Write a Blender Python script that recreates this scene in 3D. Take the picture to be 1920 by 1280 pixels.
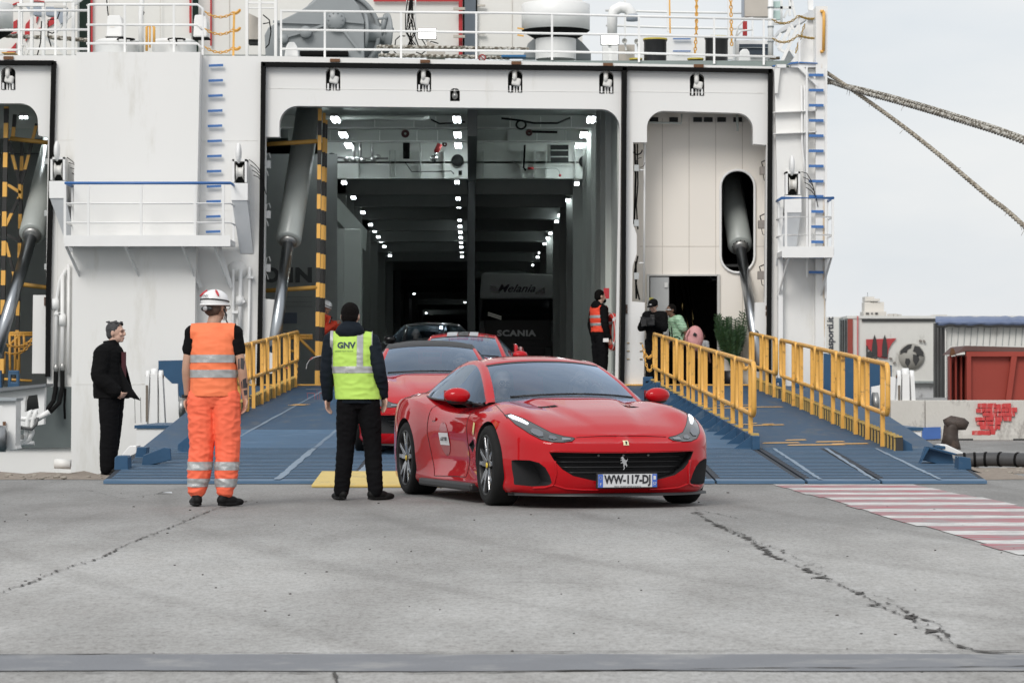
import bpy, bmesh, math, random
from math import sin, cos, pi, radians as R, sqrt
from mathutils import Vector as V, Matrix, Euler, noise
from mathutils.geometry import tessellate_polygon
random.seed(7)
for o in list(bpy.data.objects): bpy.data.objects.remove(o)
SC = bpy.context.scene
COL = SC.collection
# ---------------------------------------------------------------- camera, sky, sun, exposure
F, HC, HY = 5500.0, 1.05, 718.0          # focal length in photo pixels, eye height, horizon row
cd = bpy.data.cameras.new('camera'); cam = bpy.data.objects.new('camera', cd); COL.objects.link(cam)
cam.location = (0, 0, HC); cam.rotation_euler = (R(90), 0, 0)
cd.sensor_width = 36; cd.lens = F/1920*36; cd.shift_y = (HY-640)/1920
cd.clip_start = .3; cd.clip_end = 6000
cd.dof.use_dof = True; cd.dof.focus_distance = 26; cd.dof.aperture_fstop = 11
SC.camera = cam
W = bpy.data.worlds.new('World'); SC.world = W; W.use_nodes = True
SUN_EL, SUN_AZ = 38, 202                  # degrees; azimuth clockwise from +Y: the sun stands behind the camera, veiled
def build_world():
    nt = W.node_tree; n = nt.nodes; l = nt.links; n.clear()
    out = n.new('ShaderNodeOutputWorld'); add = n.new('ShaderNodeMixShader')
    sky = n.new('ShaderNodeTexSky'); sky.sky_type = 'NISHITA'; sky.sun_disc = False
    sky.sun_elevation = R(SUN_EL); sky.sun_rotation = R(SUN_AZ); sky.air_density = 1.2; sky.dust_density = 2.5
    b1 = n.new('ShaderNodeBackground'); b1.inputs[1].default_value = .12
    b2 = n.new('ShaderNodeBackground'); b2.inputs[1].default_value = 1.0
    tc = n.new('ShaderNodeTexCoord'); mp = n.new('ShaderNodeMapping'); mp.inputs['Scale'].default_value = (1, 1, 3.2)
    no = n.new('ShaderNodeTexNoise'); no.inputs['Scale'].default_value = 7; no.inputs['Detail'].default_value = 8; no.inputs['Roughness'].default_value = .5
    cr = n.new('ShaderNodeValToRGB')
    cr.color_ramp.elements[0].position = .3; cr.color_ramp.elements[0].color = (.60, .64, .68, 1)
    cr.color_ramp.elements[1].position = .62; cr.color_ramp.elements[1].color = (.705, .715, .725, 1)
    l.new(tc.outputs['Generated'], mp.inputs[0]); l.new(mp.outputs[0], no.inputs[0]); l.new(no.outputs[0], cr.inputs[0])
    l.new(cr.outputs[0], b2.inputs[0]); l.new(sky.outputs[0], b1.inputs[0])
    add.inputs[0].default_value = .93
    l.new(b1.outputs[0], add.inputs[1]); l.new(b2.outputs[0], add.inputs[2]); l.new(add.outputs[0], out.inputs[0])
build_world()
sd = bpy.data.lights.new('sun', 'SUN'); sun = bpy.data.objects.new('sun', sd); COL.objects.link(sun)
sd.energy = 1.5; sd.angle = R(25); sd.color = (1, .965, .92)
sun.rotation_euler = Euler((R(90-SUN_EL), 0, R(180-SUN_AZ)+0), 'XYZ')
sun.location = (0, -20, 40)
SC.view_settings.view_transform = 'Standard'; SC.view_settings.look = 'None'
SC.view_settings.exposure = .30; SC.view_settings.gamma = 1
SC.render.engine = 'CYCLES'
SC.cycles.max_bounces = 7; SC.cycles.diffuse_bounces = 4; SC.cycles.transparent_max_bounces = 10
try: SC.cycles.use_denoising = True
except Exception: pass
# ---------------------------------------------------------------- helpers
def P(px, py, Y): return V(((px-960)*Y/F, Y, HC-(py-HY)*Y/F))     # photo pixel at distance Y
def G(px, py):                                                    # photo pixel on the quay
    Y = HC*F/(py-HY); return V(((px-960)*Y/F, Y, 0))
def wloc(o):
    v = V((0, 0, 0))
    while o is not None: v += V(o.location); o = o.parent
    return v
def tag(o, label=None, cat=None, group=None, kind=None):
    if label: o['label'] = label
    if cat: o['category'] = cat
    if group: o['group'] = group
    if kind: o['kind'] = kind
    return o
def thing(name, label, cat, loc=(0, 0, 0), group=None):
    o = bpy.data.objects.new(name, None); COL.objects.link(o); o.location = loc
    o.empty_display_size = .2
    return tag(o, label, cat, group)
def children(o): return [c for c in bpy.data.objects if c.parent == o]
def copy_tree(o, parent=None, kids=None):
    if kids is None:
        kids = {}
        for c in bpy.data.objects:
            if c.parent: kids.setdefault(c.parent.name, []).append(c)
    c = o.copy(); COL.objects.link(c); c.parent = parent
    for ch in kids.get(o.name, []): copy_tree(ch, c, kids)
    return c
class MB:
    def __init__(s): s.v = []; s.f = []; s.sm = []
    def add(s, vs, fs, sm=False):
        b = len(s.v); s.v += [V(x) for x in vs]; s.f += [tuple(i+b for i in f) for f in fs]; s.sm += [sm]*len(fs); return s
    def box(s, c, d, rot=None):
        c = V(c); h = V(d)/2; m = rot.to_matrix() if isinstance(rot, Euler) else (rot or Matrix.Identity(3))
        vs = [c+m@V((h.x*i, h.y*j, h.z*k)) for i in (-1, 1) for j in (-1, 1) for k in (-1, 1)]
        return s.add(vs, [(0, 1, 3, 2), (4, 6, 7, 5), (0, 4, 5, 1), (2, 3, 7, 6), (0, 2, 6, 4), (1, 5, 7, 3)])
    def box2(s, a, b): a = V(a); b = V(b); return s.box((a+b)/2, (abs(a.x-b.x), abs(a.y-b.y), abs(a.z-b.z)))
    def bbox(s, c, d, r=.01, rot=None):      # box with chamfered edges along every side
        c = V(c); m = rot.to_matrix() if isinstance(rot, Euler) else (rot or Matrix.Identity(3))
        bm = bmesh.new(); bmesh.ops.create_cube(bm, size=1)
        for v in bm.verts: v.co = V((v.co.x*d[0], v.co.y*d[1], v.co.z*d[2]))
        bmesh.ops.bevel(bm, geom=bm.edges[:], offset=r, segments=2, affect='EDGES', profile=.5)
        bm.verts.index_update(); vs = [c+m@v.co for v in bm.verts]; fs = [[v.index for v in f.verts] for f in bm.faces]; bm.free()
        return s.add(vs, fs)
    def bar(s, p, q, w, h=None, up=(0, 0, 1)):
        p = V(p); q = V(q); h = h or w; d = (q-p); L = d.length
        if L < 1e-6: return s
        d.normalize(); u = V(up)
        if abs(d.dot(u)) > .98: u = V((0, 1, 0))
        a = d.cross(u).normalized(); b = a.cross(d).normalized()
        m = Matrix((a, d, b)).transposed()
        return s.box((p+q)/2, (w, L, h), m)
    def tube(s, pts, r, n=8, cap=True, sm=True, rs=None):
        pts = [V(p) for p in pts]; N = len(pts); rings = []; prev = None
        for i, p in enumerate(pts):
            d = (pts[min(i+1, N-1)]-pts[max(i-1, 0)])
            d = d.normalized() if d.length > 1e-9 else V((0, 0, 1))
            if prev is None:
                u = V((0, 0, 1)) if abs(d.z) < .95 else V((1, 0, 0))
                a = d.cross(u).normalized()
            else:
                a = (prev-d*prev.dot(d)); a = a.normalized() if a.length > 1e-6 else prev
            prev = a; b = d.cross(a); rr = rs[i] if rs else r
            rings.append([p+(a*cos(2*pi*k/n)+b*sin(2*pi*k/n))*rr for k in range(n)])
        vs = [x for g in rings for x in g]; fs = []
        for i in range(N-1):
            for k in range(n): fs.append((i*n+k, i*n+(k+1) % n, (i+1)*n+(k+1) % n, (i+1)*n+k))
        s.add(vs, fs, sm)
        if cap: b = len(s.v)-len(vs); s.f += [tuple(b+k for k in reversed(range(n))), tuple(b+(N-1)*n+k for k in range(n))]; s.sm += [False, False]
        return s
    def lathe(s, c, axis, prof, n=24, sm=True, closed=False, arc=None):
        c = V(c); ax = V(axis).normalized(); u = V((0, 0, 1)) if abs(ax.z) < .9 else V((1, 0, 0))
        a = ax.cross(u).normalized(); b = ax.cross(a); vs = []; m = len(prof)
        for k in range(n):
            t = 2*pi*k/n
            for (r, h) in prof: vs.append(c+ax*h+(a*cos(t)+b*sin(t))*r)
        fs = []
        for k in range(n):
            k2 = (k+1) % n
            for j in range(m if closed else m-1):
                j2 = (j+1) % m; fs.append((k*m+j, k*m+j2, k2*m+j2, k2*m+j))
        return s.add(vs, fs, sm)
    def ell(s, c, r, rot=None, nu=16, nv=10):
        c = V(c); m = rot.to_matrix() if isinstance(rot, Euler) else (rot or Matrix.Identity(3)); r = V(r) if not isinstance(r, (int, float)) else V((r, r, r))
        vs = [c+m@V((0, 0, -r.z))]
        for i in range(1, nv):
            p = -pi/2+pi*i/nv
            for k in range(nu): vs.append(c+m@V((r.x*cos(p)*cos(2*pi*k/nu), r.y*cos(p)*sin(2*pi*k/nu), r.z*sin(p))))
        vs.append(c+m@V((0, 0, r.z))); fs = []
        for k in range(nu):
            k2 = (k+1) % nu; fs.append((0, 1+k2, 1+k)); L = len(vs)-1; o = 1+(nv-2)*nu; fs.append((L, o+k, o+k2))
            for i in range(nv-2): fs.append((1+i*nu+k, 1+i*nu+k2, 1+(i+1)*nu+k2, 1+(i+1)*nu+k))
        return s.add(vs, fs, True)
    def grid(s, rows, sm=True, flip=False):
        n = len(rows[0]); vs = [p for r in rows for p in r]; fs = []
        for i in range(len(rows)-1):
            for k in range(n-1):
                q = (i*n+k, i*n+k+1, (i+1)*n+k+1, (i+1)*n+k); fs.append(tuple(reversed(q)) if flip else q)
        return s.add(vs, fs, sm)
    def plate(s, outl, holes, Y, th, fn=None):     # outline and holes as (X,Z) pairs, or pixels when fn maps them
        if fn is None: fn = lambda a, y: P(a[0], a[1], y)
        loops = [[fn(a, Y) for a in outl]]+[[fn(a, Y) for a in h] for h in holes]
        flat = [p for lp in loops for p in lp]; n = len(flat)
        tris = tessellate_polygon([[V((p.x, p.z, 0)) for p in lp] for lp in loops])
        d = V((0, th, 0)); vs = flat+[p+d for p in flat]
        fs = []
        for t in tris:
            a, b, c = [flat[i] for i in t]; nn = (b-a).cross(c-a)
            t = t if nn.y < 0 else tuple(reversed(t))
            fs.append(tuple(t)); fs.append(tuple(i+n for i in reversed(t)))
        b = 0
        for lp in loops:
            m = len(lp)
            for i in range(m): j = (i+1) % m; fs.append((b+i, b+j, b+j+n, b+i+n))
            b += m
        return s.add(vs, fs)
    def mirror(s, ax=0):
        n = len(s.v); m = [V(v) for v in s.v]
        for v in m: v[ax] = -v[ax]
        fs = [tuple(i+n for i in reversed(f)) for f in s.f]; s.v += m; s.f += fs; s.sm += s.sm; return s
    def xf(s, M): s.v = [M@v for v in s.v]; return s
    def mesh(s, name, off=V((0, 0, 0))):
        me = bpy.data.meshes.new(name); me.from_pydata([tuple(v-off) for v in s.v], [], s.f)
        me.polygons.foreach_set('use_smooth', s.sm); return me
    def build(s, name, mat, parent=None, bevel=0, recalc=True, loc=None):
        off = wloc(parent) if parent else (V(loc) if loc is not None else V((0, 0, 0)))
        me = s.mesh(name, off)
        if recalc:
            bm = bmesh.new(); bm.from_mesh(me); bmesh.ops.recalc_face_normals(bm, faces=bm.faces[:]); bm.to_mesh(me); bm.free()
        if mat: me.materials.append(mat)
        o = bpy.data.objects.new(name, me); COL.objects.link(o)
        if parent: o.parent = parent
        elif loc is not None: o.location = loc
        if bevel:
            m = o.modifiers.new('bevel', 'BEVEL'); m.width = bevel; m.segments = 2; m.limit_method = 'ANGLE'; m.angle_limit = R(50)
        return o
def arc(cx, cy, rx, ry, a0, a1, n=8): return [(cx+rx*cos(R(a0+(a1-a0)*i/n)), cy-ry*sin(R(a0+(a1-a0)*i/n))) for i in range(n+1)]
def lerp(a, b, t): return a+(b-a)*t
# ---------------------------------------------------------------- materials
MATS = {}
def mat(name, rgb, rough=.5, metal=0., var=.08, scale=4., bump=0., bscale=60., coat=0., dirt=None, dscale=1.5, dth=.55, emit=None, es=1., stretch=(1, 1, 1), spec=None, rvar=0.):
    if name in MATS: return MATS[name]
    m = bpy.data.materials.new(name); m.use_nodes = True; nt = m.node_tree; n = nt.nodes; l = nt.links
    b = n['Principled BSDF']; b.inputs['Roughness'].default_value = rough; b.inputs['Metallic'].default_value = metal
    if spec is not None: b.inputs['Specular IOR Level'].default_value = spec
    if coat: b.inputs['Coat Weight'].default_value = coat; b.inputs['Coat Roughness'].default_value = .03
    tc = n.new('ShaderNodeTexCoord'); mp = n.new('ShaderNodeMapping'); mp.inputs['Scale'].default_value = stretch; l.new(tc.outputs['Object'], mp.inputs[0])
    no = n.new('ShaderNodeTexNoise'); no.inputs['Scale'].default_value = scale; no.inputs['Detail'].default_value = 6; l.new(mp.outputs[0], no.inputs[0])
    mx = n.new('ShaderNodeMixRGB'); mx.blend_type = 'MIX'; c = V(rgb[:3])
    mx.inputs[1].default_value = (*(c*(1-var)), 1); mx.inputs[2].default_value = (*[min(1, x) for x in c*(1+var)], 1)
    l.new(no.outputs[0], mx.inputs[0]); last = mx.outputs[0]
    if dirt:
        n2 = n.new('ShaderNodeTexNoise'); n2.inputs['Scale'].default_value = dscale; n2.inputs['Detail'].default_value = 9; n2.inputs['Roughness'].default_value = .65; l.new(mp.outputs[0], n2.inputs[0])
        rp = n.new('ShaderNodeValToRGB'); rp.color_ramp.elements[0].position = dth; rp.color_ramp.elements[1].position = min(1, dth+.14); l.new(n2.outputs[0], rp.inputs[0])
        m2 = n.new('ShaderNodeMixRGB'); m2.inputs[2].default_value = (*dirt, 1); l.new(rp.outputs[0], m2.inputs[0]); l.new(last, m2.inputs[1]); last = m2.outputs[0]
    l.new(last, b.inputs['Base Color'])
    if rvar:
        mr = n.new('ShaderNodeMapRange'); mr.inputs[3].default_value = rough-rvar; mr.inputs[4].default_value = rough+rvar; l.new(no.outputs[0], mr.inputs[0]); l.new(mr.outputs[0], b.inputs['Roughness'])
    if bump:
        n3 = n.new('ShaderNodeTexNoise'); n3.inputs['Scale'].default_value = bscale; n3.inputs['Detail'].default_value = 5; l.new(mp.outputs[0], n3.inputs[0])
        bp = n.new('ShaderNodeBump'); bp.inputs['Strength'].default_value = bump; bp.inputs['Distance'].default_value = .02; l.new(n3.outputs[0], bp.inputs['Height']); l.new(bp.outputs[0], b.inputs['Normal'])
    if emit: b.inputs['Emission Color'].default_value = (*emit, 1); b.inputs['Emission Strength'].default_value = es
    MATS[name] = m; return m
def glass(name, tint=(.8, .9, .95), ior=1.5, op=0., boost=1.):
    if name in MATS: return MATS[name]
    m = bpy.data.materials.new(name); m.use_nodes = True; nt = m.node_tree; n = nt.nodes; l = nt.links; n.clear()
    out = n.new('ShaderNodeOutputMaterial'); tr = n.new('ShaderNodeBsdfTransparent'); tr.inputs[0].default_value = (*tint, 1)
    gl = n.new('ShaderNodeBsdfGlossy'); gl.inputs['Roughness'].default_value = .02; gl.inputs[0].default_value = (.66, .80, 1, 1)
    fr = n.new('ShaderNodeFresnel'); fr.inputs[0].default_value = ior
    ma = n.new('ShaderNodeMath'); ma.operation = 'MULTIPLY'; ma.use_clamp = True; ma.inputs[1].default_value = boost; l.new(fr.outputs[0], ma.inputs[0])
    mx = n.new('ShaderNodeMixShader'); l.new(ma.outputs[0], mx.inputs[0]); l.new(tr.outputs[0], mx.inputs[1]); l.new(gl.outputs[0], mx.inputs[2]); l.new(mx.outputs[0], out.inputs[0])
    MATS[name] = m; return m
def chevrons(name, c1, c2, scale, axis='z'):      # two paint colours in square bands along an axis, with scuffs
    if name in MATS: return MATS[name]
    m = mat(name, c1, .5); n = m.node_tree.nodes; l = m.node_tree.links; b = n['Principled BSDF']
    tc = n.new('ShaderNodeTexCoord'); sx = n.new('ShaderNodeSeparateXYZ'); l.new(tc.outputs['Object'], sx.inputs[0])
    ma = n.new('ShaderNodeMath'); ma.operation = 'MULTIPLY'; ma.inputs[1].default_value = scale; l.new(sx.outputs['xyz'.index(axis)], ma.inputs[0])
    fr = n.new('ShaderNodeMath'); fr.operation = 'FRACT'; l.new(ma.outputs[0], fr.inputs[0])
    gt = n.new('ShaderNodeMath'); gt.operation = 'GREATER_THAN'; gt.inputs[1].default_value = .5; l.new(fr.outputs[0], gt.inputs[0])
    mx = n.new('ShaderNodeMixRGB'); mx.inputs[1].default_value = (*c1, 1); mx.inputs[2].default_value = (*c2, 1); l.new(gt.outputs[0], mx.inputs[0]); l.new(mx.outputs[0], b.inputs['Base Color'])
    return m
white = mat('ship_white_paint', (.80, .795, .775), .38, var=.035, scale=.5, bump=.05, bscale=1.2, dirt=(.68, .665, .62), dscale=.9, dth=.60, stretch=(1.6, 1.6, .35))
white2 = mat('rail_white_paint', (.82, .82, .81), .4, var=.05)
grime = mat('worn_white_paint', (.74, .73, .70), .5, var=.1, scale=3, dirt=(.36, .30, .24), dscale=3, dth=.58, stretch=(1, 1, .4))
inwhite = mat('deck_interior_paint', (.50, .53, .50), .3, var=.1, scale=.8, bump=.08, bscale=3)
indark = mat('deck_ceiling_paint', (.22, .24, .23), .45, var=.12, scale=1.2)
beige = mat('beige_wall_paint', (.84, .79, .72), .45, var=.03, scale=.6)
black = mat('black_rubber', (.008, .008, .008), .8, var=.3, scale=20, spec=.12)
dark = mat('dark_void_paint', (.02, .022, .022), .8)
blue = mat('ramp_blue_paint', (.030, .085, .165), .45, spec=.3, var=.22, scale=2.5, bump=.1, bscale=20, dirt=(.10, .15, .21), dscale=2.2, dth=.56)
rampdeck = mat('ramp_deck_paint', (.024, .070, .135), .55, spec=.2, var=.3, scale=1.8, bump=.25, bscale=50, dirt=(.075, .10, .13), dscale=1.6, dth=.54, stretch=(2.2, .5, 1), rvar=.1)
railblue = mat('rail_blue_paint', (.05, .16, .42), .4, var=.1)
yellow = mat('yellow_paint', (.78, .42, .09), .42, var=.12, scale=6, dirt=(.26, .14, .05), dscale=11, dth=.57)
grey = mat('winch_grey_paint', (.27, .29, .30), .45, var=.08, scale=3)
chrome = mat('polished_steel', (.62, .63, .64), .16, 1., var=.05)
rodm = mat('piston_rod_steel', (.36, .38, .40), .3, 1., var=.1, scale=12, stretch=(1, 1, .1))
steel = mat('dull_steel', (.38, .38, .37), .4, .8, var=.15, scale=8)
cylgrey = mat('cylinder_grey_paint', (.42, .45, .43), .3, var=.05)
rust = mat('rusty_steel', (.16, .075, .035), .8, var=.4, scale=15, bump=.3)
brown = mat('brown_paint', (.12, .07, .05), .6)
lightm = mat('tube_light', (.9, .95, .95), .5, emit=(.9, .98, 1), es=7)
lightb = mat('tube_light_near', (.9, .95, .95), .5, emit=(.9, .98, 1), es=20)
floodm = mat('floodlight_lens', (.9, .95, .95), .5, emit=(1, .98, .92), es=6)
# ================================================================ GROUND AND SEA
def concrete():
    m = mat('quay_concrete', (.40, .395, .385), .85, var=.10, scale=1.3)
    nt = m.node_tree; n = nt.nodes; l = nt.links; b = n['Principled BSDF']
    tc = n.new('ShaderNodeTexCoord')
    def noi(sc, det=6, rough=.6, st=(1, 1, 1), off=(0, 0, 0)):
        mp = n.new('ShaderNodeMapping'); mp.inputs['Scale'].default_value = st; mp.inputs['Location'].default_value = off; l.new(tc.outputs['Object'], mp.inputs[0])
        x = n.new('ShaderNodeTexNoise'); x.inputs['Scale'].default_value = sc; x.inputs['Detail'].default_value = det; x.inputs['Roughness'].default_value = rough; l.new(mp.outputs[0], x.inputs[0]); return x.outputs[0]
    def ramp(src, p0, c0, p1, c1):
        r = n.new('ShaderNodeValToRGB'); r.color_ramp.elements[0].position = p0; r.color_ramp.elements[0].color = (*c0, 1); r.color_ramp.elements[1].position = p1; r.color_ramp.elements[1].color = (*c1, 1); l.new(src, r.inputs[0]); return r.outputs[0]
    def mul(a, c, f=1.):
        x = n.new('ShaderNodeMixRGB'); x.blend_type = 'MULTIPLY'; x.inputs[0].default_value = f; l.new(a, x.inputs[1]); l.new(c, x.inputs[2]); return x.outputs[0]
    base = ramp(noi(.5, 8, .62, (1, .35, 1)), .32, (.365, .362, .353), .68, (.485, .48, .47))
    # tyre-darkened asphalt-like patch towards the ramp (a real change of surface at 17..30 m)
    sx = n.new('ShaderNodeSeparateXYZ'); l.new(tc.outputs['Object'], sx.inputs[0])
    ad = n.new('ShaderNodeMath'); ad.operation = 'MULTIPLY_ADD'; ad.inputs[1].default_value = 3.; l.new(noi(.35, 5, .6, (1, .4, 1), (5, 2, 0)), ad.inputs[0]); l.new(sx.outputs[1], ad.inputs[2])
    mr = n.new('ShaderNodeMapRange'); mr.inputs[1].default_value = 19.5; mr.inputs[2].default_value = 24; l.new(ad.outputs[0], mr.inputs[0])
    far = n.new('ShaderNodeMixRGB'); far.inputs[2].default_value = (.275, .272, .266, 1); l.new(mr.outputs[0], far.inputs[0]); l.new(base, far.inputs[1])
    c = mul(far.outputs[0], ramp(noi(2.2, 8, .7, (1.6, .45, 1)), .34, (.93, .92, .91), .64, (1.04, 1.04, 1.04)))
    c = mul(c, ramp(noi(14, 8, .8, (1, .5, 1)), .34, (.84, .83, .82), .54, (1.03, 1.03, 1.03)))
    c = mul(c, ramp(noi(90, 4, .7), .36, (.80, .80, .79), .6, (1.07, 1.07, 1.07)))
    c = mul(c, ramp(noi(1.4, 10, .72, (.35, 1.8, 1), (3, 1, 0)), .30, (.66, .65, .64), .40, (1, 1, 1)), .7)
    c = mul(c, ramp(noi(34, 8, .85, (1, .35, 1), (2, 7, 0)), .38, (.66, .655, .645), .53, (1.05, 1.05, 1.05)))
    c = mul(c, ramp(noi(.8, 4, .55, (1, .3, 1), (11, 3, 0)), .40, (.84, .835, .83), .56, (1.05, 1.05, 1.05)))
    # rubbed tyre tracks that curve off the ramp towards the right
    cv = n.new('ShaderNodeMath'); cv.operation = 'POWER'; cv.inputs[1].default_value = 2; d0 = n.new('ShaderNodeMath'); d0.operation = 'SUBTRACT'; d0.inputs[0].default_value = 30; l.new(sx.outputs[1], d0.inputs[1]); l.new(d0.outputs[0], cv.inputs[0])
    xx = n.new('ShaderNodeMath'); xx.operation = 'MULTIPLY_ADD'; xx.inputs[1].default_value = -.013; l.new(cv.outputs[0], xx.inputs[0]); l.new(sx.outputs[0], xx.inputs[2])
    pp = n.new('ShaderNodeMath'); pp.operation = 'PINGPONG'; pp.inputs[1].default_value = .82; l.new(xx.outputs[0], pp.inputs[0])
    nn = n.new('ShaderNodeMath'); nn.operation = 'MULTIPLY_ADD'; nn.inputs[1].default_value = .5; l.new(noi(1.1, 6, .7, (1, .25, 1)), nn.inputs[0]); l.new(pp.outputs[0], nn.inputs[2])
    c = mul(c, ramp(nn.outputs[0], .26, (.80, .795, .79), .42, (1, 1, 1)), .7)
    vo = n.new('ShaderNodeTexVoronoi'); vo.inputs['Scale'].default_value = 6; l.new(tc.outputs['Object'], vo.inputs[0])
    c = mul(c, ramp(vo.outputs['Distance'], .035, (.45, .44, .42), .075, (1, 1, 1)))
    l.new(c, b.inputs['Base Color'])
    bp = n.new('ShaderNodeBump'); bp.inputs['Strength'].default_value = .5; bp.inputs['Distance'].default_value = .012; l.new(noi(38, 6, .7), bp.inputs['Height']); l.new(bp.outputs[0], b.inputs['Normal'])
    return m
conc = concrete()
EDGE, QX = 33.4, 5.45
mb = MB()
gp = [(-60, -30), (400, -30), (400, 900), (QX, 900), (QX, EDGE), (-60, EDGE)]
top = [V((x, y, 0)) for x, y in gp]; bot = [V((x, y, -4)) for x, y in gp]
mb.add(top+bot, [(0, 1, 2, 3, 4), (0, 4, 5)]+[(i, (i+1) % 6, (i+1) % 6+6, i+6) for i in range(6)])
ground = tag(mb.build('quay_ground', conc), kind='structure')
sea = tag(MB().add([(-2500, -60, -1.7), (2500, -60, -1.7), (2500, 4000, -1.7), (-2500, 4000, -1.7)], [(0, 1, 2, 3)]).build('sea_water', mat('sea_water', (.02, .05, .06), .08, bump=.5, bscale=1.5)), kind='structure')
# crumbled lip of the quay
sand = mat('crumbled_edge', (.27, .225, .185), .95, var=.3, scale=12, bump=.8, bscale=25)
mb = MB(); rows = []
for i in range(90):
    x = -9+i*.165; rows.append([V((x, 31.9+.5*noise.noise(V((x*1.3, 0, 0))), .004)), V((x, 32.7, .02+.02*noise.noise(V((x*3, 4, 0))))), V((x, EDGE-.02+.05*noise.noise(V((x*4, 1, 0))), .035+.03*noise.noise(V((x*5, 9, 0)))))])
mb.grid(rows); e = mb.build('quay_edge', sand); tag(e, kind='structure')
mb = MB(); rows = []
for i in range(60):
    x = QX+.02+i*.14; rows.append([V((x, 34.0+.35*noise.noise(V((x*1.3, 3, 0))), .004)), V((x, 35.2, .03)), V((x, 36.3+.5*noise.noise(V((x*2, 3, 2))), .004))])
mb.grid(rows); tag(mb.build('gravel_strip', sand), kind='structure')
# dark repair strip across the foreground
strip = mat('joint_filler', (.20, .207, .222), .9, var=.15, scale=3, bump=.4, bscale=40, dirt=(.29, .29, .29), dscale=2.5, dth=.52)
mb = MB(); rows = []
for i in range(140):
    x = -3.2+i*.046
    ya = 11.34+.018*x*0+.02*noise.noise(V((x*2.2, 0, 0)))+.012*noise.noise(V((x*11, 0, 0))); yb = 10.68+.05*noise.noise(V((x*1.1, 5, 0)))+.012*noise.noise(V((x*13, 7, 0)))
    rows.append([V((x, yb, .004)), V((x, ya, .004))])
mb.grid(rows, False); tag(mb.build('repair_strip', strip), kind='structure')
crackm = mat('crack_shadow_dirt', (.06, .055, .05), .95, var=.5, scale=30)
def ribbon(mb, pts, w0, w1, z=.007, seed=0, jit=.03, step=.05):
    rnd = random.Random(seed); out = []
    for a, b in zip(pts, pts[1:]):
        n = max(2, int((b-a).length/step))
        for i in range(n): out.append(a.lerp(b, i/n))
    out.append(pts[-1]); N = len(out); rows = []
    for i, p in enumerate(out):
        d = (out[min(i+1, N-1)]-out[max(i-1, 0)]).normalized(); nrm = V((-d.y, d.x, 0))
        j = jit*(noise.noise(V((i*.33, seed, 0)))*1.5+noise.noise(V((i*1.3, seed, 4)))*.8)
        w = lerp(w0, w1, min(1, abs(noise.noise(V((i*.21, seed, 7))))*2.4)**1.6)*rnd.uniform(.55, 1.25)
        c = p+nrm*j; rows.append([c-nrm*w*.5+V((0, 0, z)), c+nrm*w*.5+V((0, 0, z))])
    mb.grid(rows, False); return mb
def crack(px, w0, w1, seed, jit=.03):
    mb = MB(); ribbon(mb, [G(*p) for p in px], w0, w1, .006, seed, jit)
    o = mb.build('crack', crackm, ground); return o
crack([(1300, 960), (1345, 985), (1400, 1010), (1452, 1045), (1528, 1075), (1560, 1090), (1622, 1120), (1665, 1145), (1710, 1160), (1745, 1188), (1800, 1215), (1880, 1226)], .006, .055, 1, .05)
crack([(1340, 982), (1395, 1003), (1420, 1018), (1470, 1035), (1528, 1062), (1545, 1082)], .003, .02, 2, .05)
crack([(1600, 1108), (1660, 1122), (1700, 1150), (1760, 1172), (1780, 1200)], .003, .022, 3, .04)
crack([(1300, 955), (1420, 979), (1500, 981), (1620, 977)], .003, .014, 4, .03)
crack([(-30, 1122), (60, 1092), (110, 1070), (190, 1046), (240, 1020), (330, 985), (395, 957), (470, 938)], .004, .022, 5, .03)
crack([(-20, 1229), (200, 1228), (440, 1226), (640, 1226), (900, 1224), (1200, 1222), (1500, 1219), (1700, 1221), (1940, 1222)], .006, .03, 6, .012)
crack([(-20, 1262), (300, 1262), (620, 1262), (700, 1264), (980, 1260), (1500, 1253), (1640, 1254), (1940, 1250)], .004, .026, 7, .012)
crack([(628, 1262), (632, 1290)], .008, .02, 8, .01)
crack([(160, 918), (230, 935), (300, 925)], .003, .012, 9)
# scattered grit
mb = MB(); rnd = random.Random(3)
for i in range(90):
    y = rnd.uniform(9.8, 30); x = rnd.uniform(-.19, .19)*y; s = rnd.uniform(.002, .0055)*(1 if y < 16 else 1.2 if y < 22 else 1.6)
    mb.ell((x, y, s*.5), (s*rnd.uniform(.8, 2), s, s*.7), nu=6, nv=4)
tag(mb.build('grit', mat('grit', (.07, .065, .06), .9)), kind='stuff')
mb = MB()
for i in range(160):
    x = rnd.uniform(QX+.1, 9.5); y = rnd.uniform(34, 38); s = rnd.uniform(.01, .05); mb.ell((x, y, s*.4), (s*1.4, s, s*.6), nu=6, nv=4)
for i in range(120):
    x = rnd.uniform(-7, -3.9); y = rnd.uniform(31.8, 33.2); s = rnd.uniform(.008, .03); mb.ell((x, y, s*.4+.01), (s*1.4, s, s*.6), nu=6, nv=4)
tag(mb.build('rubble', mat('rubble', (.30, .27, .23), .95, var=.4, scale=9)), kind='stuff')
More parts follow.
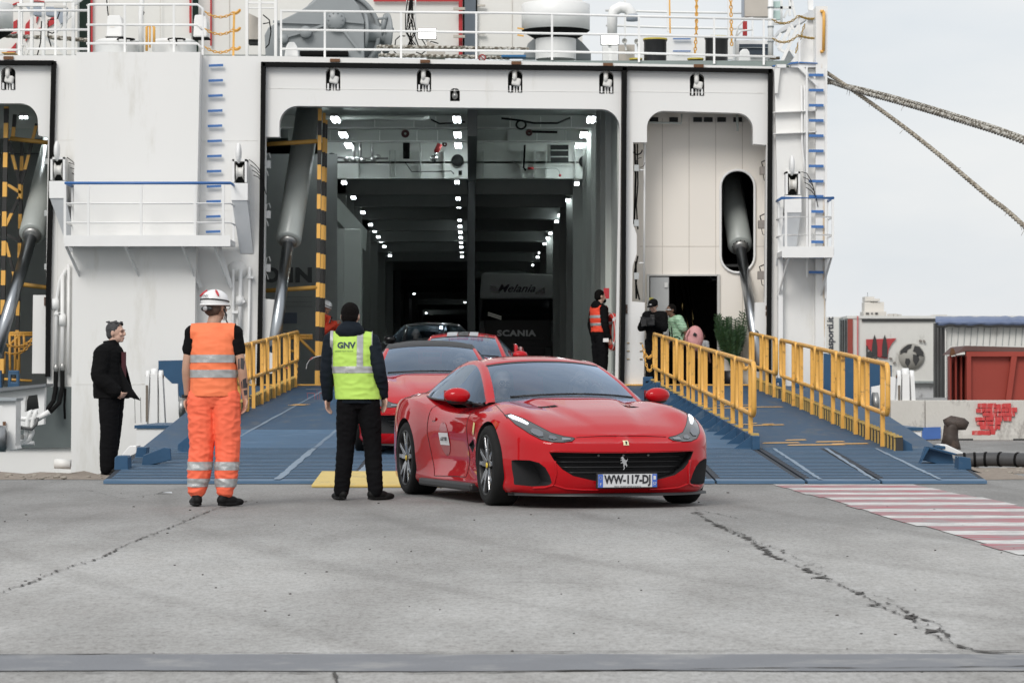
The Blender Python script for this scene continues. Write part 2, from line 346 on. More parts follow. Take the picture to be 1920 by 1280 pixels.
# red and white hatched walkway
def worn(name, rgb, th):
    m = mat(name, rgb, .6, var=.1, dirt=(.27, .265, .26), dscale=5, dth=th, stretch=(.6, 2.5, 1)); return m
pw, pr = worn('walkway_white_paint', (.66, .65, .63), .47), worn('walkway_red_paint', (.40, .085, .11), .43)
ys = [30.35, 30.1, 29.3, 28.75, 28.05, 27.6, 26.9, 26.4, 25.75, 25.2, 24.4, 23.9, 23.2, 22.75, 22.05, 21.5, 20.8, 20.25, 19.55, 19.1, 18.4, 17.9, 17.2]
rnd = random.Random(4)
for i in range(len(ys)-1):
    ya, yb = ys[i], ys[i+1]
    def XL(y): return lerp(3.12, 2.72, (y-17.4)/13)
    rag = rnd.uniform(-.04, .04)
    m = MB().add([(XL(yb)+rag, yb, .005), (XL(yb)+rag+1.45, yb, .005), (XL(ya)+rag+1.45, ya, .005), (XL(ya)+rag, ya, .005)], [(0, 1, 2, 3)])
    o = m.build('painted_stripe', pw if i % 2 == 0 else pr, ground)
# ================================================================ FERRY
HYP = 57.0
ship = thing('ferry', 'white ferry moored stern first with its cargo door standing open', 'ferry', (0, HYP, 0))
def X2(x): return (x-960)*HYP/F
def rr(x0, y0, x1, y1, r, corners='tltrbrbl', n=6):
    o = []
    o += arc(x1-r, y1-r, r, r, -90, 0, n) if 'br' in corners else [(x1, y1)]
    o += arc(x1-r, y0+r, r, r, 0, 90, n) if 'tr' in corners else [(x1, y0)]
    o += arc(x0+r, y0+r, r, r, 90, 180, n) if 'tl' in corners else [(x0, y0)]
    o += arc(x0+r, y1-r, r, r, 180, 270, n) if 'bl' in corners else [(x0, y1)]
    return o
# main stern plate
out = [(-260, 104), (145, 104), (490, 105), (1452, 125), (1475, 127), (1490, 980), (-260, 980)]
H1 = [(-230, 113), (106, 115), (88, 712), (88, 735), (-230, 760)]
H2 = [(490, 117), (1448, 131), (1446, 730), (1446, 790), (484, 790), (484, 660)]
MB().plate(out, [H1, H2], HYP, .5).build('stern_plate', white, ship)
# projecting centre casing and right quarter
MB().plate([(143, 98), (375, 98), (366, 550), (362, 980), (132, 980), (136, 500)], [], HYP-.45, .44).build('casing_panel', white, ship)
m = MB(); m.plate([(1452, 125), (1475, 127), (1549, 130), (1549, 980), (1470, 980), (1458, 400)], [], HYP-.12, 1.2); m.build('quarter_panel', white, ship)
MB().plate([(1530, 12), (1552, 12), (1549, 600), (1549, 980), (1528, 980)], [], HYP-.28, 1.0).build('corner_post', white, ship)
MB().plate([(1460, 390), (1468, 388), (1468, 980), (1458, 980)], [], HYP-.3, .2).build('corner_strip', white2, ship)
# the hull continues away from the camera (side shell, decks)
m = MB(); xr = X2(1549); m.box2((xr-.3, HYP+.4, -3), (xr, HYP+60, 7.3)); m.box2((-18, HYP+.4, -3), (-17.7, HYP+60, 7.3)); m.build('side_shell', white, ship)
m = MB(); m.box2((-18, HYP+.45, 7.25), (xr-.3, HYP+60, 7.36)); m.build('mooring_deck', mat('deck_grey_green', (.2, .24, .23), .6), ship)
# plate seams: fine welded ridges on the casing
for x0, x1, y in ((139, 366, 720), (136, 362, 452)):
    m = MB(); m.bar(P(x0, y, HYP-.452), P(x1, y, HYP-.452), .006, .012); m.build('weld_seam', grime, ship)
for pts in (((112, 263), (138, 262)), ((378, 264), (484, 264)), ((500, 166), (1160, 173)), ((108, 180), (108, 640)), ((1180, 172), (1436, 175)), ((375, 395), (484, 394)), ((120, 720), (132, 720)), ((385, 722), (480, 720)), ((1470, 480), (1527, 480))):
    m = MB(); yy = HYP+.058 if (pts[0][0] > 490 and pts[0][0] < 1445) else (HYP-.13 if pts[0][0] > 1445 else HYP-.002); m.bar(P(*pts[0], yy), P(*pts[1], yy), .008, .008); m.build('weld_seam', grime, ship)
# rubber seals round the doors
def seal(pts, w=.085):
    m = MB()
    for a, b in zip(pts, pts[1:]):
        m.bar(P(*a, HYP-.03), P(*b, HYP-.03), w, .16, up=(0, 1, 0))
    return m.build('door_seal', black, ship)
seal([(-230, 117), (102, 118.5), (101, 130), (91, 560), (90, 706)])
seal([(493, 121), (1171, 129), (1446, 134)])
seal([(494, 117), (491, 400), (487, 640), (484, 760)])
seal([(1171, 127), (1169, 560), (1166, 740)])
seal([(1444.5, 130), (1443, 400), (1441, 735)])
rnd = random.Random(8)
for x, y in ((628, 113.5), (797, 115.5), (968, 118.5), (1140, 121.5), (1310, 124), (16, 109)):
    MB().box(P(x, y, HYP-.02), (.19, .06, .06)).build('bracket', rust, ship)
# the two door leaves (portal frames with pockets)
def pocket(cx, cy, w=13.5, h=21): return rr(cx-w, cy-h, cx+w, cy+h, w*.75, 'tltr')+[]
Aout = [(498, 125), (1165, 134), (1161, 460), (1158, 745), (1152, 745), (1155, 460), (1160, 280)]
A = [(498, 125), (1165, 134), (1163, 460), (1159, 745), (1153, 745), (1157, 500), (1162, 250)]+arc(1127, 241, 35, 36, 0, 90, 8)+[(560, 199)]+arc(558, 233, 34, 34, 90, 180, 8)+[(524, 257), (498, 257), (496, 560), (517, 562), (514, 700), (486, 700), (490, 400)]
pks = [(624.5, 149), (795, 151), (966, 153), (1137, 155)]
bud = rr(844, 166, 862, 190, 7, 'tltr')
MB().plate(A, [pocket(*p) for p in pks]+[bud], HYP+.06, .28).build('door_frame', white, ship, bevel=.012)
B = [(1176, 135), (1440, 138), (1438, 500), (1435, 735), (1414, 735), (1416, 567), (1434, 567), (1437, 272), (1412, 270), (1412, 248)]+arc(1382, 243, 30, 31, 0, 90, 8)+[(1245, 208)]+arc(1245, 240, 32, 32, 90, 180, 8)+[(1213, 267), (1187, 267), (1187, 420), (1194, 440), (1194, 475), (1186, 500), (1185, 565), (1209, 567), (1207, 745), (1170, 745), (1172, 500)]
MB().plate(B, [pocket(1307, 159)], HYP+.06, .28).build('door_frame', white, ship, bevel=.012)
C = [(-230, 118), (96, 122), (93, 400), (88, 700), (60, 700), (62, 553), (86, 553), (90, 258), (72, 254), (71, 228)]+arc(38, 228, 33, 34, 0, 90, 8)+[(-230, 194)]
MB().plate(C, [pocket(15.5, 148)], HYP+.06, .28).build('door_frame', white, ship, bevel=.012)
# white trim lines on the leaf edges
for pts in ([(497, 122), (1166, 131.5)], [(1177, 133), (1439, 137)], [(-230, 120), (97, 121)]):
    m = MB(); m.bar(P(*pts[0], HYP-.02), P(*pts[1], HYP-.02), .02, .03); m.build('door_trim', white2, ship)
# latch hooks in their pockets
for i, (x, y) in enumerate(pks+[(1307, 159), (15.5, 148)]):
    m = MB(); c = P(x, y, HYP+.36); m.box2(c+V((-.16, 0, -.24)), c+V((.16, .5, .24)))
    k = m.build('latch_pocket', dark, ship, recalc=True)
    m = MB(); q = P(x-1, y-9, HYP+.02); m.tube([q+V((0, .2, .10)), q+V((0, 0, .11)), q+V((0, -.03, 0)), q+V((0, .02, -.1))], .045, 8); m.bbox(P(x+2, y+1, HYP+.06), (.17, .14, .15), .03, Euler((0, .2, 0)))
    m.build('hook', grime, k)
    m = MB()
    for s in (-1, 1): m.box(P(x+s*9, y+14, HYP+.08), (.03, .1, .12))
    m.box(P(x-2, y+15, HYP+.12), (.03, .03, .12)); m.box(P(x+3, y+15, HYP+.12), (.03, .03, .12)); m.build('hook_guide', white2, k)
m = MB(); c = P(853, 178, HYP+.36); m.box2(c+V((-.1, 0, -.13)), c+V((.1, .3, .13))); k = m.build('lamp_pocket', dark, ship)
m = MB(); q = P(853, 180, HYP+.1); m.ell(q, (.06, .1, .07)); m.ell(q+V((0, 0, .09)), (.035, .05, .05)); m.build('signal_lamp', steel, k)
# ladder rungs on the casing side and on the right corner
for i in range(12):
    y = 123.5+28.3*i; x0, x1 = 391.5-.57*i*28.3/28.3*.85, 418.5-.85*.57*i
    m = MB(); m.bar(P(x0, y, HYP-.09), P(x1, y-1, HYP-.09), .035, .045); m.build('ladder_rung', railblue, ship)
m = MB(); m.bar(P(1512.5, 125, HYP-.32), P(1513, 520, HYP-.32), .035, .05); m.bar(P(1549, 128, HYP-.32), P(1548, 560, HYP-.32), .04, .06); m.build('ladder_stile', white2, ship)
for i in range(14):
    y = 141+28.4*i; m = MB(); m.bar(P(1516.5, y, HYP-.34), P(1544, y+.2, HYP-.34), .04, .05); m.build('ladder_rung', railblue, ship)
# ------------------------------------------------ balconies on the stern
def balcony(x0, x1, yt, yd, dep, posts, side='both', br=()):
    b = thing('balcony', None, None); b['label'] = 'steel platform with blue handrail'; b.parent = ship; b.location = (0, 0, 0)
    Y0 = HYP-dep
    def Q(x, y): return P(x, y, Y0)
    m = MB(); a, c = Q(x0, yd), Q(x1, yd); m.box2((a.x, Y0, a.z-.10), (c.x, HYP-.12, a.z)); m.box2((a.x, Y0-.012, a.z-.13), (c.x, Y0-.002, a.z+.08)); m.build('platform', white2, b)
    m = MB(); zt = Q(x0, yt).z
    m.tube([V((a.x, HYP-.15, zt)), V((a.x, Y0+.05, zt)), V((c.x, Y0+.05, zt+.0)), V((c.x, HYP-.15, zt))], .028, 8); m.build('handrail', railblue, b)
    for t in (.36, .70):
        z = lerp(zt, a.z, t); m = MB(); m.tube([V((a.x, HYP-.15, z)), V((a.x, Y0+.05, z)), V((c.x, Y0+.05, z)), V((c.x, HYP-.15, z))], .019, 6); m.build('guard_rail', white2, b)
    for px in posts:
        p = Q(px, yd); m = MB(); m.bar(V((p.x, Y0+.05, a.z-.08)), V((p.x, Y0+.05, zt-.03)), .045, .05); m.build('rail_post', white2, b)
    for X_ in (a.x+.02, c.x-.02):
        m = MB(); m.bar(V((X_, HYP-.3, a.z)), V((X_, HYP-.3, zt-.03)), .04); m.build('rail_post', white2, b)
    for px, lean in br:
        p = Q(px, yd); h = .78
        m = MB(); m.plate([(p.x-.02, a.z-.1), (p.x+.06, a.z-.1), (p.x+.06+lean, a.z-.1-h), (p.x+lean, a.z-.1-h)], [], HYP-.16, .02, fn=lambda q, y: V((q[0], y, q[1])))
        q0 = V((p.x, Y0+.05, a.z-.1)); q1 = V((p.x+lean, HYP-.14, a.z-.1-h)); m.bar(q0, q1, .09, .02, up=(1, 0, 0)); m.bar(q0, V((p.x, HYP-.14, a.z-.1)), .05, .05); m.build('bracket', white2, b)
    return b
balcony(121, 432, 343, 449, 1.15, (121, 165, 264, 365, 418), br=((122, .24), (233, .26), (340, .24), (400, .22)))
balcony(1466, 1563, 371, 470, 1.2, (1474, 1519, 1562), br=((1480, -.13), (1560, -.13)))
# fairlead roller boxes
for x, y, dx, lab in ((108, 318, 1, 0), (449, 322, 1, 0), (1487, 345, 1, 0)):
    b = thing('roller_fairlead', None, None); b.parent = ship; b['label'] = 'boxed roller on a sloping bracket'; b.location = (0, 0, 0)
    p = P(x, y, HYP-.5); m = MB()
    m.box2(p+V((-.14, 0, -.20)), p+V((-.10, .4, .24))); m.box2(p+V((.10, 0, -.20)), p+V((.14, .4, .24))); m.box2(p+V((-.14, 0, .2)), p+V((.14, .4, .24)))
    m.ell(p+V((-.02, .05, .36)), (.06, .14, .2)); m.build('housing', white2, b)
    m = MB(); m.lathe(p+V((-.07, .12, 0)), (1, 0, 0), [(.0, 0), (.15, 0), (.09, .03), (.09, .11), (.15, .14), (0, .14)], 16); m.build('roller', grime, b)
    m = MB(); m.box2(p+V((-.095, .3, -.2)), p+V((.095, .4, .2))); m.build('backing', dark, b)
    m = MB(); w = .16 if x > 1000 else .28
    m.box2(p+V((-.16, -.02, -.55)), p+V((.16, .5, -.22))); m.build('ledge', white2, b)
    m = MB(); sx = {108: .3, 449: .12, 1487: -.14}[x]
    q = p+V((0, 0, -.55)); vs = [q+V((-.15, 0, 0)), q+V((.15, 0, 0)), q+V((.15+sx*.6, .48, -1.0)), q+V((-.15+sx, .48, -1.0)), q+V((-.15, .48, 0)), q+V((.15, .48, 0))]
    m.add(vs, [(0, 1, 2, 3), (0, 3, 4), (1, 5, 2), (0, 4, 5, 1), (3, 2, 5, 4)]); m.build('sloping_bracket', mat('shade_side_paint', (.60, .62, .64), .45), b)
    m = MB(); r3 = random.Random(x); sg = 1
    for k in range(4):
        a0 = p+V((.17+.03*k, .1, .24-.1*k)); m.tube([a0, a0+V((.1, -.02, -.05+r3.uniform(-.03, .03))), a0+V((.19, 0, -.17)), a0+V((.24, .1, -.28-.03*k))], .008, 5)
    m.build('cable', black, b)
# pipes running down the stern
def pipe(pts, r, mt=white2, name='pipe', par=ship, Y=HYP-.08, n=8):
    m = MB(); m.tube([P(a[0], a[1], a[2] if len(a) > 2 else Y) for a in pts], r, n); return m.build(name, mt, par)
pipe([(124, 505), (112, 525), (106, 560), (104, 690)], .035); pipe([(117, 515), (117, 700)], .04); pipe([(129, 495), (128, 700)], .03)
pipe([(437, 505), (437, 560), (436, 700)], .03); pipe([(451, 505), (450, 560), (450, 620)], .04); pipe([(468, 500), (466, 630), (465, 745)], .03)
pipe([(104, 560), (104, 580)], .07); pipe([(117, 590), (117, 610)], .07); pipe([(450, 556), (449, 572)], .08)
for x, y in ((104, 588), (112, 590), (450, 565), (437, 585), (466, 520)): MB().box(P(x+4, y, HYP-.08), (.12, .1, .05)).build('pipe_clamp', white2, ship)
m = MB(); m.lathe(P(445, 507, HYP-.01), (0, -1, 0), [(0, 0), (.19, 0), (.19, .025), (0, .03)], 24); m.build('cover_disc', white, ship)
pipe([(105, 690, HYP-.1), (104, 730, HYP-.15), (100, 752, HYP-.3), (88, 768, HYP-.6)], .045, black, 'hose'); pipe([(117, 690, HYP-.1), (117, 725, HYP-.15), (111, 755, HYP-.3), (95, 771, HYP-.6)], .045, black, 'hose'); pipe([(123, 728), (121, 760), (122, 785)], .03, black, 'hose')
for x, y in ((105, 690), (117, 688)): m = MB(); m.ell(P(x, y, HYP-.12), (.055, .05, .09)); m.build('hose_coupling', steel, ship)
pipe([(370, 103), (369, 270)], .012, steel, 'cable', Y=HYP-.1); pipe([(369, 268), (368, 312)], .022, rust, 'cable', Y=HYP-.1)
pipe([(1503, 160), (1504, 270), (1507, 300), (1510, 340)], .02, Y=HYP-.2); pipe([(1509, 160), (1510, 300)], .02, Y=HYP-.2)
for y in (210, 250): 
    MB().plate([(1450, y), (1531, y-4), (1531, y-2), (1450, y+1.5)], [], HYP-.28, .16).build('stiffener', white, ship)
MB().plate([(1452, 128), (1463, 128), (1458, 175), (1453, 175)], [], HYP-.25, .12).build('stiffener', white, ship)
MB().plate([(1497, 127), (1508, 127), (1534, 155), (1534, 164)], [], HYP-.3, .16).build('brace', white2, ship)
# rust run on the corner post
for x0, y0, y1, w in ((1544.5, 345, 560, .035), (1541, 120, 128, .02), (1546, 560, 720, .02)):
    MB().box2(P(x0, y0, HYP-.286)+V((-w/2, 0, 0)), P(x0, y1, HYP-.283)+V((w/2, 0, 0))).build('rust_run', mat('rust_stain', (.62, .50, .36), .8, var=.2, scale=9, dirt=(.80, .79, .77), dscale=6, dth=.45, stretch=(1, 1, .2)), ship)
pipe([(1544.5, 22), (1545, 40), (1544, 96)], .03, yellow, 'grab_bar', Y=HYP-.34)
pipe([(1538, 22), (1545, 22)], .03, yellow, 'grab_bar', Y=HYP-.34); pipe([(1538, 97), (1544, 97)], .03, yellow, 'grab_bar', Y=HYP-.34)
# lower left stern: cut-out ledge and hinge arms of the left ramp
# ================================================================ CAR DECK INSIDE THE FERRY
def IX(q, Y): return -.0142*Y+q
def slab(mb, q0, q1, Y0, Y1, z0, z1):
    vs = [V((IX(q, Y), Y, z)) for z in (z0, z1) for Y in (Y0, Y1) for q in (q0, q1)]
    return mb.add(vs, [(0, 1, 3, 2), (4, 6, 7, 5), (0, 4, 5, 1), (2, 3, 7, 6), (0, 2, 6, 4), (1, 5, 7, 3)])
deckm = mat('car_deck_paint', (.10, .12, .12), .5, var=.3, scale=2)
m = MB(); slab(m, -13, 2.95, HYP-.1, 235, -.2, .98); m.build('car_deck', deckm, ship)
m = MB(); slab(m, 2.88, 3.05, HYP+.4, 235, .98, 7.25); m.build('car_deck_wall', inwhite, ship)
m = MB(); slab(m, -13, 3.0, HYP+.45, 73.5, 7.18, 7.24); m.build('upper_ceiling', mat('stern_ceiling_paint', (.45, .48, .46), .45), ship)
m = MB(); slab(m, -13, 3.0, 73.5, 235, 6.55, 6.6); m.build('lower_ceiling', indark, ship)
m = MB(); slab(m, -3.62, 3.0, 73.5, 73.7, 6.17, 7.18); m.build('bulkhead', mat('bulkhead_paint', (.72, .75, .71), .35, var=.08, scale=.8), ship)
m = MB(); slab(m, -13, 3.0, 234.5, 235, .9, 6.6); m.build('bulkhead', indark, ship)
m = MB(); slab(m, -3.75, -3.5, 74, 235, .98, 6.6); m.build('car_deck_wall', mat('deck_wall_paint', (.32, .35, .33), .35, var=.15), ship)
m = MB(); slab(m, -13, -3.0, 66.0, 66.15, .98, 6.2); m.build('bulkhead', mat('sign_wall_paint', (.30, .32, .31), .5), ship)
m = MB(); slab(m, -13.3, -13, HYP, 90, 0, 7.2); m.build('car_deck_wall', inwhite, ship)
# column and sloping girder on the left
m = MB(); slab(m, -3.05, -2.62, 70.5, 71.2, .98, 4.75); m.build('column', inwhite, ship, bevel=.02)
m = MB(); slab(m, -3.2, -3.05, 70.3, 71.2, .98, 4.75); m.build('column', inwhite, ship)
m = MB(); m.bar(P(577, 335, 69), P(683, 452, 74), .12, .55); m.build('sloping_girder', inwhite, ship)
# web frames, left and right, stepping away down the deck
for i, Y in enumerate([76, 81, 87, 94, 102, 111, 122, 136, 154, 176, 200]):
    m = MB(); slab(m, -3.52, -3.22, Y, Y+.25, .98, 6.5); m.build('web_frame', inwhite, ship)
    m = MB(); slab(m, 2.62, 2.9, Y-1, Y-.75, .98, 6.5); m.build('web_frame', inwhite, ship)
for i, Y in enumerate([60, 62.2, 64.5, 67, 69.5, 72]):
    m = MB(); slab(m, 2.76, 2.9, Y, Y+.08, .98, 7.1); m.build('wall_stiffener', inwhite, ship)
# deck beams
for Y, zb in ((59.6, 6.98), (67.2, 6.9), (70.9, 6.9)):
    m = MB(); slab(m, -4.4, 2.88, Y, Y+.05, zb, 7.18); kb = m.build('deck_beam', inwhite, ship)
    m = MB(); slab(m, -4.4, 2.88, Y-.12, Y+.17, zb-.03, zb); m.build('beam_flange', mat('flange_white', (.85, .87, .84), .3), kb)
    for q_ in (-3.4, -2.2, -1.3, -.8, .9, 1.6, 2.3):
        m = MB(); m.add([V((IX(q_, Y), Y-.1, zb)), V((IX(q_, Y), Y, zb)), V((IX(q_, Y), Y, 7.15)), V((IX(q_+.02, Y), Y-.1, zb)), V((IX(q_+.02, Y), Y, zb)), V((IX(q_+.02, Y), Y, 7.15))], [(0, 1, 2), (3, 5, 4), (0, 3, 4, 1), (0, 2, 5, 3)]); m.build('beam_bracket', mat('flange_white', ()), kb)
Y = 76.0; k = 0
while Y < 230:
    m = MB(); slab(m, -3.5, 2.88, Y, Y+.07, 6.12 if k % 2 else 5.95, 6.55); slab(m, -3.5, 2.88, Y-.1, Y+.17, 6.1 if k % 2 else 5.93, 6.12 if k % 2 else 5.95)
    m.build('deck_beam', mat('beam_grey_paint', (.40, .43, .41), .3), ship); Y += 2.6+k*.16; k += 1
for Y in (76, 92, 110, 135, 165): 
    m = MB(); slab(m, -.08, .11, Y, Y+.3, .98, 7.15 if Y < 73 else 6.55); m.build('centre_pillar', mat('pillar_shaded_dark', (.03, .034, .034), .45), ship)  # near-black colour includes the weak light beyond the bulkhead
m = MB(); slab(m, -.06, .14, 60, 73.4, 6.1, 7.15); m.build('centre_girder', mat('girder_lit_grey', (.16, .175, .17), .4), ship)  # same centre line, coloured paler for the stronger light at the stern
m = MB(); slab(m, -.05, .13, 74, 230, 5.0, 6.55); m.build('centre_girder', mat('pillar_shaded_dark', ()), ship)
m = MB(); slab(m, -.05, .12, 73.6, 74, .98, 6.5); m.build('centre_pillar', mat('pillar_shaded_dark', ()), ship)
# bulkhead fittings
YB = 73.45
for x in (671, 730, 740, 788, 832, 905, 978, 1002, 1024, 1078):
    m = MB(); m.plate([(x, 282), (x+1.6, 282), (x+1.6, 331), (x, 331)], [], YB-.2, .2); m.build('bulkhead_stiffener', inwhite, ship)
for x, y, r in ((858, 301, .155), (1097, 303, .155), (622, 298, .15)):
    m = MB(); m.lathe(P(x, y, YB-.03), (0, 1, 0), [(0, 0), (r, 0), (r, .02), (0, .02)], 24); m.build('round_opening', dark, ship)
m = MB(); m.box2(P(1032, 272, YB-.05), P(1066, 305, YB-.04)); k = m.build('vent_opening', dark, ship)
for y in (281, 293, 306): MB().box2(P(1031, y, YB-.10), P(1067, y+2, YB-.055)).build('vent_slat', inwhite, k)
m = MB(); m.tube([P(612, 295, YB-.5), P(728, 297, YB-.5)], .03, 6); 
for x in (650, 662, 680, 700, 708): m.ell(P(x, 297+3*sin(x), YB-.5), (.08, .07, .07))
m.tube([P(697, 270, YB-.5), P(698, 297, YB-.5)], .035, 6); m.tube([P(663, 266, YB-.5), P(664, 295, YB-.5)], .04, 6); m.tube([P(675, 266, YB-.5), P(676, 295, YB-.5)], .04, 6); m.build('fire_main_pipe', steel, ship)
m = MB(); m.tube([P(762, 268, YB-.3), P(762, 298, YB-.3)], .085, 8); m.build('hanging_hose', black, ship)
m = MB(); m.tube([P(600, 221, 66), P(700, 221, 66), P(790, 223, 66), P(805, 219, 66)], .05, 8); m.build('sprinkler_pipe', inwhite, ship)
m = MB(); m.tube([P(808, 224, 66), P(824, 232, 66), P(845, 231, 66), P(872, 229, 66)], .022, 6); m.build('cable', black, ship)
m = MB(); m.tube([P(940, 222, 66), P(975, 226, 66), P(1000, 231, 66), P(1045, 231, 66), P(1069, 221, 66)], .025, 6); m.tube([P(977+9*cos(t*.5), 234+8*sin(t*.5), 66) for t in range(14)], .025, 6); m.build('cable', black, ship)
m = MB(); m.tube([P(990, 247, 68), P(1045, 248, 68)], .03, 6); m.build('cable', black, ship)
m = MB(); m.tube([P(984, 272, 72.5), P(982, 315, 72.5), P(986, 320, 72.5)], .028, 6); m.build('cable', black, ship)
m = MB(); m.tube([P(760, 305, 73), P(772, 322, 73), P(812, 322, 73), P(846, 321, 73), P(851, 326, 73)], .012, 5); m.build('cable', black, ship)
red = mat('fire_red_paint', (.42, .03, .03), .4)
for x, y, r, Yd in ((760, 251, .095, 68.5), (834, 271, .06, 72), (992, 249, .08, 68)):
    m = MB(); m.lathe(P(x, y, Yd), (0, -1, 0), [(r*.3, 0), (r, 0), (r, .05), (r*.3, .05)], 16, closed=True); m.build('pipe_flange', mat('flange_maroon', (.09, .02, .02), .4), ship)
m = MB(); m.tube([P(825, 270, 72.4), P(818, 285, 72.4)], .07, 10); k = m.build('sprinkler_drencher', red, ship)
m = MB(); m.tube([P(818, 284, 72.4), P(814, 295, 72.4)], .05, 8); m.ell(P(814, 297, 72.4), (.1, .08, .09)); m.build('drencher_head', chrome, k)
m = MB(); m.tube([P(960, 303, 73), P(985, 316, 73), P(1042, 315, 73), P(1049, 320, 73), P(1050, 328, 73)], .02, 6); m.build('sprinkler_pipe', inwhite, ship)
m = MB(); m.tube([P(989, 316, 72.95), P(1001, 316, 72.95)], .035, 6); m.ell(P(1050, 329, 73), .035); m.build('pipe_joint', red, ship)
m = MB(); m.tube([P(788.5, 265, 72.9), P(788.5, 325, 72.9)], .022, 6); m.build('sprinkler_pipe', inwhite, ship)
m = MB(); m.box2(P(860, 321, 73.2), P(866, 328, 73)); m.build('wall_box', black, ship)
for y0, x0, x1 in ((203, 735, 825), (205, 998, 1105)):      # hatches in the stern ceiling
    m = MB(); q = P(x0, 214, 60.4); q2 = P(x1, 214, 60.4); m.box2((q.x, 61.5, 7.14), (q2.x, 64.3, 7.17)); m.build('ceiling_recess', mat('recess_dark_paint', (.09, .10, .10), .6), ship)
# lettering on the left bulkhead
def text(s, size, mat_, loc, rot=(R(90), 0, 0), name='lettering', parent=None, ext=.004, bold=0., shear=0., sx=1., align='CENTER', space=1.):
    c = bpy.data.curves.new('text', 'FONT'); c.body = s; c.size = size; c.extrude = ext; c.offset = bold; c.shear = shear; c.align_x = align; c.align_y = 'CENTER'; c.resolution_u = 3; c.space_character = space
    o = bpy.data.objects.new('text', c); COL.objects.link(o); dg = bpy.context.evaluated_depsgraph_get(); me = bpy.data.meshes.new_from_object(o.evaluated_get(dg)); bpy.data.objects.remove(o); bpy.data.curves.remove(c)
    me.materials.clear(); me.materials.append(mat_); M = Matrix.LocRotScale(None, Euler(rot), V((sx, 1, 1))); me.transform(M)
    t = bpy.data.objects.new(name, me); COL.objects.link(t); t.location = V(loc)-(wloc(parent) if parent else V((0, 0, 0))); t.parent = parent; return t
signtx = mat('faded_black_lettering', (.06, .065, .065), .6)
text('O', .44, signtx, P(509, 517, 65.98), parent=ship, bold=.022, sx=.95)
text('IN', .44, signtx, P(563, 517, 65.98), parent=ship, bold=.022, sx=1.15, space=1.12)
k = MB().box2(P(531, 586, 65.97), P(557, 606, 65.99)).build('wall_board', mat('faded_board', (.10, .12, .16), .6), ship)
for i in range(3):
    m = MB(); m.box2(P(532, 556+i*9, 65.975), P(585, 557.2+i*9, 65.99)); m.build('lettering_row', mat('faded_text_grey', (.20, .215, .21), .6), ship)
# tube lights: three lines running into the ship, every fitting its own thing
def ceiling_light(p, big, label):
    t = thing('ceiling_light', label, 'ceiling light', p, 'tube lights under the car deck ceiling')
    w, d = (.17, 1.05) if big else (.12, .55)
    m = MB(); m.box2(V(p)+V((-w/2, -d/2, .0)), V(p)+V((w/2, d/2, .07))); m.build('housing', steel, t)
    for s in (-1, 1):
        m = MB(); m.box2(V(p)+V((s*w*.28-w*.17, -d/2+.02, -.05)), V(p)+V((s*w*.28+w*.17, d/2-.02, -.002))); m.build('tube', lightb if big else lightm, t)
    return t
LRN = ['left', 'centre', 'right']
for qi, (q, name) in enumerate(((-2.95, 'left'), (-.32, 'middle'), (2.3, 'right'))):
    for k, Y in enumerate((65.3, 69.3, 72.4)):
        qq = {(-2.95): -3.0, (-.32): -.30, 2.3: 2.68}[q]
        ceiling_light((IX(qq, Y), Y, 6.93), True, ['nearest', 'second', 'third'][k]+' bright twin tube light of the %s row above the stern door opening' % name)
rows = {'left': [341, 369, 383, 397, 420, 432, 443, 451, 461, 478, 550, 568, 586], 'middle': [340, 371, 386, 411, 423, 434, 444, 453, 462, 471, 480, 487, 566, 587], 'right': [343, 374, 402, 414, 436, 445, 456, 473, 481, 496, 502, 515]}
qs = {'left': -3.14, 'middle': -.33, 'right': 2.66}
for nm, ysr in rows.items():
    for k, y in enumerate(ysr):
        Y = 5.0*F/(HY-y)
        ceiling_light((IX(qs[nm], Y), Y, 6.05), False, ['first', 'second', 'third', 'fourth', 'fifth', 'sixth', 'seventh', 'eighth', 'ninth', 'tenth', 'eleventh', 'twelfth', 'thirteenth', 'fourteenth'][k]+' small light down the %s line of the dark car deck, counted from the bulkhead' % nm)
for x, y, Y, lb in ((52, 222, 60.5, 'large twin tube light at the top of the left doorway'), (18, 365, 70, 'upper small light behind the striped posts of the left doorway'), (50, 379, 69, 'small light beside the grey cylinder in the left doorway'), (15, 427, 75, 'lower small light behind the striped posts of the left doorway')):
    ceiling_light(P(x, y, Y), True, lb)
# left doorway interior
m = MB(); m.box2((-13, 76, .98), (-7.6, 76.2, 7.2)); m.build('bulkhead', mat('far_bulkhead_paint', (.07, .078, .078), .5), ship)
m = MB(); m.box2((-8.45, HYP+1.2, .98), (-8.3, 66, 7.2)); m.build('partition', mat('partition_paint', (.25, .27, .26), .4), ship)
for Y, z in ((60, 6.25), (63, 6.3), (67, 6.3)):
    m = MB(); m.box2((-13, Y, z), (-8.45, Y+.06, 7.1)); m.build('deck_beam', inwhite, ship)
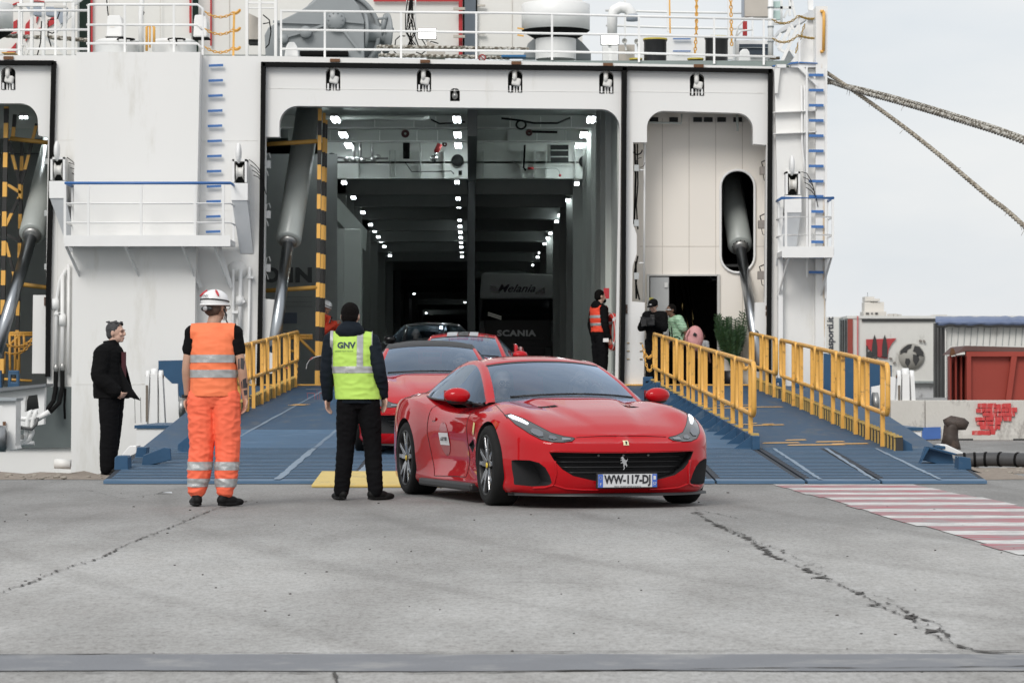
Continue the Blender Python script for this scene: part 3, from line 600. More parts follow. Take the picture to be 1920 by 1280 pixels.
# ------------------------------------------------ beige recess of the passenger door
YR = HYP+1.15
fnr = lambda a, y: P(a[0], a[1], y)
obl = rr(1351, 319, 1415, 511, 31)
dr = [(1217, 517), (1345, 517), (1345, 760), (1217, 760)]
MB().plate([(1165, 190), (1460, 190), (1460, 762), (1165, 762)], [obl, dr], YR, .12).build('recess_wall', beige, ship)
m = MB(); m.box2((P(1176, 0, HYP).x, HYP+.35, .9), (P(1172, 0, HYP).x-.1, YR, 7.2)); m.box2((P(1452, 0, YR).x, HYP+.35, .9), (P(1456, 0, YR).x, YR, 7.2)); m.build('recess_side', beige, ship)
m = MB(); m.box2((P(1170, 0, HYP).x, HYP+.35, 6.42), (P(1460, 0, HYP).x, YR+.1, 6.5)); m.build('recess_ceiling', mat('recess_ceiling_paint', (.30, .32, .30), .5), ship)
seamm = mat('panel_joint', (.53, .48, .42), .6)
for x in (1242, 1292, 1342, 1392, 1435):
    segs = [(222, 517 if 1217 < x < 1345 else 740)]
    if x == 1392: segs = [(222, 319), (511, 740)]
    for a, b in segs: MB().box2(P(x-.5, a, YR-.004), P(x+.5, b, YR)).build('panel_joint', seamm, ship)
for a, b in ((1200, 1350), (1416, 1440)):
    MB().box2(P(a, 461.5, YR-.004), P(b, 462.5, YR)).build('panel_joint', seamm, ship)
m = MB(); pts = [P(x, y, YR-.03) for x, y in obl]; m.tube(pts+[pts[0]], .028, 6, cap=False); m.build('opening_rim', white2, ship)
m = MB(); m.box2(P(1335, 300, YR+.15), P(1440, 530, YR+2.6)); vs = m; m.f = [f for i, f in enumerate(m.f)]; 
m = MB()
a, b = P(1335, 300, YR+.14), P(1440, 530, YR+2.8)
for box in (((a.x, b.y, b.z), (b.x, b.y+.05, a.z)), ((a.x-.05, a.y, b.z), (a.x, b.y, a.z)), ((b.x, a.y, b.z), (b.x+.05, b.y, a.z)), ((a.x, a.y, a.z), (b.x, b.y, a.z+.05)), ((a.x, a.y, b.z-.05), (b.x, b.y, b.z))): m.box2(*box)
m.build('cylinder_well', dark, ship)
# door frame, dark stair space, door leaf
m = MB()
for a, b in (((1213, 514), (1217, 735)), ((1345, 514), (1349, 735)), ((1217, 514), (1345, 517.5))): m.box2(P(*a, YR-.05), P(*b, YR+.05))
m.build('entrance_frame', mat('pale_metal', (.58, .57, .54), .35, .3), ship)
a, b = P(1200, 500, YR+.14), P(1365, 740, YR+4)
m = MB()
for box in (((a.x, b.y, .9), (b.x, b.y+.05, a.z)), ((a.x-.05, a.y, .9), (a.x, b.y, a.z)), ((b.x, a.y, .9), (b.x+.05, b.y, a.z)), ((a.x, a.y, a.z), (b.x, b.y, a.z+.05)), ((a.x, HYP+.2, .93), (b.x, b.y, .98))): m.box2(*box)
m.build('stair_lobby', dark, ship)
brass = mat('brass_rail', (.40, .30, .13), .25, 1.)
for (x0, y0, x1, y1) in ((1271, 518, 1296, 640), (1280, 518, 1306, 640), (1290, 518, 1300, 600), (1262, 530, 1272, 650)):
    m = MB(); m.tube([P(x0, y0, YR+2.5), P(x1, y1, YR+1.6)], .014, 6); m.build('stair_rail', brass, ship)
m = MB(); m.ell(P(1279, 574, YR+1.8), (.05, .1, .17)); m.build('stair_rail', brass, ship)
dl = MB().box2(P(1219, 519, YR-.02), P(1254, 735, YR+.05)).build('entrance_door', mat('door_leaf_grey', (.42, .43, .43), .4), ship, bevel=.01)
m = MB(); m.box2(P(1246, 530, YR-.05), P(1252, 539, YR-.02)); m.box2(P(1245, 611, YR-.05), P(1250, 626, YR-.02)); m.tube([P(1247, 616, YR-.08), P(1241, 616, YR-.08)], .012, 6); m.build('door_handle', mat('door_fitting', (.66, .66, .64), .3, .5), dl)
MB().box2(P(1217.5, 558, YR-.05), P(1225, 574, YR-.045)).build('notice', mat('yellow_notice', (.75, .68, .12), .6), dl)
# white step box beside the doorway, small fittings
pipe([(1190, 270), (1192, 330), (1189, 420)], .02, black, 'cable', Y=YR-.9); pipe([(1195, 270), (1196, 345), (1193, 385), (1196, 430)], .014, black, 'cable', Y=YR-.9)
pipe([(1192, 490), (1193, 560)], .02, black, 'cable', Y=YR-.9); pipe([(1196, 480), (1190, 510), (1194, 540), (1199, 562)], .016, black, 'cable', Y=YR-.9)
m = MB(); m.tube([P(1195+9*cos(t*.42), 281+9*sin(t*.42), YR-.9) for t in range(9)], .013, 5); m.build('cable', black, ship)
m = MB(); m.tube([P(1201+8*cos(t*.45), 305+9*sin(t*.45), YR-.9) for t in range(12)], .006, 5); m.build('cable', black, ship)
for y in (315, 418, 517): MB().box2(P(1189, y-6, YR-1.05), P(1197, y+7, YR-.85)).build('junction_box', mat('box_grey', (.45, .47, .47), .5), ship)
for y in (319, 493): pipe([(1197, y), (1207, y)], .015, white2, 'bracket', Y=YR-.95)
pipe([(1208.5, 267), (1208, 400), (1207, 566)], .022, white2, 'pipe', Y=HYP+.5)
for x, y in ((1431, 320), (1428, 421), (1427, 516)):
    MB().box2(P(x-5, y-8, HYP+.5), P(x+5, y+8, HYP+.75)).build('junction_box', mat('box_brown_grey', (.30, .27, .25), .5), ship)
    pipe([(x-1, y-8), (x-3, y-16), (x+4, y-19), (x+8, y-21)], .012, black, 'cable', Y=HYP+.6); pipe([(x, y+8), (x+2, y+18), (x+8, y+21)], .008, black, 'cable', Y=HYP+.6)
pipe([(1215, 222), (1216, 230), (1278, 231), (1278, 214)], .02, inwhite, 'pipe', Y=YR-.4)
pipe([(1382, 214), (1383, 246)], .025, inwhite, 'pipe', Y=YR-.4)
for x in (1218, 1255, 1300, 1320, 1345, 1375): MB().box2(P(x, 220, YR-.1), P(x+16, 229, YR-.06)).build('ceiling_slot', dark, ship)
for x, y in ((502, 272), (503, 308), (499, 402), (500, 497)):
    pass
# door-edge fittings on the left jamb of the main opening
for y in (308, 402, 502): 
    MB().box2(P(499, y-7, HYP+.42), P(508, y+8, HYP+.6)).build('junction_box', white2, ship); pipe([(497, y+8), (501, y+14), (503, y+22)], .012, white2, 'cable', Y=HYP+.5)
    pipe([(499, y-8), (500, y-18), (505, y-21), (507, y-12)], .01, white2, 'cable', Y=HYP+.5)
for y in (303, 400, 500): MB().box2(P(83, y-6, HYP+.42), P(92, y+6, HYP+.6)).build('junction_box', mat('box_grey', ()), ship)
for x0, ysx in ((1175, (575, 584)), (488, (570, 578)), (1437, (577, 588)), (84, (561, 569))):
    for y in ysx: MB().box2(P(x0-1.5, y-4, HYP+.03), P(x0+1.5, y+4, HYP+.06)).build('hinge_slot', brown, ship)
for x in (1178, 1202):
    for y in (643, 658, 673): MB().box2(P(x-2.5, y-.8, HYP+.04), P(x+2.5, y+.8, HYP+.06)).build('rung_stub', mat('brass_rail', ()), ship)
# ================================================================ HYDRAULIC CYLINDERS
def cylinder(top, mid, low, rb, rr_, label, Yt, Ym, Yl):
    t = thing('hydraulic_cylinder', label, 'hydraulic cylinder', P(*low, Yl), 'hydraulic cylinders of the stern ramps')
    a, b, c = P(*top, Yt), P(*mid, Ym), P(*low, Yl); ax = (b-a).normalized()
    m = MB(); L = (b-a).length; m.lathe(a, ax, [(0, 0), (rb, 0), (rb, L-.03), (rb-.03, L), (0, L)], 32); m.build('barrel', cylgrey, t)
    m = MB(); m.lathe(b, ax, [(0, 0), (rr_*1.5, 0), (rr_*1.5, .05), (rr_*1.15, .09), (0, .09)], 20); m.build('gland', steel, t)
    u = ax.cross(V((1, 0, 0))).normalized(); w = ax.cross(u)
    for k in range(12):
        p = b+(u*cos(k*pi/6)+w*sin(k*pi/6))*rb*.62; m = MB(); m.lathe(p-ax*.005, ax, [(0, 0), (.016, 0), (.016, .02), (0, .02)], 6); m.build('bolt', black, t)
    m = MB(); m.tube([b-ax*.1, c], rr_, 20); m.build('rod', rodm, t)
    return t
cylinder((583, 180), (541, 452), (513, 655), .25, .115, 'large grey hydraulic cylinder with chrome rod inside the left of the main doorway', 60.6, 57.9, 56.2)
cylinder((1350, 230), (1388, 462), (1425, 690), .245, .105, 'grey hydraulic cylinder leaning out of the oblong hole in the beige wall', 61.5, 58.5, 56.6)
cylinder((112, 235), (60, 440), (-8, 665), .26, .125, 'grey hydraulic cylinder with chrome rod in the left doorway', 61, 58, 56.3)
# ================================================================ STRIPED HEIGHT GATES
ybk = chevrons('yellow_black_bands', (.86, .47, .10), (.02, .02, .02), 1.72)
def stripe_bar(m, a, b, w=.085, par=None): m = MB(); m.bar(a, b, w, w*1.0); return m.build('striped_post', ybk, par)
g = thing('striped_gate', 'yellow and black banded gate post standing beside the cylinder in the main doorway', 'gate', P(598, 722, 58.1))
stripe_bar(None, P(600, 204, 58.1), P(594, 722, 58.1), .074, g); stripe_bar(None, P(611, 225, 58.9), P(604, 722, 58.9), .07, g); stripe_bar(None, P(608, 212, 58.6), P(600.5, 722, 58.6), .06, g)
for y0, y1 in ((271, 265), (545, 539)):
    m = MB(); m.tube([P(496, y0, 58.1), P(595, y1, 58.1)], .045, 10); m.build('cross_bar', mat('dull_yellow_paint', (.45, .25, .05), .5), g)
for a, b in (((541, 629), (586, 629)), ((541, 634), (586, 634)), ((557, 630), (592, 665)), ((590, 661), (600, 668)), ((541, 658), (556, 658)), ((553, 640), (554, 716))):
    m = MB(); m.tube([P(*a, 58.9), P(*b, 58.9)], .03, 8); m.build('railing_bar', yellow, g)
m = MB(); m.box2(P(556, 721, 57.6), P(606, 725, 57.4)); m.build('threshold_bar', yellow, g)
g = thing('striped_gate', 'braced yellow and black banded gate filling the left doorway', 'gate', P(8, 700, 58.1))
stripe_bar(None, P(12, 200, 58.0), P(3, 720, 58.0), .085, g); stripe_bar(None, P(28, 215, 58.9), P(24, 262, 58.9), .07, g); stripe_bar(None, P(42, 262, 58.9), P(30, 720, 58.9), .07, g)
for a, b in (((16, 262), (37, 345)), ((69, 232), (40, 345)), ((37, 345), (38, 375)), ((36, 370), (10, 425)), ((12, 345), (40, 362)), ((10, 450), (30, 530)), ((12, 440), (38, 452))): stripe_bar(None, P(*a, 58.6), P(*b, 58.6), .06, g)
m = MB(); m.tube([P(20, 260, 58.3), P(94, 268, 58.1)], .045, 8); m.tube([P(24, 531, 58.3), P(94, 540, 58.1)], .045, 8); m.build('cross_bar', mat('dull_yellow_paint', ()), g)
for a, b in (((10, 624), (62, 624)), ((10, 628), (62, 628)), ((40, 626), (14, 650)), ((62, 634), (42, 652)), ((8, 660), (8, 700)), ((18, 626), (19, 700)), ((29, 626), (28, 700)), ((36, 626), (36, 700)), ((45, 626), (45, 660)), ((2, 710), (60, 714))):
    m = MB(); m.tube([P(*a, 58.7), P(*b, 58.7)], .026, 8); m.build('railing_bar', yellow, g)
def chain(pts, lnk=.06, r=.008, name='chain', mt=yellow, par=None, lab=None, cat=None):
    m = MB(); acc = 0; L = [V(p) for p in pts]; k = 0
    for a, b in zip(L, L[1:]):
        d = b-a; n = max(1, int(d.length/lnk)); dn = d.normalized(); u = dn.cross(V((0, 1, 0))); u = u.normalized() if u.length > .1 else V((1, 0, 0)); w = dn.cross(u)
        for i in range(n):
            c = a+d*((i+.5)/n); s = u if k % 2 else (u*.3+w).normalized(); k += 1
            ring = [c+dn*lnk*.62*cos(t*pi/4)+s*lnk*.36*sin(t*pi/4) for t in range(9)]; m.tube(ring, r, 4, cap=False)
    o = m.build(name, mt, par); 
    if lab: tag(o, lab, cat)
    return o
def sag(a, b, s, n=10): return [V(a).lerp(V(b), i/n)-V((0, 0, s*(1-(2*i/n-1)**2))) for i in range(n+1)]
chain(sag(P(12, 645, 58.5), P(62, 635, 58.5), .1), .07, .01, par=g); chain(sag(P(10, 660, 58.5), P(62, 640, 58.5), .12), .07, .01, par=g)
# ================================================================ RAMPS
def rz(Y): return lerp(.035, .25, (Y-30.5)/5.5) if Y < 36 else .25+(Y-36)*.75/21
def ramp_surface(mb, xa, xb, Ya, Yb, dz=0, th=.12):
    vs = []
    for Y, x0, x1 in ((Ya, xa[0], xb[0]), (Yb, xa[1], xb[1])):
        z = rz(Y)+dz; vs += [V((x0, Y, z)), V((x1, Y, z)), V((x0, Y, z-th)), V((x1, Y, z-th))]
    return mb.add(vs, [(0, 1, 5, 4), (2, 6, 7, 3), (0, 2, 3, 1), (4, 5, 7, 6), (0, 4, 6, 2), (1, 3, 7, 5)])
ribm = mat('worn_rib_edges', (.085, .155, .245), .5, spec=.25, var=.25, scale=5, dirt=(.13, .20, .29), dscale=4, dth=.55, stretch=(.5, 1, 1))
gapm = mat('rib_gap_shade', (.007, .014, .026), .7, var=.3, scale=6)  # near-black colour standing in for shade between the low ribs
weldm = mat('pale_weld_band', (.18, .25, .33), .5, var=.3, scale=8)
def make_ramp(name, label, loc, xl, xr_, cuts, ribs_to):
    t = thing(name, label, 'ramp', loc)
    # xl(Y), xr_(Y) edges
    m = MB(); ramp_surface(m, (xl(36), xl(48)), (xr_(36), xr_(48)), 36.03, 48); ramp_surface(m, (xl(48), xl(57)), (xr_(48), xr_(57)), 48, 57.2); m.build('ramp_deck', rampdeck, t)
    cs = [None]+cuts+[None]
    for a, b in zip(cs, cs[1:]):
        a0 = (xl(30.5), xl(36)) if a is None else (a+.012, a+.012); b0 = (xr_(30.5), xr_(36)) if b is None else (b-.012, b-.012)
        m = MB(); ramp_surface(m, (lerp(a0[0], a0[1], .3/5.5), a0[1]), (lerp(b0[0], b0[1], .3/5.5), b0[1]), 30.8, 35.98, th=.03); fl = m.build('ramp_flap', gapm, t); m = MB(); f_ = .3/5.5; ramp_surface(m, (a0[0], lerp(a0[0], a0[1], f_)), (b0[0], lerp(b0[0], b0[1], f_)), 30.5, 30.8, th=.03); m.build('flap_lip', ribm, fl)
        Y = 30.95; sh = None
        while Y < 35.9:
            u = (Y-30.5)/5.5; x0, x1 = lerp(a0[0], a0[1], u)+.06, lerp(b0[0], b0[1], u)-.06; z = rz(Y)
            m = MB(); m.add([(x0, Y-.050, z), (x1, Y-.050, z), (x1, Y-.045, z+.006), (x0, Y-.045, z+.006), (x0, Y+.045, z+.006), (x1, Y+.045, z+.006), (x0, Y+.050, z), (x1, Y+.050, z)], [(0, 1, 2, 3), (3, 2, 5, 4), (4, 5, 7, 6), (0, 3, 4, 6), (1, 7, 5, 2)])
            m.build('rib', ribm, fl); Y += .235
    Y = 36.2
    while Y < ribs_to:
        z = rz(Y); x0, x1 = xl(Y)+.6, xr_(Y)-.1
        m = MB(); m.add([(x0, Y-.025, z), (x1, Y-.025, z), (x1, Y, z+.010), (x0, Y, z+.010), (x0, Y+.025, z), (x1, Y+.025, z)], [(0, 1, 2, 3), (3, 2, 5, 4)]); m.build('rib', ribm, t); Y += .27
    return t
mainramp = make_ramp('vehicle_ramp', 'wide blue ribbed steel vehicle ramp the red cars drive down', (0, 44, 0), lambda Y: -4.25-.055*(Y-30.5) if Y < 48 else -5.2, lambda Y: 2.98-.012*(Y-36), [-1.63, .62, 2.12], 40.5)
walkramp = make_ramp('walkway_ramp', 'narrower blue ramp on the right between two yellow railings', (4, 44, 0), lambda Y: 3.01-.012*(Y-36), lambda Y: 4.94+.055*(Y-30.5) if Y < 48 else 5.9, [3.84], 36)
def band(par, x0, y0, x1, y1, w, mt=weldm, dz=.009):
    m = MB(); N = 24; rows = []; dx = (x1-x0)/(y1-y0)
    rn = random.Random(int(x0*100))
    for i in range(N+1):
        Y = lerp(y0, y1, i/N); X = lerp(x0, x1, i/N)+rn.uniform(-.006, .006); ww = w*rn.uniform(.6, 1.1); z = rz(Y)+dz; rows.append([V((X-ww/2, Y, z)), V((X+ww/2, Y, z))])
    m.grid(rows, False); return m.build('weld_band', mt, par)
for x in (-2.45, -1.63, .9): band(mainramp, x, 30.62, x+.03, 35.9, .085)
for x in (3.84, 3.2, 4.45): band(walkramp, x+.02 if x != 3.84 else x-.06, 30.62, x, 35.9, .05)
band(mainramp, -2.42, 36.1, -2.38, 47, .06, dz=.006); band(mainramp, -1.6, 36.1, -1.6, 44, .05, dz=.006); band(mainramp, -3.6, 36.1, -3.5, 55, .05, dz=.006)
# yellow arrow-like marks worn on the decks
def mark(par, cx, Y, s=1.):
    for dx, dy, w in ((-.35, .1, .5), (.05, -.35, .75), (.3, .35, .4), (-.1, .75, .3), (.5, -.1, .5)):
        x0 = cx+dx*s-w*s/2; y0 = Y+dy*s; m = MB(); z = lambda y: rz(y)+.006
        m.add([(x0, y0, z(y0)), (x0+w*s, y0+.12, z(y0+.12)), (x0+w*s*.96, y0+.3, z(y0+.3)), (x0+.05, y0+.2, z(y0+.2))], [(0, 1, 2, 3)]); m.build('painted_mark', yellow, par)
mark(walkramp, 3.75, 36.9, 1.); mark(walkramp, 3.2, 47.5, 1.6); mark(walkramp, 3.5, 41.6, .5)
band(mainramp, -3.55, 48, -3.45, 48.4, .3, yellow, .01)
MB().box2((-5.1, 56.9, rz(57)+.003), (5.7, 57.15, rz(57)+.03)).build('threshold_bar', yellow, mainramp)
# stops and guide blocks on the flaps
def block(par, pts_px, Y, dep, mt=blue, name='stop_block', lean=.1):
    a = [P(x, y, Y) for x, y in pts_px]; n = len(a); b = [p+V((0, dep, 0)) for p in a]
    m = MB(); m.add(a+b, [tuple(range(n)), tuple(reversed(range(n, 2*n)))]+[(i, (i+1) % n, (i+1) % n+n, i+n) for i in range(n)]); return m.build(name, mt, par, bevel=.008)
block(mainramp, [(214, 881), (240, 881), (240, 857), (237, 854), (219, 854), (215, 858)], 32.2, .3)
block(mainramp, [(252, 862), (273, 862), (275, 838), (257, 838)], 34.3, .3)
block(mainramp, [(265, 876), (321, 862), (319, 840), (307, 838), (268, 853)], 33, .06)
block(mainramp, [(330, 858), (362, 842), (362, 817), (354, 815), (334, 832)], 35.2, .06)
block(walkramp, [(1676, 838), (1713, 854), (1710, 832), (1681, 815)], 35.5, .06)
block(walkramp, [(1726, 861), (1789, 878), (1786, 852), (1734, 838)], 33.2, .06)
block(walkramp, [(1726, 861), (1734, 838), (1786, 852), (1793, 850), (1740, 836)], 33.19, -.12)
block(walkramp, [(1797, 880), (1822, 880), (1820, 858), (1798, 855)], 32.2, .3)
block(walkramp, [(1753, 840), (1773, 842), (1773, 836), (1753, 834)], 36, .2)
# white side beams with blue tops
def beam(par, px0, px1, yt, yb, Y):
    a, b = P(px0, yt, Y), P(px1, yb, Y)
    MB().box2((a.x, Y, b.z), (b.x, Y+3, a.z)).build('side_beam', white2, par); MB().box2((a.x-.03, Y-.03, a.z+.002), (b.x+.03, Y+3, a.z+.05)).build('beam_top', blue, par)
beam(mainramp, 256, 372, 803, 852, 46); beam(walkramp, 1652, 1727, 807, 829, 46)
block(mainramp, [(222, 864), (256, 850), (256, 835), (242, 836), (230, 850)], 36.5, .4, white2, 'side_beam')
block(walkramp, [(1762, 833), (1775, 833), (1812, 851), (1832, 855), (1832, 867), (1820, 868), (1800, 855), (1765, 845)], 36.2, .4, white2, 'side_beam')
# link arms and hull brackets beside the ramp
def arm(par, x, s):
    m = MB(); p = lambda dx, y: P(x+s*dx, y, 54)
    for dx, w in ((-12, .06), (0, .10), (12, .06)):
        top = p(dx, 705 if dx else 701); bot = p(dx*1.4 if s > 0 else dx*.6, 797)
        m.bar(top, bot, w*1.2 if dx else .13, .25, up=(0, 1, 0)); m.lathe(top-V((w*.6, 0, 0)), (1, 0, 0), [(0, 0), (.11, 0), (.11, w*1.2), (0, w*1.2)], 20)
    o = m.build('lift_arm', white2, par)
    m = MB(); m.tube([p(-17, 706), p(17, 706)], .035, 10); m.build('arm_pin', rust, o)
    m = MB(); m.box2(p(-15, 722)+V((0, -.14, 0)), p(-11, 790)+V((0, -.13, 0))); m.build('grease_streak', mat('grease', (.16, .13, .1), .5), o)
arm(mainramp, 290, 1); arm(walkramp, 1697, 1)
def wing(par, pts, Y, mt, name, d=.12): MB().plate(pts, [], Y, d).build(name, mt, par)
wing(mainramp, [(297, 676), (385, 674), (385, 790), (352, 790), (343, 752), (332, 737), (318, 718), (297, 716)], 56.2, blue, 'blue_panel')
wing(mainramp, [(302, 700), (322, 719), (333, 719), (334, 752), (352, 754), (350, 775), (330, 797), (306, 797)], 55.6, white2, 'hinge_plate')
wing(walkramp, [(1545, 662), (1672, 685), (1672, 715), (1640, 740), (1630, 800), (1545, 790)], 56.2, blue, 'blue_panel')
wing(walkramp, [(1668, 706), (1676, 706), (1692, 720), (1686, 800), (1634, 800), (1634, 725), (1650, 722)], 55.6, white2, 'hinge_plate')
m = MB(); m.lathe(P(1636, 755, 55.4), (1, 0, 0), [(0, 0), (.2, 0), (.2, .1), (0, .1)], 20); m.build('hinge_boss', steel, walkramp)
m = MB(); m.lathe(P(337, 765, 55.3), (1, 0, 0), [(0, 0), (.2, 0), (.2, .1), (0, .1)], 20); m.build('hinge_boss', steel, mainramp)
# small blue open brackets at the ramp root
def lug(x, y, par, Y=56.8, w=22, h=42):
    o = [(x, y), (x+w, y), (x+w+1, y+h), (x-1, y+h)]; hole = [(x+5, y+9), (x+w-5, y+9), (x+w-5, y+h-14), (x+5, y+h-14)]
    MB().plate(o, [hole], Y, .12).build('lifting_lug', blue, par, bevel=.015)
lug(1230, 716, walkramp, 53, 20, 42); lug(1206, 706, walkramp, 56, 18, 26); lug(1490, 718, walkramp, 56, 20, 40); lug(1452, 708, walkramp, 56, 14, 28); lug(15, 694, None or ship, 56, 20, 36); lug(1524, 656, walkramp, 56.1, 10, 130)
lug(-6, 694, ship, 56, 8, 36)
# ------------------------------------------------ yellow railings
ybase = chevrons('ribbed_kerb_paint', (.62, .36, .06), (.03, .03, .03), 8.5, 'y')
def rail_panel(par, xa, Ya, xb, Yb, h=1.03, low=.42, r=.032, posts=2, side=0):
    a, b = V((xa, Ya, rz(Ya))), V((xb, Yb, rz(Yb))); up = V((0, 0, 1))
    o = MB(); c = .10; d = (b-a); L = d.length; dn = d/L
    pts = []
    for (u, v) in ((c, h), (c*.3, h-c*.3), (0, h-c), (0, low+c), (c*.3, low+c*.3), (c, low), (L-c, low), (L-c*.3, low+c*.3), (L, low+c), (L, h-c), (L-c*.3, h-c*.3), (L-c, h), (c, h)): pts.append(a+dn*u+up*v)
    o.tube(pts, r, 8, cap=False); t = o.build('rail_loop', yellow, par)
    for k in range(posts):
        u = L*(.2 if posts == 2 and k == 0 else .8 if posts == 2 else .5); p = a+dn*u
        m = MB(); m.bar(p, p+up*(h-.02), .055, .055); m.build('rail_post', yellow, t)
    m = MB(); m.tube([a+dn*.1+up*(low+.3), b-dn*.1+up*(low+.3)], .001, 3)
    return t
def kerb(par, xa, Ya, xb, Yb, mt, off=0, h=.16):
    m = MB(); rows = []
    vs = [V((xa+off-.05, Ya, rz(Ya))), V((xb+off-.05, Yb, rz(Yb))), V((xb+off-.05, Yb, rz(Yb)+h)), V((xa+off-.05, Ya, rz(Ya)+h)), V((xa+off+.04, Ya, rz(Ya))), V((xb+off+.04, Yb, rz(Yb))), V((xb+off+.04, Yb, rz(Yb)+h)), V((xa+off+.04, Ya, rz(Ya)+h))]
    m.add(vs, [(0, 3, 2, 1), (4, 5, 6, 7), (3, 7, 6, 2), (0, 4, 7, 3), (1, 2, 6, 5)]); return m.build('kerb', mt, par)
R1 = [(35.9, 38.5), (38.75, 41.3), (41.5, 44.2), (44.4, 47.2), (47.4, 50.2), (51.0, 53.4), (53.6, 56.6)]
rail = thing('railing', 'yellow tubular railing along the right edge of the walkway ramp', 'railing', (4.6, 46, rz(46)), 'yellow railings on the ramps')
for a, b in R1: rail_panel(rail, 4.60, a, 4.60, b)
darkk = mat('kerb_black_paint', (.035, .033, .03), .6); ytooth = mat('kerb_rib_yellow', (.50, .34, .10), .5, var=.2, scale=20)
def teeth(par, X, side, Ya, Yb, step=.32, h=.17):
    k = kerb(par, X+side*.02, Ya, X+side*.02, Yb, darkk, 0, h); Y = Ya+.05
    while Y < Yb:
        z = rz(Y); x = X-side*.075 if side > 0 else X+.075
        m = MB(); xk = X+side*.02-(.05 if side > 0 else -.04); m.box((xk-side*.003, Y, z+h/2), (.022, .06, h)); m.box((X, Y, z+h+.005), (.1, .1, .02)); m.build('kerb_rib', ytooth, k); Y += step
for a, b in ((35.4, 39.4), (39.7, 44.4), (44.5, 50.4), (51, 57)): teeth(rail, 4.66, 1, a, b)
def XC(Y): return 2.98-.016*(Y-36)
railc = thing('railing', 'yellow tubular railing dividing the two ramps, with blue triangular feet', 'railing', (2.9, 46, rz(46)), 'yellow railings on the ramps')
for a, b in ((36.1, 38.3), (38.45, 41.1), (41.25, 43.9), (44.0, 46.2), (46.3, 48.6), (49.2, 52.2), (52.3, 55.2)): rail_panel(railc, XC(a), a, XC(b), b, 1.04, .40)
kerb(railc, XC(35.8), 35.8, XC(48.8), 48.8, blue, 0, .16); kerb(railc, XC(49.1), 49.1, XC(56), 56, blue, 0, .14)
Y = 35.85
while Y < 56:
    x = XC(Y); z = rz(Y); m = MB(); m.add([(x-.05, Y, z), (x-.28, Y, z), (x-.05, Y, z+.17), (x-.05, Y+.04, z), (x-.28, Y+.04, z), (x-.05, Y+.04, z+.17)], [(0, 1, 2), (3, 5, 4), (0, 3, 4, 1), (1, 4, 5, 2), (0, 2, 5, 3)]); m.build('gusset', blue, railc)
    m = MB(); m.box((x, Y+.3, z+.175), (.1, .3, .03)); m.build('kerb_rib', ytooth, railc); Y += 1.02
raill = thing('railing', 'yellow tubular railing along the left edge of the vehicle ramp', 'railing', (-4.15, 48, rz(48)), 'yellow railings on the ramps')
for a, b in ((39.4, 41.6), (41.75, 43.9), (44.1, 46.4), (46.6, 49.2), (49.4, 51.6), (51.8, 54.0), (54.1, 56.8)): rail_panel(raill, -4.15, a, -4.15, b, 1.05, .5, posts=2)
for a, b in ((39.4, 46.8), (47.6, 57)): teeth(raill, -4.2, -1, a, b, .34, .18)
chain(sag(P(557, 645, 57), P(556, 700, 57), 0)[:], .05, .012, par=raill)
m = MB(); m.tube([P(532, 686, 55.5), P(538, 690, 55.4), P(545, 693, 55.4)], .012, 5); m.build('ribbon_tape', mat('red_tape', (.6, .08, .08), .5), raill)
chain(sag(P(1204, 645, 56), P(1226, 656, 56), .2), .055, .011, par=railc); chain(sag(P(1207, 660, 56), P(1226, 675, 56), .28), .055, .011, par=railc)
chain(sag(P(1392, 680, 50), P(1400, 690, 50), .05), .06, .01, par=railc)
# yellow wedge plate at the foot of the ramp
m = MB(); a = G(584, 914); x0 = a.x; y0 = a.y
m.add([(x0, y0, .004), (.2, y0, .004), (.2, y0, .03), (x0, y0, .03), (x0+.02, 30.75, .13), (.2, 30.75, .13), (x0+.02, 30.75, .05), (.2, 30.75, .05)], [(0, 1, 2, 3), (3, 2, 5, 4), (4, 5, 7, 6), (0, 3, 4, 6), (1, 7, 5, 2), (0, 6, 7, 1)])
tag(m.build('wedge_plate', mat('wedge_yellow', (.62, .46, .14), .55, var=.12, scale=5, dirt=(.34, .27, .13), dscale=4, dth=.55), loc=(x0, y0, 0), bevel=.006), 'flat yellow wedge plate bridging quay and foot of the vehicle ramp', 'wedge plate')
# ------------------------------------------------ folded left ramp fragment, bottom left corner
lr = thing('hinge_structure', 'white steel hinge structure of the next ramp at the left edge of the photo', 'ramp hinge', P(40, 760, 52))
MB().plate([(-160, 742), (86, 719), (86, 724), (-160, 752)], [], 51.3, .9).build('deck_edge', mat('deck_edge_grey', (.16, .17, .18), .6, dirt=(.3, .29, .27), dscale=4), lr)
MB().plate([(-160, 752), (84, 723), (82, 795), (45, 800), (-160, 860)], [[(47, 752), (50, 742), (70, 739), (73, 765), (46, 772)]], 51.5, .2).build('side_plate', white2, lr)
m = MB(); m.box2(P(46, 740, 52.6), P(74, 775, 52.7)); m.build('side_recess', dark, lr)
MB().plate([(-60, 748), (30, 750), (30, 757), (29, 835), (32, 841), (16, 845), (3, 828), (8, 790), (5, 760), (-60, 760)], [], 49, .5).build('hinge_bracket', white2, lr)
MB().plate([(-60, 744), (31, 746), (30, 751), (-60, 752)], [], 48.9, .7).build('bracket_top', mat('grey_top', (.35, .38, .4), .5), lr)
m = MB(); m.lathe(P(-8, 822, 48.8), (1, 0, 0), [(0, 0), (.22, 0), (.22, .16), (.1, .2), (0, .2)], 20); m.build('roller', mat('roller_grey', (.3, .31, .32), .3, .6), lr)
for d in (0, 10):
    pipe([(60+d, 772), (58+d, 772), (52+d, 785), (50+d, 812), (44+d, 826), (34+d*.5, 833)], .045, white2, 'bent_pipe', lr, Y=50.5)
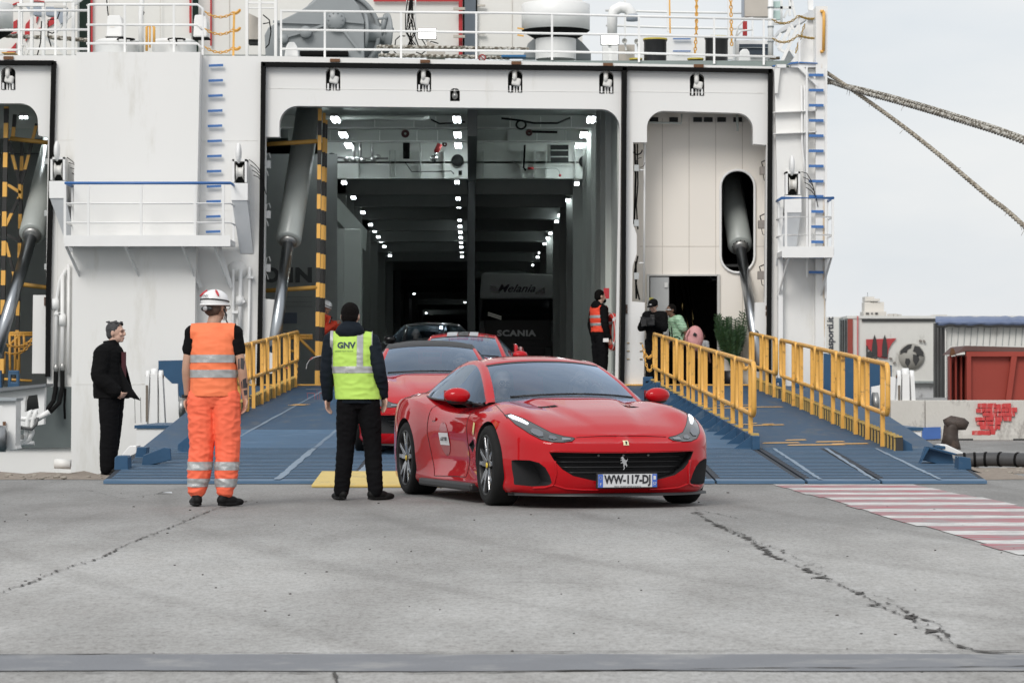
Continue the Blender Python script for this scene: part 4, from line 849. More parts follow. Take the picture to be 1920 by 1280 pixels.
pipe([(30, 831), (64, 831)], .04, white2, 'bent_pipe', lr, Y=50.5); pipe([(68, 786), (92, 772)], .05, white2, 'bent_pipe', lr, Y=50.5); pipe([(30, 784), (66, 786)], .04, white2, 'bent_pipe', lr, Y=50.5)
pipe([(30, 800), (60, 804), (68, 795), (70, 782)], .028, mat('grey_hose', (.12, .12, .12), .5), 'hose', lr, Y=50.4)
m = MB(); m.box2(P(31, 798, 50.2), P(42, 806, 50.5)); m.box2(P(30, 815, 50.2), P(45, 823, 50.4)); m.build('pipe_block', steel, lr)
MB().box2(P(5, 790, 48.95), P(11, 818, 48.97)).build('grease_patch', rust, lr)
# ================================================================ MOORING DECK, SUPERSTRUCTURE
cream = mat('superstructure_cream', (.74, .725, .69), .45, var=.03)
def sup(x0, y0, x1, y1, Y, mt=cream, name='superstructure_wall', d=.3, par=ship): return MB().box2(P(x0, y0, Y), P(x1, y1, Y)+V((0, d, 0))).build(name, mt, par)
sup(-300, -400, 145, 103, 63); sup(145, -400, 170, 103, 64, mat('dark_green_paint', (.03, .06, .045), .5)); sup(170, -400, 358, 103, 62.5); sup(358, -400, 372, 103, 64, mat('dark_green_paint', ())); sup(372, -400, 868, 103, 63)
sup(868, -400, 893, 103, 64.5, mat('blue_grey_paint', (.33, .37, .43), .4)); sup(893, -400, 1092, 103, 62)
redp = mat('red_trim_paint', (.45, .02, .025), .4)
for x0, y0, x1, y1, Y in ((170, -20, 173.5, 100, 62.4), (355, -20, 359, 62, 62.4), (394, -20, 397, 86, 62.9), (700, -1, 868, 3, 62.9), (860, 3, 867, 104, 62.9)): sup(x0, y0, x1, y1, Y, redp, 'red_trim', .05)
sup(867.5, -20, 871, 104, 62.85, black, 'door_gasket', .05); sup(892, -20, 895, 104, 61.9, black, 'door_gasket', .05)
for y in (14, 66): 
    sup(850, y, 872, y+5, 62.7, mat('hinge_beige', (.5, .46, .4), .4), 'door_hinge', .08)
    sup(895, y-5, 910, y-2, 61.85, mat('hinge_beige', ()), 'door_hinge', .08)
for x in (205, 263, 300, 430, 960, 1030): sup(x, -20, x+.6, 100, 62.38 if x < 360 else 61.98 if x > 890 else 62.98, mat('panel_joint', ()), 'panel_joint', .02)
# red lettering stripes of the funnel wall, far left
for pts in ([(21, 44), (32, 37), (32, 52), (22, 55)], [(48, 46), (60, 32), (60, 66), (46, 66)], [(68, 32), (73, 31), (68, 44)], [(88, 45), (96, 33), (103, 29), (103, 44), (90, 51)], [(20, 92), (30, 80), (29, 98), (12, 98)], [(47, 68), (53, 71), (48, 78)], [(20, 10), (30, 5), (42, 3), (42, 5), (31, 8), (21, 12)], [(60, 1), (72, 1), (83, 3), (83, 5), (72, 3), (60, 3)], [(20, 62), (31, 60), (31, 62), (21, 64)], [(70, 54), (79, 51), (79, 53), (72, 56)]):
    MB().plate(pts, [], 62.95, .04).build('red_wall_marking', redp, ship)
def loop(cx, cy, r, Y, t, a0, a1, mt, name, par): 
    m = MB(); m.tube([P(cx+r*cos(R(a)), cy-r*sin(R(a)), Y) for a in range(a0, a1+1, 12)], t, 6); return m.build(name, mt, par)
# rails
def deckrail(segs, posts, Y, label=None, r=.024, yb=None):
    t = thing('deck_railing', None, None); t['label'] = 'white tubular deck railing'; t.parent = ship; t.location = (0, 0, 0)
    for pts in segs: m = MB(); m.tube([P(x, y, Y) for x, y in pts], r, 8); m.build('guard_rail', white2, t)
    for x, y0, y1 in posts: m = MB(); m.bar(P(x, y0, Y), P(x, y1, Y), .04, .04); m.build('rail_post', white2, t)
deckrail([[(-40, 21), (165, 20)], [(-40, 57), (165, 56)], [(-40, 94), (40, 94)], [(50, 92), (165, 92)]], [(104, 20, 104), (36, 20, 104)], 57.3)
deckrail([[(163, 12), (168, 9), (370, 9), (380, 17), (382, 30)], [(162, 47), (370, 47), (380, 57)], [(162, 82), (370, 82), (380, 92)]], [(166, 9, 98), (234, 9, 98), (326, 9, 98), (380, 17, 104)], 56.8)
deckrail([[(525, 21), (960, 25), (1200, 31), (1455, 37)], [(525, 56), (960, 62), (1200, 66), (1455, 72)], [(525, 92), (960, 96), (1200, 100), (1455, 107)]], [(527, 21, 107), (609, 22, 108), (752, 24, 110), (893, 25, 111), (1035, 27, 113), (1198, 31, 117), (1339, 34, 120), (1432, 36, 122)], 57.4)
deckrail([[(1135, 20), (1256, 23), (1330, 24), (1392, 25)], [(1136, 48), (1256, 52), (1330, 53), (1392, 54)]], [(1172, 0, 70), (1411, 0, 80), (1252, 0, 60)], 63)
for x in (463, 487, 517): MB().box2(P(x-3, -20, 58), P(x+3, 107, 58.1)).build('deck_frame_post', white2, ship)
MB().box2(P(460, 3, 58.02), P(520, 8, 58.08)).build('deck_frame_beam', white2, ship); MB().box2(P(460, 14, 58.02), P(520, 17, 58.08)).build('deck_frame_beam', white2, ship)
for i, x in enumerate((40, 60, 82, 122, 138)): MB().box2(P(x-4, -20 if i != 2 else 12, 58.6+i*.1), P(x+3, 105, 58.7+i*.1)).build('deck_frame_post', white2, ship)
MB().box2(P(32, 6, 58.5), P(84, 13, 58.6)).build('deck_frame_beam', white2, ship); MB().box2(P(84, 0, 58.5), P(138, 5, 58.6)).build('deck_frame_beam', white2, ship)
MB().plate([(48, 13), (80, 13), (80, 30), (62, 28)], [], 59.2, .3).build('grating', mat('blue_grey_paint', ()), ship); MB().plate([(86, 13), (124, 13), (122, 40), (113, 45), (106, 30), (86, 29)], [], 59.2, .3).build('grating', mat('blue_grey_paint', ()), ship)
MB().box2(P(101, 11, 58.4), P(124, 16, 58.5)).build('strip_lamp', mat('pale_metal', ()), ship)
for a, b in (((138, 10), (165, -10)), ((104, 60), (140, 20)), ((84, 70), (120, 100))): m = MB(); m.bar(P(*a, 59.3), P(*b, 59.3), .06); m.build('deck_frame_brace', white2, ship)
for pts in ([(112, 22), (108, 35), (90, 38), (90, 68), (96, 88)], [(90, 60), (98, 63), (103, 60)], [(78, 40), (76, 80), (70, 104)], [(200, 0), (203, 30)], [(268, 20), (270, 24), (265, 36)], [(493, 28), (505, 38), (508, 60), (504, 84), (498, 90)], [(493, 45), (505, 43), (508, 55)]): pipe(pts, .012, black, 'cable', Y=58.3)
# winch
w_ = thing('mooring_winch', 'large grey mooring winch with round gear housing behind the deck railing', 'winch', P(600, 108, 60))
MB().plate([(498, 112), (496, 66), (503, 52), (523, 40), (560, 22), (582, 8), (600, -8), (630, -16), (652, -14), (672, 10), (683, 40), (683, 112)], [], 59.6, .25).build('gear_housing', grey, w_, bevel=.02)
m = MB(); c = P(630, 58, 59.9); r_ = 78*60/F
prof = [(0, 0), (r_, 0), (r_, .15), (r_*.9, .2), (r_*.55, .25), (r_*.55, .9), (r_*.9, .95), (r_, 1.0), (r_, 1.1), (0, 1.1)]
m.lathe(P(636, 62, 59.95), (0, 1, 0), prof, 48); m.build('drum', grey, w_)
m = MB(); m.lathe(P(636, 62, 59.87), (0, 1, 0), [(r_*.90, 0), (r_, 0), (r_, .06), (r_*.90, .06)], 48, closed=True); m.build('drum_rim', grey, w_)
for x, y, rr2 in ((629, 38, 18), (573, 60, 11.5), (531, 73, 9)):
    m = MB(); q = rr2*59.5/F; m.lathe(P(x, y, 59.44), (0, 1, 0), [(0, 0), (q*.9, 0), (q, .03), (q, .17), (0, .17)], 24); b_ = m.build('gear_boss', grey, w_)
    if rr2 > 15:
        for k in range(10): m = MB(); m.lathe(P(x+14*cos(k*pi/5), y+14*sin(k*pi/5), 59.42), (0, 1, 0), [(0, 0), (.014, 0), (.014, .03), (0, .03)], 6); m.build('bolt', mat('bolt_grey', (.2, .21, .22), .5), b_)
for a, b in (((512, 41), (607, 44)), ((648, 40), (682, 43)), ((585, 55), (608, 47)), ((540, 68), (562, 62)), ((640, 52), (674, 96))): m = MB(); m.bar(P(*a, 59.55), P(*b, 59.55), .035, .05); m.build('housing_rib', grey, w_)
m = MB(); m.lathe(P(700, 62, 60.0), (.95, .3, .0), [(0, -.25), (.42, -.25), (.42, -.2), (.2, -.15), (.2, .2), (.42, .25), (.42, .3), (0, .3)], 28); m.build('warping_head', grey, w_)
for x, y in ((722, 34), (734, 56)): m = MB(); m.tube([P(x-14, y+2, 59.8), P(x, y, 59.8)], .03, 6); m.ell(P(x, y, 59.8), .055); m.tube([P(x, y, 59.8), P(x-6, y+32, 59.9)], .05, 6); m.build('brake_handle', grey, w_)
MB().box2(P(562, 103, 59.3), P(658, 108, 60.5)).build('winch_bed', black, w_)
m = MB(); m.plate([(533, 107), (536, 88), (541, 79), (552, 79), (557, 88), (560, 107)], [], 57.7, .3); b_ = tag(m.build('roller_chock', white2, loc=P(546, 107, 57.8), bevel=.02), 'white pedestal chock in front of the grey winch', 'chock')
# deck boxes and vents
def boxvent(x0, y0, x1, y1, Y, lab):
    t = thing('deck_ventilator', lab, 'ventilator', P((x0+x1)/2, y1+6, Y), 'box ventilators on the casing roof')
    MB().plate([(x0, y1), (x0+1.5, y0+10), (x0+3, y0), (x1-3, y0), (x1, y0+12), (x1, y1)], [], Y, .5).build('hood', white2, t, bevel=.03)
    MB().box2(P(x0-2, y1, Y+.02), P(x1+8, y1+6, Y+.5)).build('base', black, t); MB().box2(P(x0+7, y0+21, Y-.01), P(x0+16, y0+22.5, Y-.002)).build('plate_mark', beige, t)
boxvent(199, 29, 229, 69, 58.2, 'white box ventilator on the left of the casing roof'); boxvent(362, 28, 388, 70, 58.2, 'white box ventilator at the right end of the casing roof')
m = MB()
for x0, x1 in ((180, 262), (286, 368)): m = MB(); m.lathe(P((x0+x1)/2, 104, 58.4), (0, 0, 1), [(.44, 0), (.44, .22), (.46, .26), (.40, .30), (0, .31)], 32); tag(m.build('hatch_coaming', white2, loc=P((x0+x1)/2, 104, 58.4)), 'round white hatch coaming %s on the casing roof' % ('below the left ventilator' if x0 == 180 else 'right of the yellow hoop'), 'hatch')
for x in (236, 331):
    m = MB(); c = P(x, 74, 57.9); m.tube([c+V((.17*cos(t*pi/8), .17*sin(t*pi/8), 0)) for t in range(17)], .014, 6, cap=False)
    for t in range(3): m.bar(c, c+V((.17*cos(t*2.1), .17*sin(t*2.1), 0)), .015)
    m.tube([c, c-V((0, 0, .12))], .015, 6); tag(m.build('handwheel', black, loc=c), 'black valve handwheel %s the yellow hoop on the casing roof' % ('left of' if x == 236 else 'right of'), 'handwheel')
m = MB(); m.tube([P(275, 96, 57.6), P(275, 52, 57.6), P(278, 47, 57.6), P(286, 47, 57.6), P(289, 52, 57.6), P(289, 80, 57.6)], .025, 8); m.tube([P(281, 48, 57.6), P(281, 90, 57.6)], .02, 6); tag(m.build('hoop_vent', yellow, loc=P(281, 96, 57.6)), 'yellow hoop shaped pipe standing on the casing roof', 'pipe')
m = MB(); m.tube([P(265, 100, 58.1), P(264, 28, 58.1), P(266, 0, 58.1), P(267, -30, 58.1)], .05, 8); m.build('pipe', white2, ship)
m = MB(); m.bar(P(437.5, 106, 57.2), P(439, 23, 57.2), .04); yp = m.build('stanchion', yellow, ship)
for y0, y1 in ((24, 20), (56, 54), (90, 90)):
    c_ = chain(sag(P(384, y0-2, 57.2), P(438, y0, 57.2), .1)+sag(P(438, y0, 57.2), P(449, y1, 57.2), .03)[1:], .06, .01, par=ship)
t = thing('deck_locker', 'beige cabinet standing between white posts left of the grey winch', 'cabinet', P(475, 85, 58.6))
MB().plate([(464, 24), (487, 35), (487, 74), (464, 74)], [], 58.4, .4).build('cabinet_body', mat('cabinet_beige', (.50, .46, .41), .5), t); MB().box2(P(466, 75, 58.45), P(486, 86, 58.7)).build('cabinet_base', dark, t)
def floodlight(x0, y0, x1, y1, Y, lab):
    t = thing('floodlight', lab, 'floodlight', P((x0+x1)/2, y1+20, Y), 'lit floodlights on the stern deck')
    MB().box2(P(x0-2, y0-2, Y), P(x1+2, y1+3, Y+.12)).build('housing', steel, t, bevel=.02); MB().box2(P(x0, y0, Y-.02), P(x1, y1, Y-.002)).build('lens', floodm, t)
    m = MB(); m.bar(P((x0+x1)/2, y1+3, Y+.1), P((x0+x1)/2+1, y1+38, Y+.1), .06); m.build('bracket', white2, t)
floodlight(785, 55, 817, 72, 58.8, 'bright rectangular floodlight left of the red door edge'); floodlight(1128, 68, 1159, 83, 58.8, 'bright rectangular floodlight beside the big round ventilator')
t = thing('cable_mast', 'white cable ladder mast with tangled black cables beside the winch', 'cable mast', P(770, 104, 60))
for x in (763, 779): MB().box2(P(x-1.2, -20, 60), P(x+1.2, 95, 60.05)).build('mast_leg', white2, t)
for y in (2, 25, 48, 90): MB().box2(P(762, y, 60.02), P(780, y+3, 60.08)).build('mast_rung', mat('pale_metal', ()), t)
rnd = random.Random(5)
for i in range(7):
    x = 768+rnd.uniform(-4, 6); m = MB(); m.tube([P(x, 0, 59.9), P(x+rnd.uniform(-6, 4), 30, 59.9), P(x+rnd.uniform(-8, 8), 60, 59.9), P(x+rnd.uniform(-14, 18), 92, 59.9)], .012, 5); m.build('cable', black, t)
for pts in ([(740, 90), (742, 75), (750, 68), (760, 68)], [(782, 60), (800, 88), (808, 78), (822, 82)], [(725, 98), (735, 92), (745, 104)], [(780, 98), (790, 102), (798, 96)]): pipe(pts, .012, black, 'cable', Y=59.5)
t = thing('deck_cover', 'small beige sloping cover below the left floodlight', 'cover', P(815, 106, 58.8)); MB().plate([(800, 108), (800, 77), (834, 92), (834, 108)], [], 58.7, .4).build('cover', mat('cabinet_beige', ()), t)
# big mushroom ventilators
def mushroom(cx, Y, lab, hw=64, sw=38, y0=8, y1=58, y2=74, yb=112):
    t = thing('mushroom_ventilator', lab, 'ventilator', P(cx, yb, Y)); s = Y/F
    z = lambda y: HC-(y-HY)*s; c = V(((cx-960)*s, Y, 0))
    m = MB(); m.lathe(c, (0, 0, 1), [(0, z(y0)+.02), (hw*s*.97, z(y0)), (hw*s, z(y0)-.02), (hw*s, z(y1)), (hw*s*.98, z(y1))], 48); m.build('cap', white2, t)
    m = MB(); m.lathe(c, (0, 0, 1), [(hw*s*.99, z(y1)), (hw*s*.9, z(y1)-.05), (sw*s, z(y2)), (0, z(y2))], 48); m.build('underside', black, t)
    m = MB(); m.lathe(c, (0, 0, 1), [(sw*s, z(y1)), (sw*s, z(yb))], 40); m.build('stem', mat('streaked_white', (.74, .74, .73), .45, dirt=(.56, .44, .32), dscale=2.2, dth=.68, stretch=(2, 2, .12)), t)
    m = MB(); h = V((c.x, Y, z(y0)+.1)); m.tube([h+V((.15*cos(k*pi/8), .15*sin(k*pi/8), 0)) for k in range(17)], .012, 6, cap=False); m.bar(h-V((.15, 0, 0)), h+V((.15, 0, 0)), .014); m.bar(h-V((0, .15, 0)), h+V((0, .15, 0)), .014); m.tube([h, h-V((0, 0, .1))], .014, 6); m.build('handwheel', black, t)
    for yy in (54, 67):
        m = MB(); m.bar(P(cx-hw-8, yy-1, Y-.3), P(cx-hw+4, yy+1, Y-.3), .03); m.build('grip', yellow, t)
mushroom(1042, 60, 'big white mushroom ventilator with black skirt above the main doorway'); mushroom(-40, 60, 'white mushroom ventilator cut off by the left edge of the photo', yb=104)
for x, y, s_ in ((950, 85, 0), (1080, 82, 1)): MB().plate([(980, 108), (990, 82), (1004, 70), (1004, 108)] if not s_ else [(1080, 70), (1092, 80), (1108, 98), (1108, 112), (1080, 112)], [], 60.8, .5).build('vent_foot', grey, ship)
# gooseneck, bollards, speakers
t = thing('gooseneck_vent', 'white gooseneck air pipe curving down behind the right deck railing', 'air pipe', P(1150, 70, 61))
m = MB(); m.tube([P(1148, 70, 61), P(1148, 32, 61), P(1152, 20, 61), P(1163, 14, 61), P(1176, 16, 61), P(1184, 26, 61), P(1185, 36, 61)], .1, 14, rs=[.1, .11, .12, .12, .12, .115, .11]); m.build('pipe', white2, t); m = MB(); m.lathe(P(1185, 40, 61), (0, 0, 1), [(0, 0), (.12, 0), (.12, .14), (0, .14)], 16); m.build('outlet', mat('blue_grey_paint', ()), t)
sup(1200, 68, 1335, 122, 61, white2, 'bulwark', .2); sup(1262, 72, 1295, 74, 60.9, railblue, 'step_edge', .05); sup(1262, 95, 1295, 97, 60.9, railblue, 'step_edge', .05)
for x0, x1, y0, y1, lab in ((1206, 1251, 74, 124, 'tall black mooring bollard with yellow rim, left of the pair'), (1321, 1366, 70, 124, 'tall black mooring bollard nearest the white mast'), (1180, 1204, 111, 124, 'low black bollard top beside the left tall bollard'), (1289, 1319, 111, 124, 'low black bollard top between the tall bollards')):
    Y = 59; s = Y/F; c = P((x0+x1)/2, y1, Y); r1 = (x1-x0)*s/2; h = (y1-y0)*s
    t = thing('deck_bollard', lab, 'bollard', c, 'black mooring bollards on the ship')
    m = MB(); m.lathe(c, (0, 0, 1), [(r1*.94, 0), (r1*.94, h*.9), (r1, h*.93), (r1, h), (0, h)], 28); m.build('drum', mat('bollard_black', (.022, .022, .024), .35), t)
    m = MB(); m.lathe(c+V((0, 0, h)), (0, 0, 1), [(r1*1.02, -.02), (r1*1.02, .012), (r1*.8, .015)], 28); m.build('rim', mat('rim_yellow', (.45, .36, .04), .5), t)
for x, y in ((1171, 77), (1194, 78)):
    t = thing('loudspeaker', 'small round deck loudspeaker, %s of two beside the floodlight' % ('left' if x == 1171 else 'right'), 'loudspeaker', P(x, y+8, 59.3))
    m = MB(); m.lathe(P(x, y, 59.3), (0, 1, 0), [(.0, .06), (.02, .05), (.05, 0), (.055, 0), (.04, .14), (0, .14)], 16); m.build('horn', mat('horn_grey', (.45, .45, .43), .5), t); m = MB(); m.bar(P(x, y, 59.4), P(x+3, y+18, 59.4), .03); m.build('bracket', white2, t)
sup(1160, 84, 1190, 118, 59.6, mat('cabinet_beige', ()), 'deck_step', .3); sup(1130, 86, 1158, 118, 59.6, white2, 'floodlight_plinth', .3)
m = MB(); m.bar(P(1255, -20, 59.5), P(1256.5, 63, 59.5), .03); m.build('stanchion', yellow, ship)
m = MB(); m.bar(P(1306, -20, 59.5), P(1305, 64, 59.5), .03); m.build('stanchion', yellow, ship)
chain([P(1306, -10, 59.4), P(1306, 50, 59.4), P(1303, 102, 59.4)], .07, .012, par=ship); chain([P(1370, -10, 59.4), P(1372, 86, 59.4)], .07, .012, par=ship)
m = MB(); m.bar(P(1369, -20, 60), P(1369, 112, 60), .1); m.build('deck_post', white2, ship)
sup(1392, -20, 1396, 32, 60.2, mat('blue_grey_paint', ()), 'cabinet_side', .3); sup(1397, -20, 1441, 31, 60, mat('cabinet_beige', ()), 'deck_cabinet', .5); sup(1393, 40, 1401, 67, 60.1, red, 'fire_box', .1)
sup(1378, 76, 1440, 122, 60.2, white2, 'deck_house', 1.); sup(1386, 83, 1440, 106, 60.1, mat('dark_glass_blue', (.035, .05, .07), .3), 'deck_house_opening', .05); sup(1386, 89, 1440, 90, 60.05, grey, 'shelf', .04)
m = MB(); m.tube([P(1378, 78, 59.8), P(1384, 50, 59.8), P(1396, 36, 59.8), P(1412, 34, 59.8)], .02, 6); m.tube([P(1378, 72, 59.8), P(1390, 58, 59.8), P(1411, 56, 59.8)], .02, 6); m.build('handrail', white2, ship)
m = MB(); m.plate([(1384, 120), (1388, 96), (1393, 92), (1401, 92), (1405, 97), (1409, 120)], [], 57.9, .3); tag(m.build('roller_chock', white2, loc=P(1396, 120, 57.9), bevel=.02), 'white pedestal chock near the right end of the deck railing', 'chock')
m = MB(); m.tube([P(1445, -30, 58.5), P(1445, 122, 58.5)], .055, 14); k = m.build('round_mast', white2, ship)
for y in (16, 52, 80): m = MB(); m.lathe(P(1445, y, 58.5), (0, 0, 1), [(.058, 0), (.066, 0), (.066, .03), (.058, .03)], 14, closed=True); m.build('mast_collar', grey, k)
for y0, y1 in ((3, 14), (20, 37)): sup(1450.5, y0, 1463, y1, 58.6, mat('pale_green_box', (.45, .58, .55), .5), 'switch_box', .12)
for a, b in (((1450, 15), (1485, 15)), ((1465, -10), (1465, 44)), ((1481, -10), (1481, 30)), ((1484, 0), (1491, 32)), ((1470, 34), (1477, 20)), ((1450, 45), (1480, 44))): m = MB(); m.bar(P(*a, 59), P(*b, 59), .05); m.build('frame_bar', white2, ship)
# mooring-deck extension with curved cheek plate, lattice and chains
MB().plate([(1532, 20), (1520, 20), (1516, 32), (1512, 46), (1505, 72), (1497, 97), (1483, 116), (1534, 118)], [], 57.3, .25).build('cheek_plate', white2, ship)
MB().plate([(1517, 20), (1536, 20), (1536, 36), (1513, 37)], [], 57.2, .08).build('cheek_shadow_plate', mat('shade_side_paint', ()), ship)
MB().plate([(1518, 21), (1514, 36), (1505, 42), (1480, 54), (1462, 62), (1450, 74), (1452, 66), (1458, 58), (1480, 40), (1500, 29)], [], 57.6, .5).build('boom', mat('boom_grey_white', (.62, .64, .66), .45), ship, bevel=.01)
for a, b, w in (((1464, 120), (1497, 48), .06), ((1460, 92), (1482, 52), .07), ((1455, 85), (1464, 62), .05), ((1496, 48), (1476, 92), .035), ((1480, 52), (1480, 76), .03), ((1460, 78), (1480, 78), .04), ((1460, 92), (1472, 98), .05), ((1478, 92), (1493, 106), .025), ((1478, 92), (1495, 100), .015), ((1483, 46), (1488, 56), .04)): m = MB(); m.bar(P(*a, 57.5), P(*b, 57.5), w); m.build('lattice_bar', white2, ship)
for x, y in ((1470, 100), (1482, 86), (1471, 66)): pass
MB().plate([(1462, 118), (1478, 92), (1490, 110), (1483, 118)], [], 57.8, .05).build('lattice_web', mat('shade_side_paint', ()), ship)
m = MB(); m.bar(P(1498.5, 28, 57.05), P(1499, 127, 57.05), .035); m.build('stanchion', white2, ship)
m = MB(); m.bar(P(1519, -30, 57.5), P(1520, 20, 57.5), .1); m.build('deck_post', white2, ship)
gold = mat('rusty_gold_paint', (.40, .26, .07), .6, var=.3, scale=20)
for a, b, s in (((1448, 37), (1497, 30), .1), ((1448, 72), (1497, 66), .1), ((1499, 30), (1536, 33), .04), ((1499, 67), (1536, 72), .02)): chain(sag(P(*a, 57), P(*b, 57), s*1.1, 12), .05, .009, mt=gold, par=ship)
chain([P(1509, 45, 57.1), P(1503, 65, 57.1), P(1496, 85, 57.1), P(1492, 100, 57.1)], .05, .009, mt=gold, par=ship)
MB().plate([(1456, 121), (1474, 121), (1474, 127), (1458, 127)], [], 56.75, .3).build('deck_edge_block', white2, ship); MB().plate([(1482, 120), (1534, 119), (1534, 126), (1498, 127), (1483, 126)], [], 56.75, .3).build('deck_edge_block', white2, ship)
for pts in ([(1476, 121), (1484, 117), (1497, 115.5), (1497, 119), (1484, 120)], [(1499, 116), (1533, 118), (1533, 119.4), (1499, 118.2)], [(1448, 123), (1454, 122), (1454, 124), (1450, 125)]): MB().plate(pts, [], 56.7, .2).build('blue_deck_edge', railblue, ship)
pipe([(1444, 108), (1452, 110), (1462, 109)], .03, mat('dark_rope', (.15, .12, .08), .8), 'cable', Y=57.8)
# ropes
def rope_mat(name, c1, c2):
    m = mat(name, c1, .9); n = m.node_tree.nodes; l = m.node_tree.links; b = n['Principled BSDF']; tc = n.new('ShaderNodeTexCoord'); vo = n.new('ShaderNodeTexVoronoi'); vo.inputs['Scale'].default_value = 16
    rp = n.new('ShaderNodeValToRGB'); rp.color_ramp.elements[0].position = .35; rp.color_ramp.elements[0].color = (*c1, 1); rp.color_ramp.elements[1].position = .6; rp.color_ramp.elements[1].color = (*c2, 1)
    l.new(tc.outputs['Object'], vo.inputs[0]); l.new(vo.outputs['Distance'], rp.inputs[0]); l.new(rp.outputs[0], b.inputs['Base Color']); return m
rope1, rope2 = rope_mat('pale_rope', (.55, .53, .48), (.16, .14, .11)), rope_mat('tan_rope', (.44, .40, .33), (.2, .17, .13))
def spline(pts, n=10):
    pts = [V(p) for p in pts]; o = []; q = [pts[0]*2-pts[1]]+pts+[pts[-1]*2-pts[-2]]
    for i in range(1, len(q)-2):
        for k in range(n):
            t = k/n; a, b, c, d = q[i-1:i+3]; o.append(.5*((2*b)+(c-a)*t+(2*a-5*b+4*c-d)*t*t+(3*b-a-3*c+d)*t**3))
    o.append(pts[-1]); return o
def rope(name, pts, r, mt, lab, turn=.14, strands=3, fuzz=0):
    L = spline(pts, 14); acc = [0]
    for a, b in zip(L, L[1:]): acc.append(acc[-1]+(b-a).length)
    tot = acc[-1]; n = int(tot/(turn/3)); m = MB(); C = []; j = 0
    for i in range(n+1):
        s = tot*i/n
        while j < len(acc)-2 and acc[j+1] < s: j += 1
        C.append(L[j].lerp(L[j+1], (s-acc[j])/(acc[j+1]-acc[j]+1e-9)))
    for k in range(strands):
        line = []
        for i, c in enumerate(C):
            d = (C[min(i+1, n)]-C[max(i-1, 0)]).normalized(); a = d.cross(V((0, 0, 1))).normalized(); b = a.cross(d); ph = 2*pi*(tot*i/n)/(turn*3)+2*pi*k/strands
            line.append(c+(a*cos(ph)+b*sin(ph))*r*.52)
        m.tube(line, r*.58, 6)
    rnd = random.Random(2)
    for i in range(fuzz):
        c = C[rnd.randrange(len(C))]; m.tube([c, c+V((rnd.uniform(-.1, .1), 0, rnd.uniform(-.16, .02)))], .004, 3)
    return tag(m.build(name, mt, loc=pts[0]), lab, 'rope')
rope('mooring_rope', [P(1546, 148, 57.6), P(1570, 158, 56.5), P(1620, 174, 54.5), P(1700, 196, 52), P(1800, 226, 49), P(1920, 266, 46), P(2200, 380, 41), P(2500, 700, 37)], .046, rope1, 'thick pale mooring rope, upper of the two running from ship to the right', fuzz=25)
rope('mooring_rope', [P(1546, 156, 57.6), P(1565, 157, 57), P(1620, 168, 54.6), P(1700, 189, 52.1), P(1800, 219, 49.1), P(1920, 259, 46.1), P(2200, 372, 41.1), P(2500, 690, 37.1)], .034, rope1, 'second strand lying along the thick upper mooring rope', fuzz=15)
rope('mooring_rope', [P(1546, 134, 57.4), P(1580, 157, 56), P(1625, 188, 54.5), P(1690, 235, 52.4), P(1760, 290, 50.2), P(1850, 366, 47.5), P(1920, 424, 45.6), P(2200, 690, 40), P(2300, 820, 38)], .040, rope2, 'brown braided mooring rope, lower of the two descending to the right', fuzz=20)
for i, (y, x0, x1, lab) in enumerate(((90, 706, 992, 'braided rope lying along the mooring deck, upper one behind the railing'), (106, 710, 955, 'braided rope lying on the deck edge above the main doorway'))):
    rope('deck_rope', [P(x0, y-2, 58.2), P((x0+x1)/2, y, 58.2), P(x1, y+3, 58.2)], .04, rope1, lab, .12)
rope('deck_rope', [P(1100, 98, 58.4), P(1300, 103, 58.4), P(1450, 106, 58.4)], .022, rope2, 'thin dark rope running behind the right deck railing', .1)
rope('deck_rope', [P(-20, 65, 60.5), P(40, 69, 60.5), P(100, 71, 60.5), P(165, 76, 60.5)], .045, rope1, 'braided rope hanging behind the left deck railing', .12)
m = MB(); m.box2(P(3, 98, 57.9), P(35, 105, 58.4)); b_ = tag(m.build('step_platform', yellow, loc=P(19, 105, 58)), 'small yellow step above the left doorway', 'step')
m = MB(); m.box2(P(940, 103, 58.0), P(986, 111, 58.4)); tag(m.build('blue_crate', mat('crate_blue', (.03, .16, .36), .5), loc=P(960, 111, 58)), 'blue crate on the deck edge left of the big ventilator', 'crate')
m = MB(); m.lathe(P(904, 109, 57.6), (0, 1, 0), [(.075, 0), (.055, 0), (.055, .01), (.075, .01)], 24, closed=True); m.bar(P(900, 105, 57.6), P(908, 112, 57.6), .015, .01, up=(0, 1, 0)); k = m.build('prohibition_sign', red, ship); m = MB(); m.lathe(P(904, 109, 57.62), (0, 1, 0), [(0, 0), (.07, 0), (.07, .01), (0, .01)], 24); m.build('sign_plate', white2, k)
pipe([(42, 88), (44, 84), (50, 86), (52, 96), (48, 105), (44, 98)], .03, grime, 'guide_ring', Y=57.5)
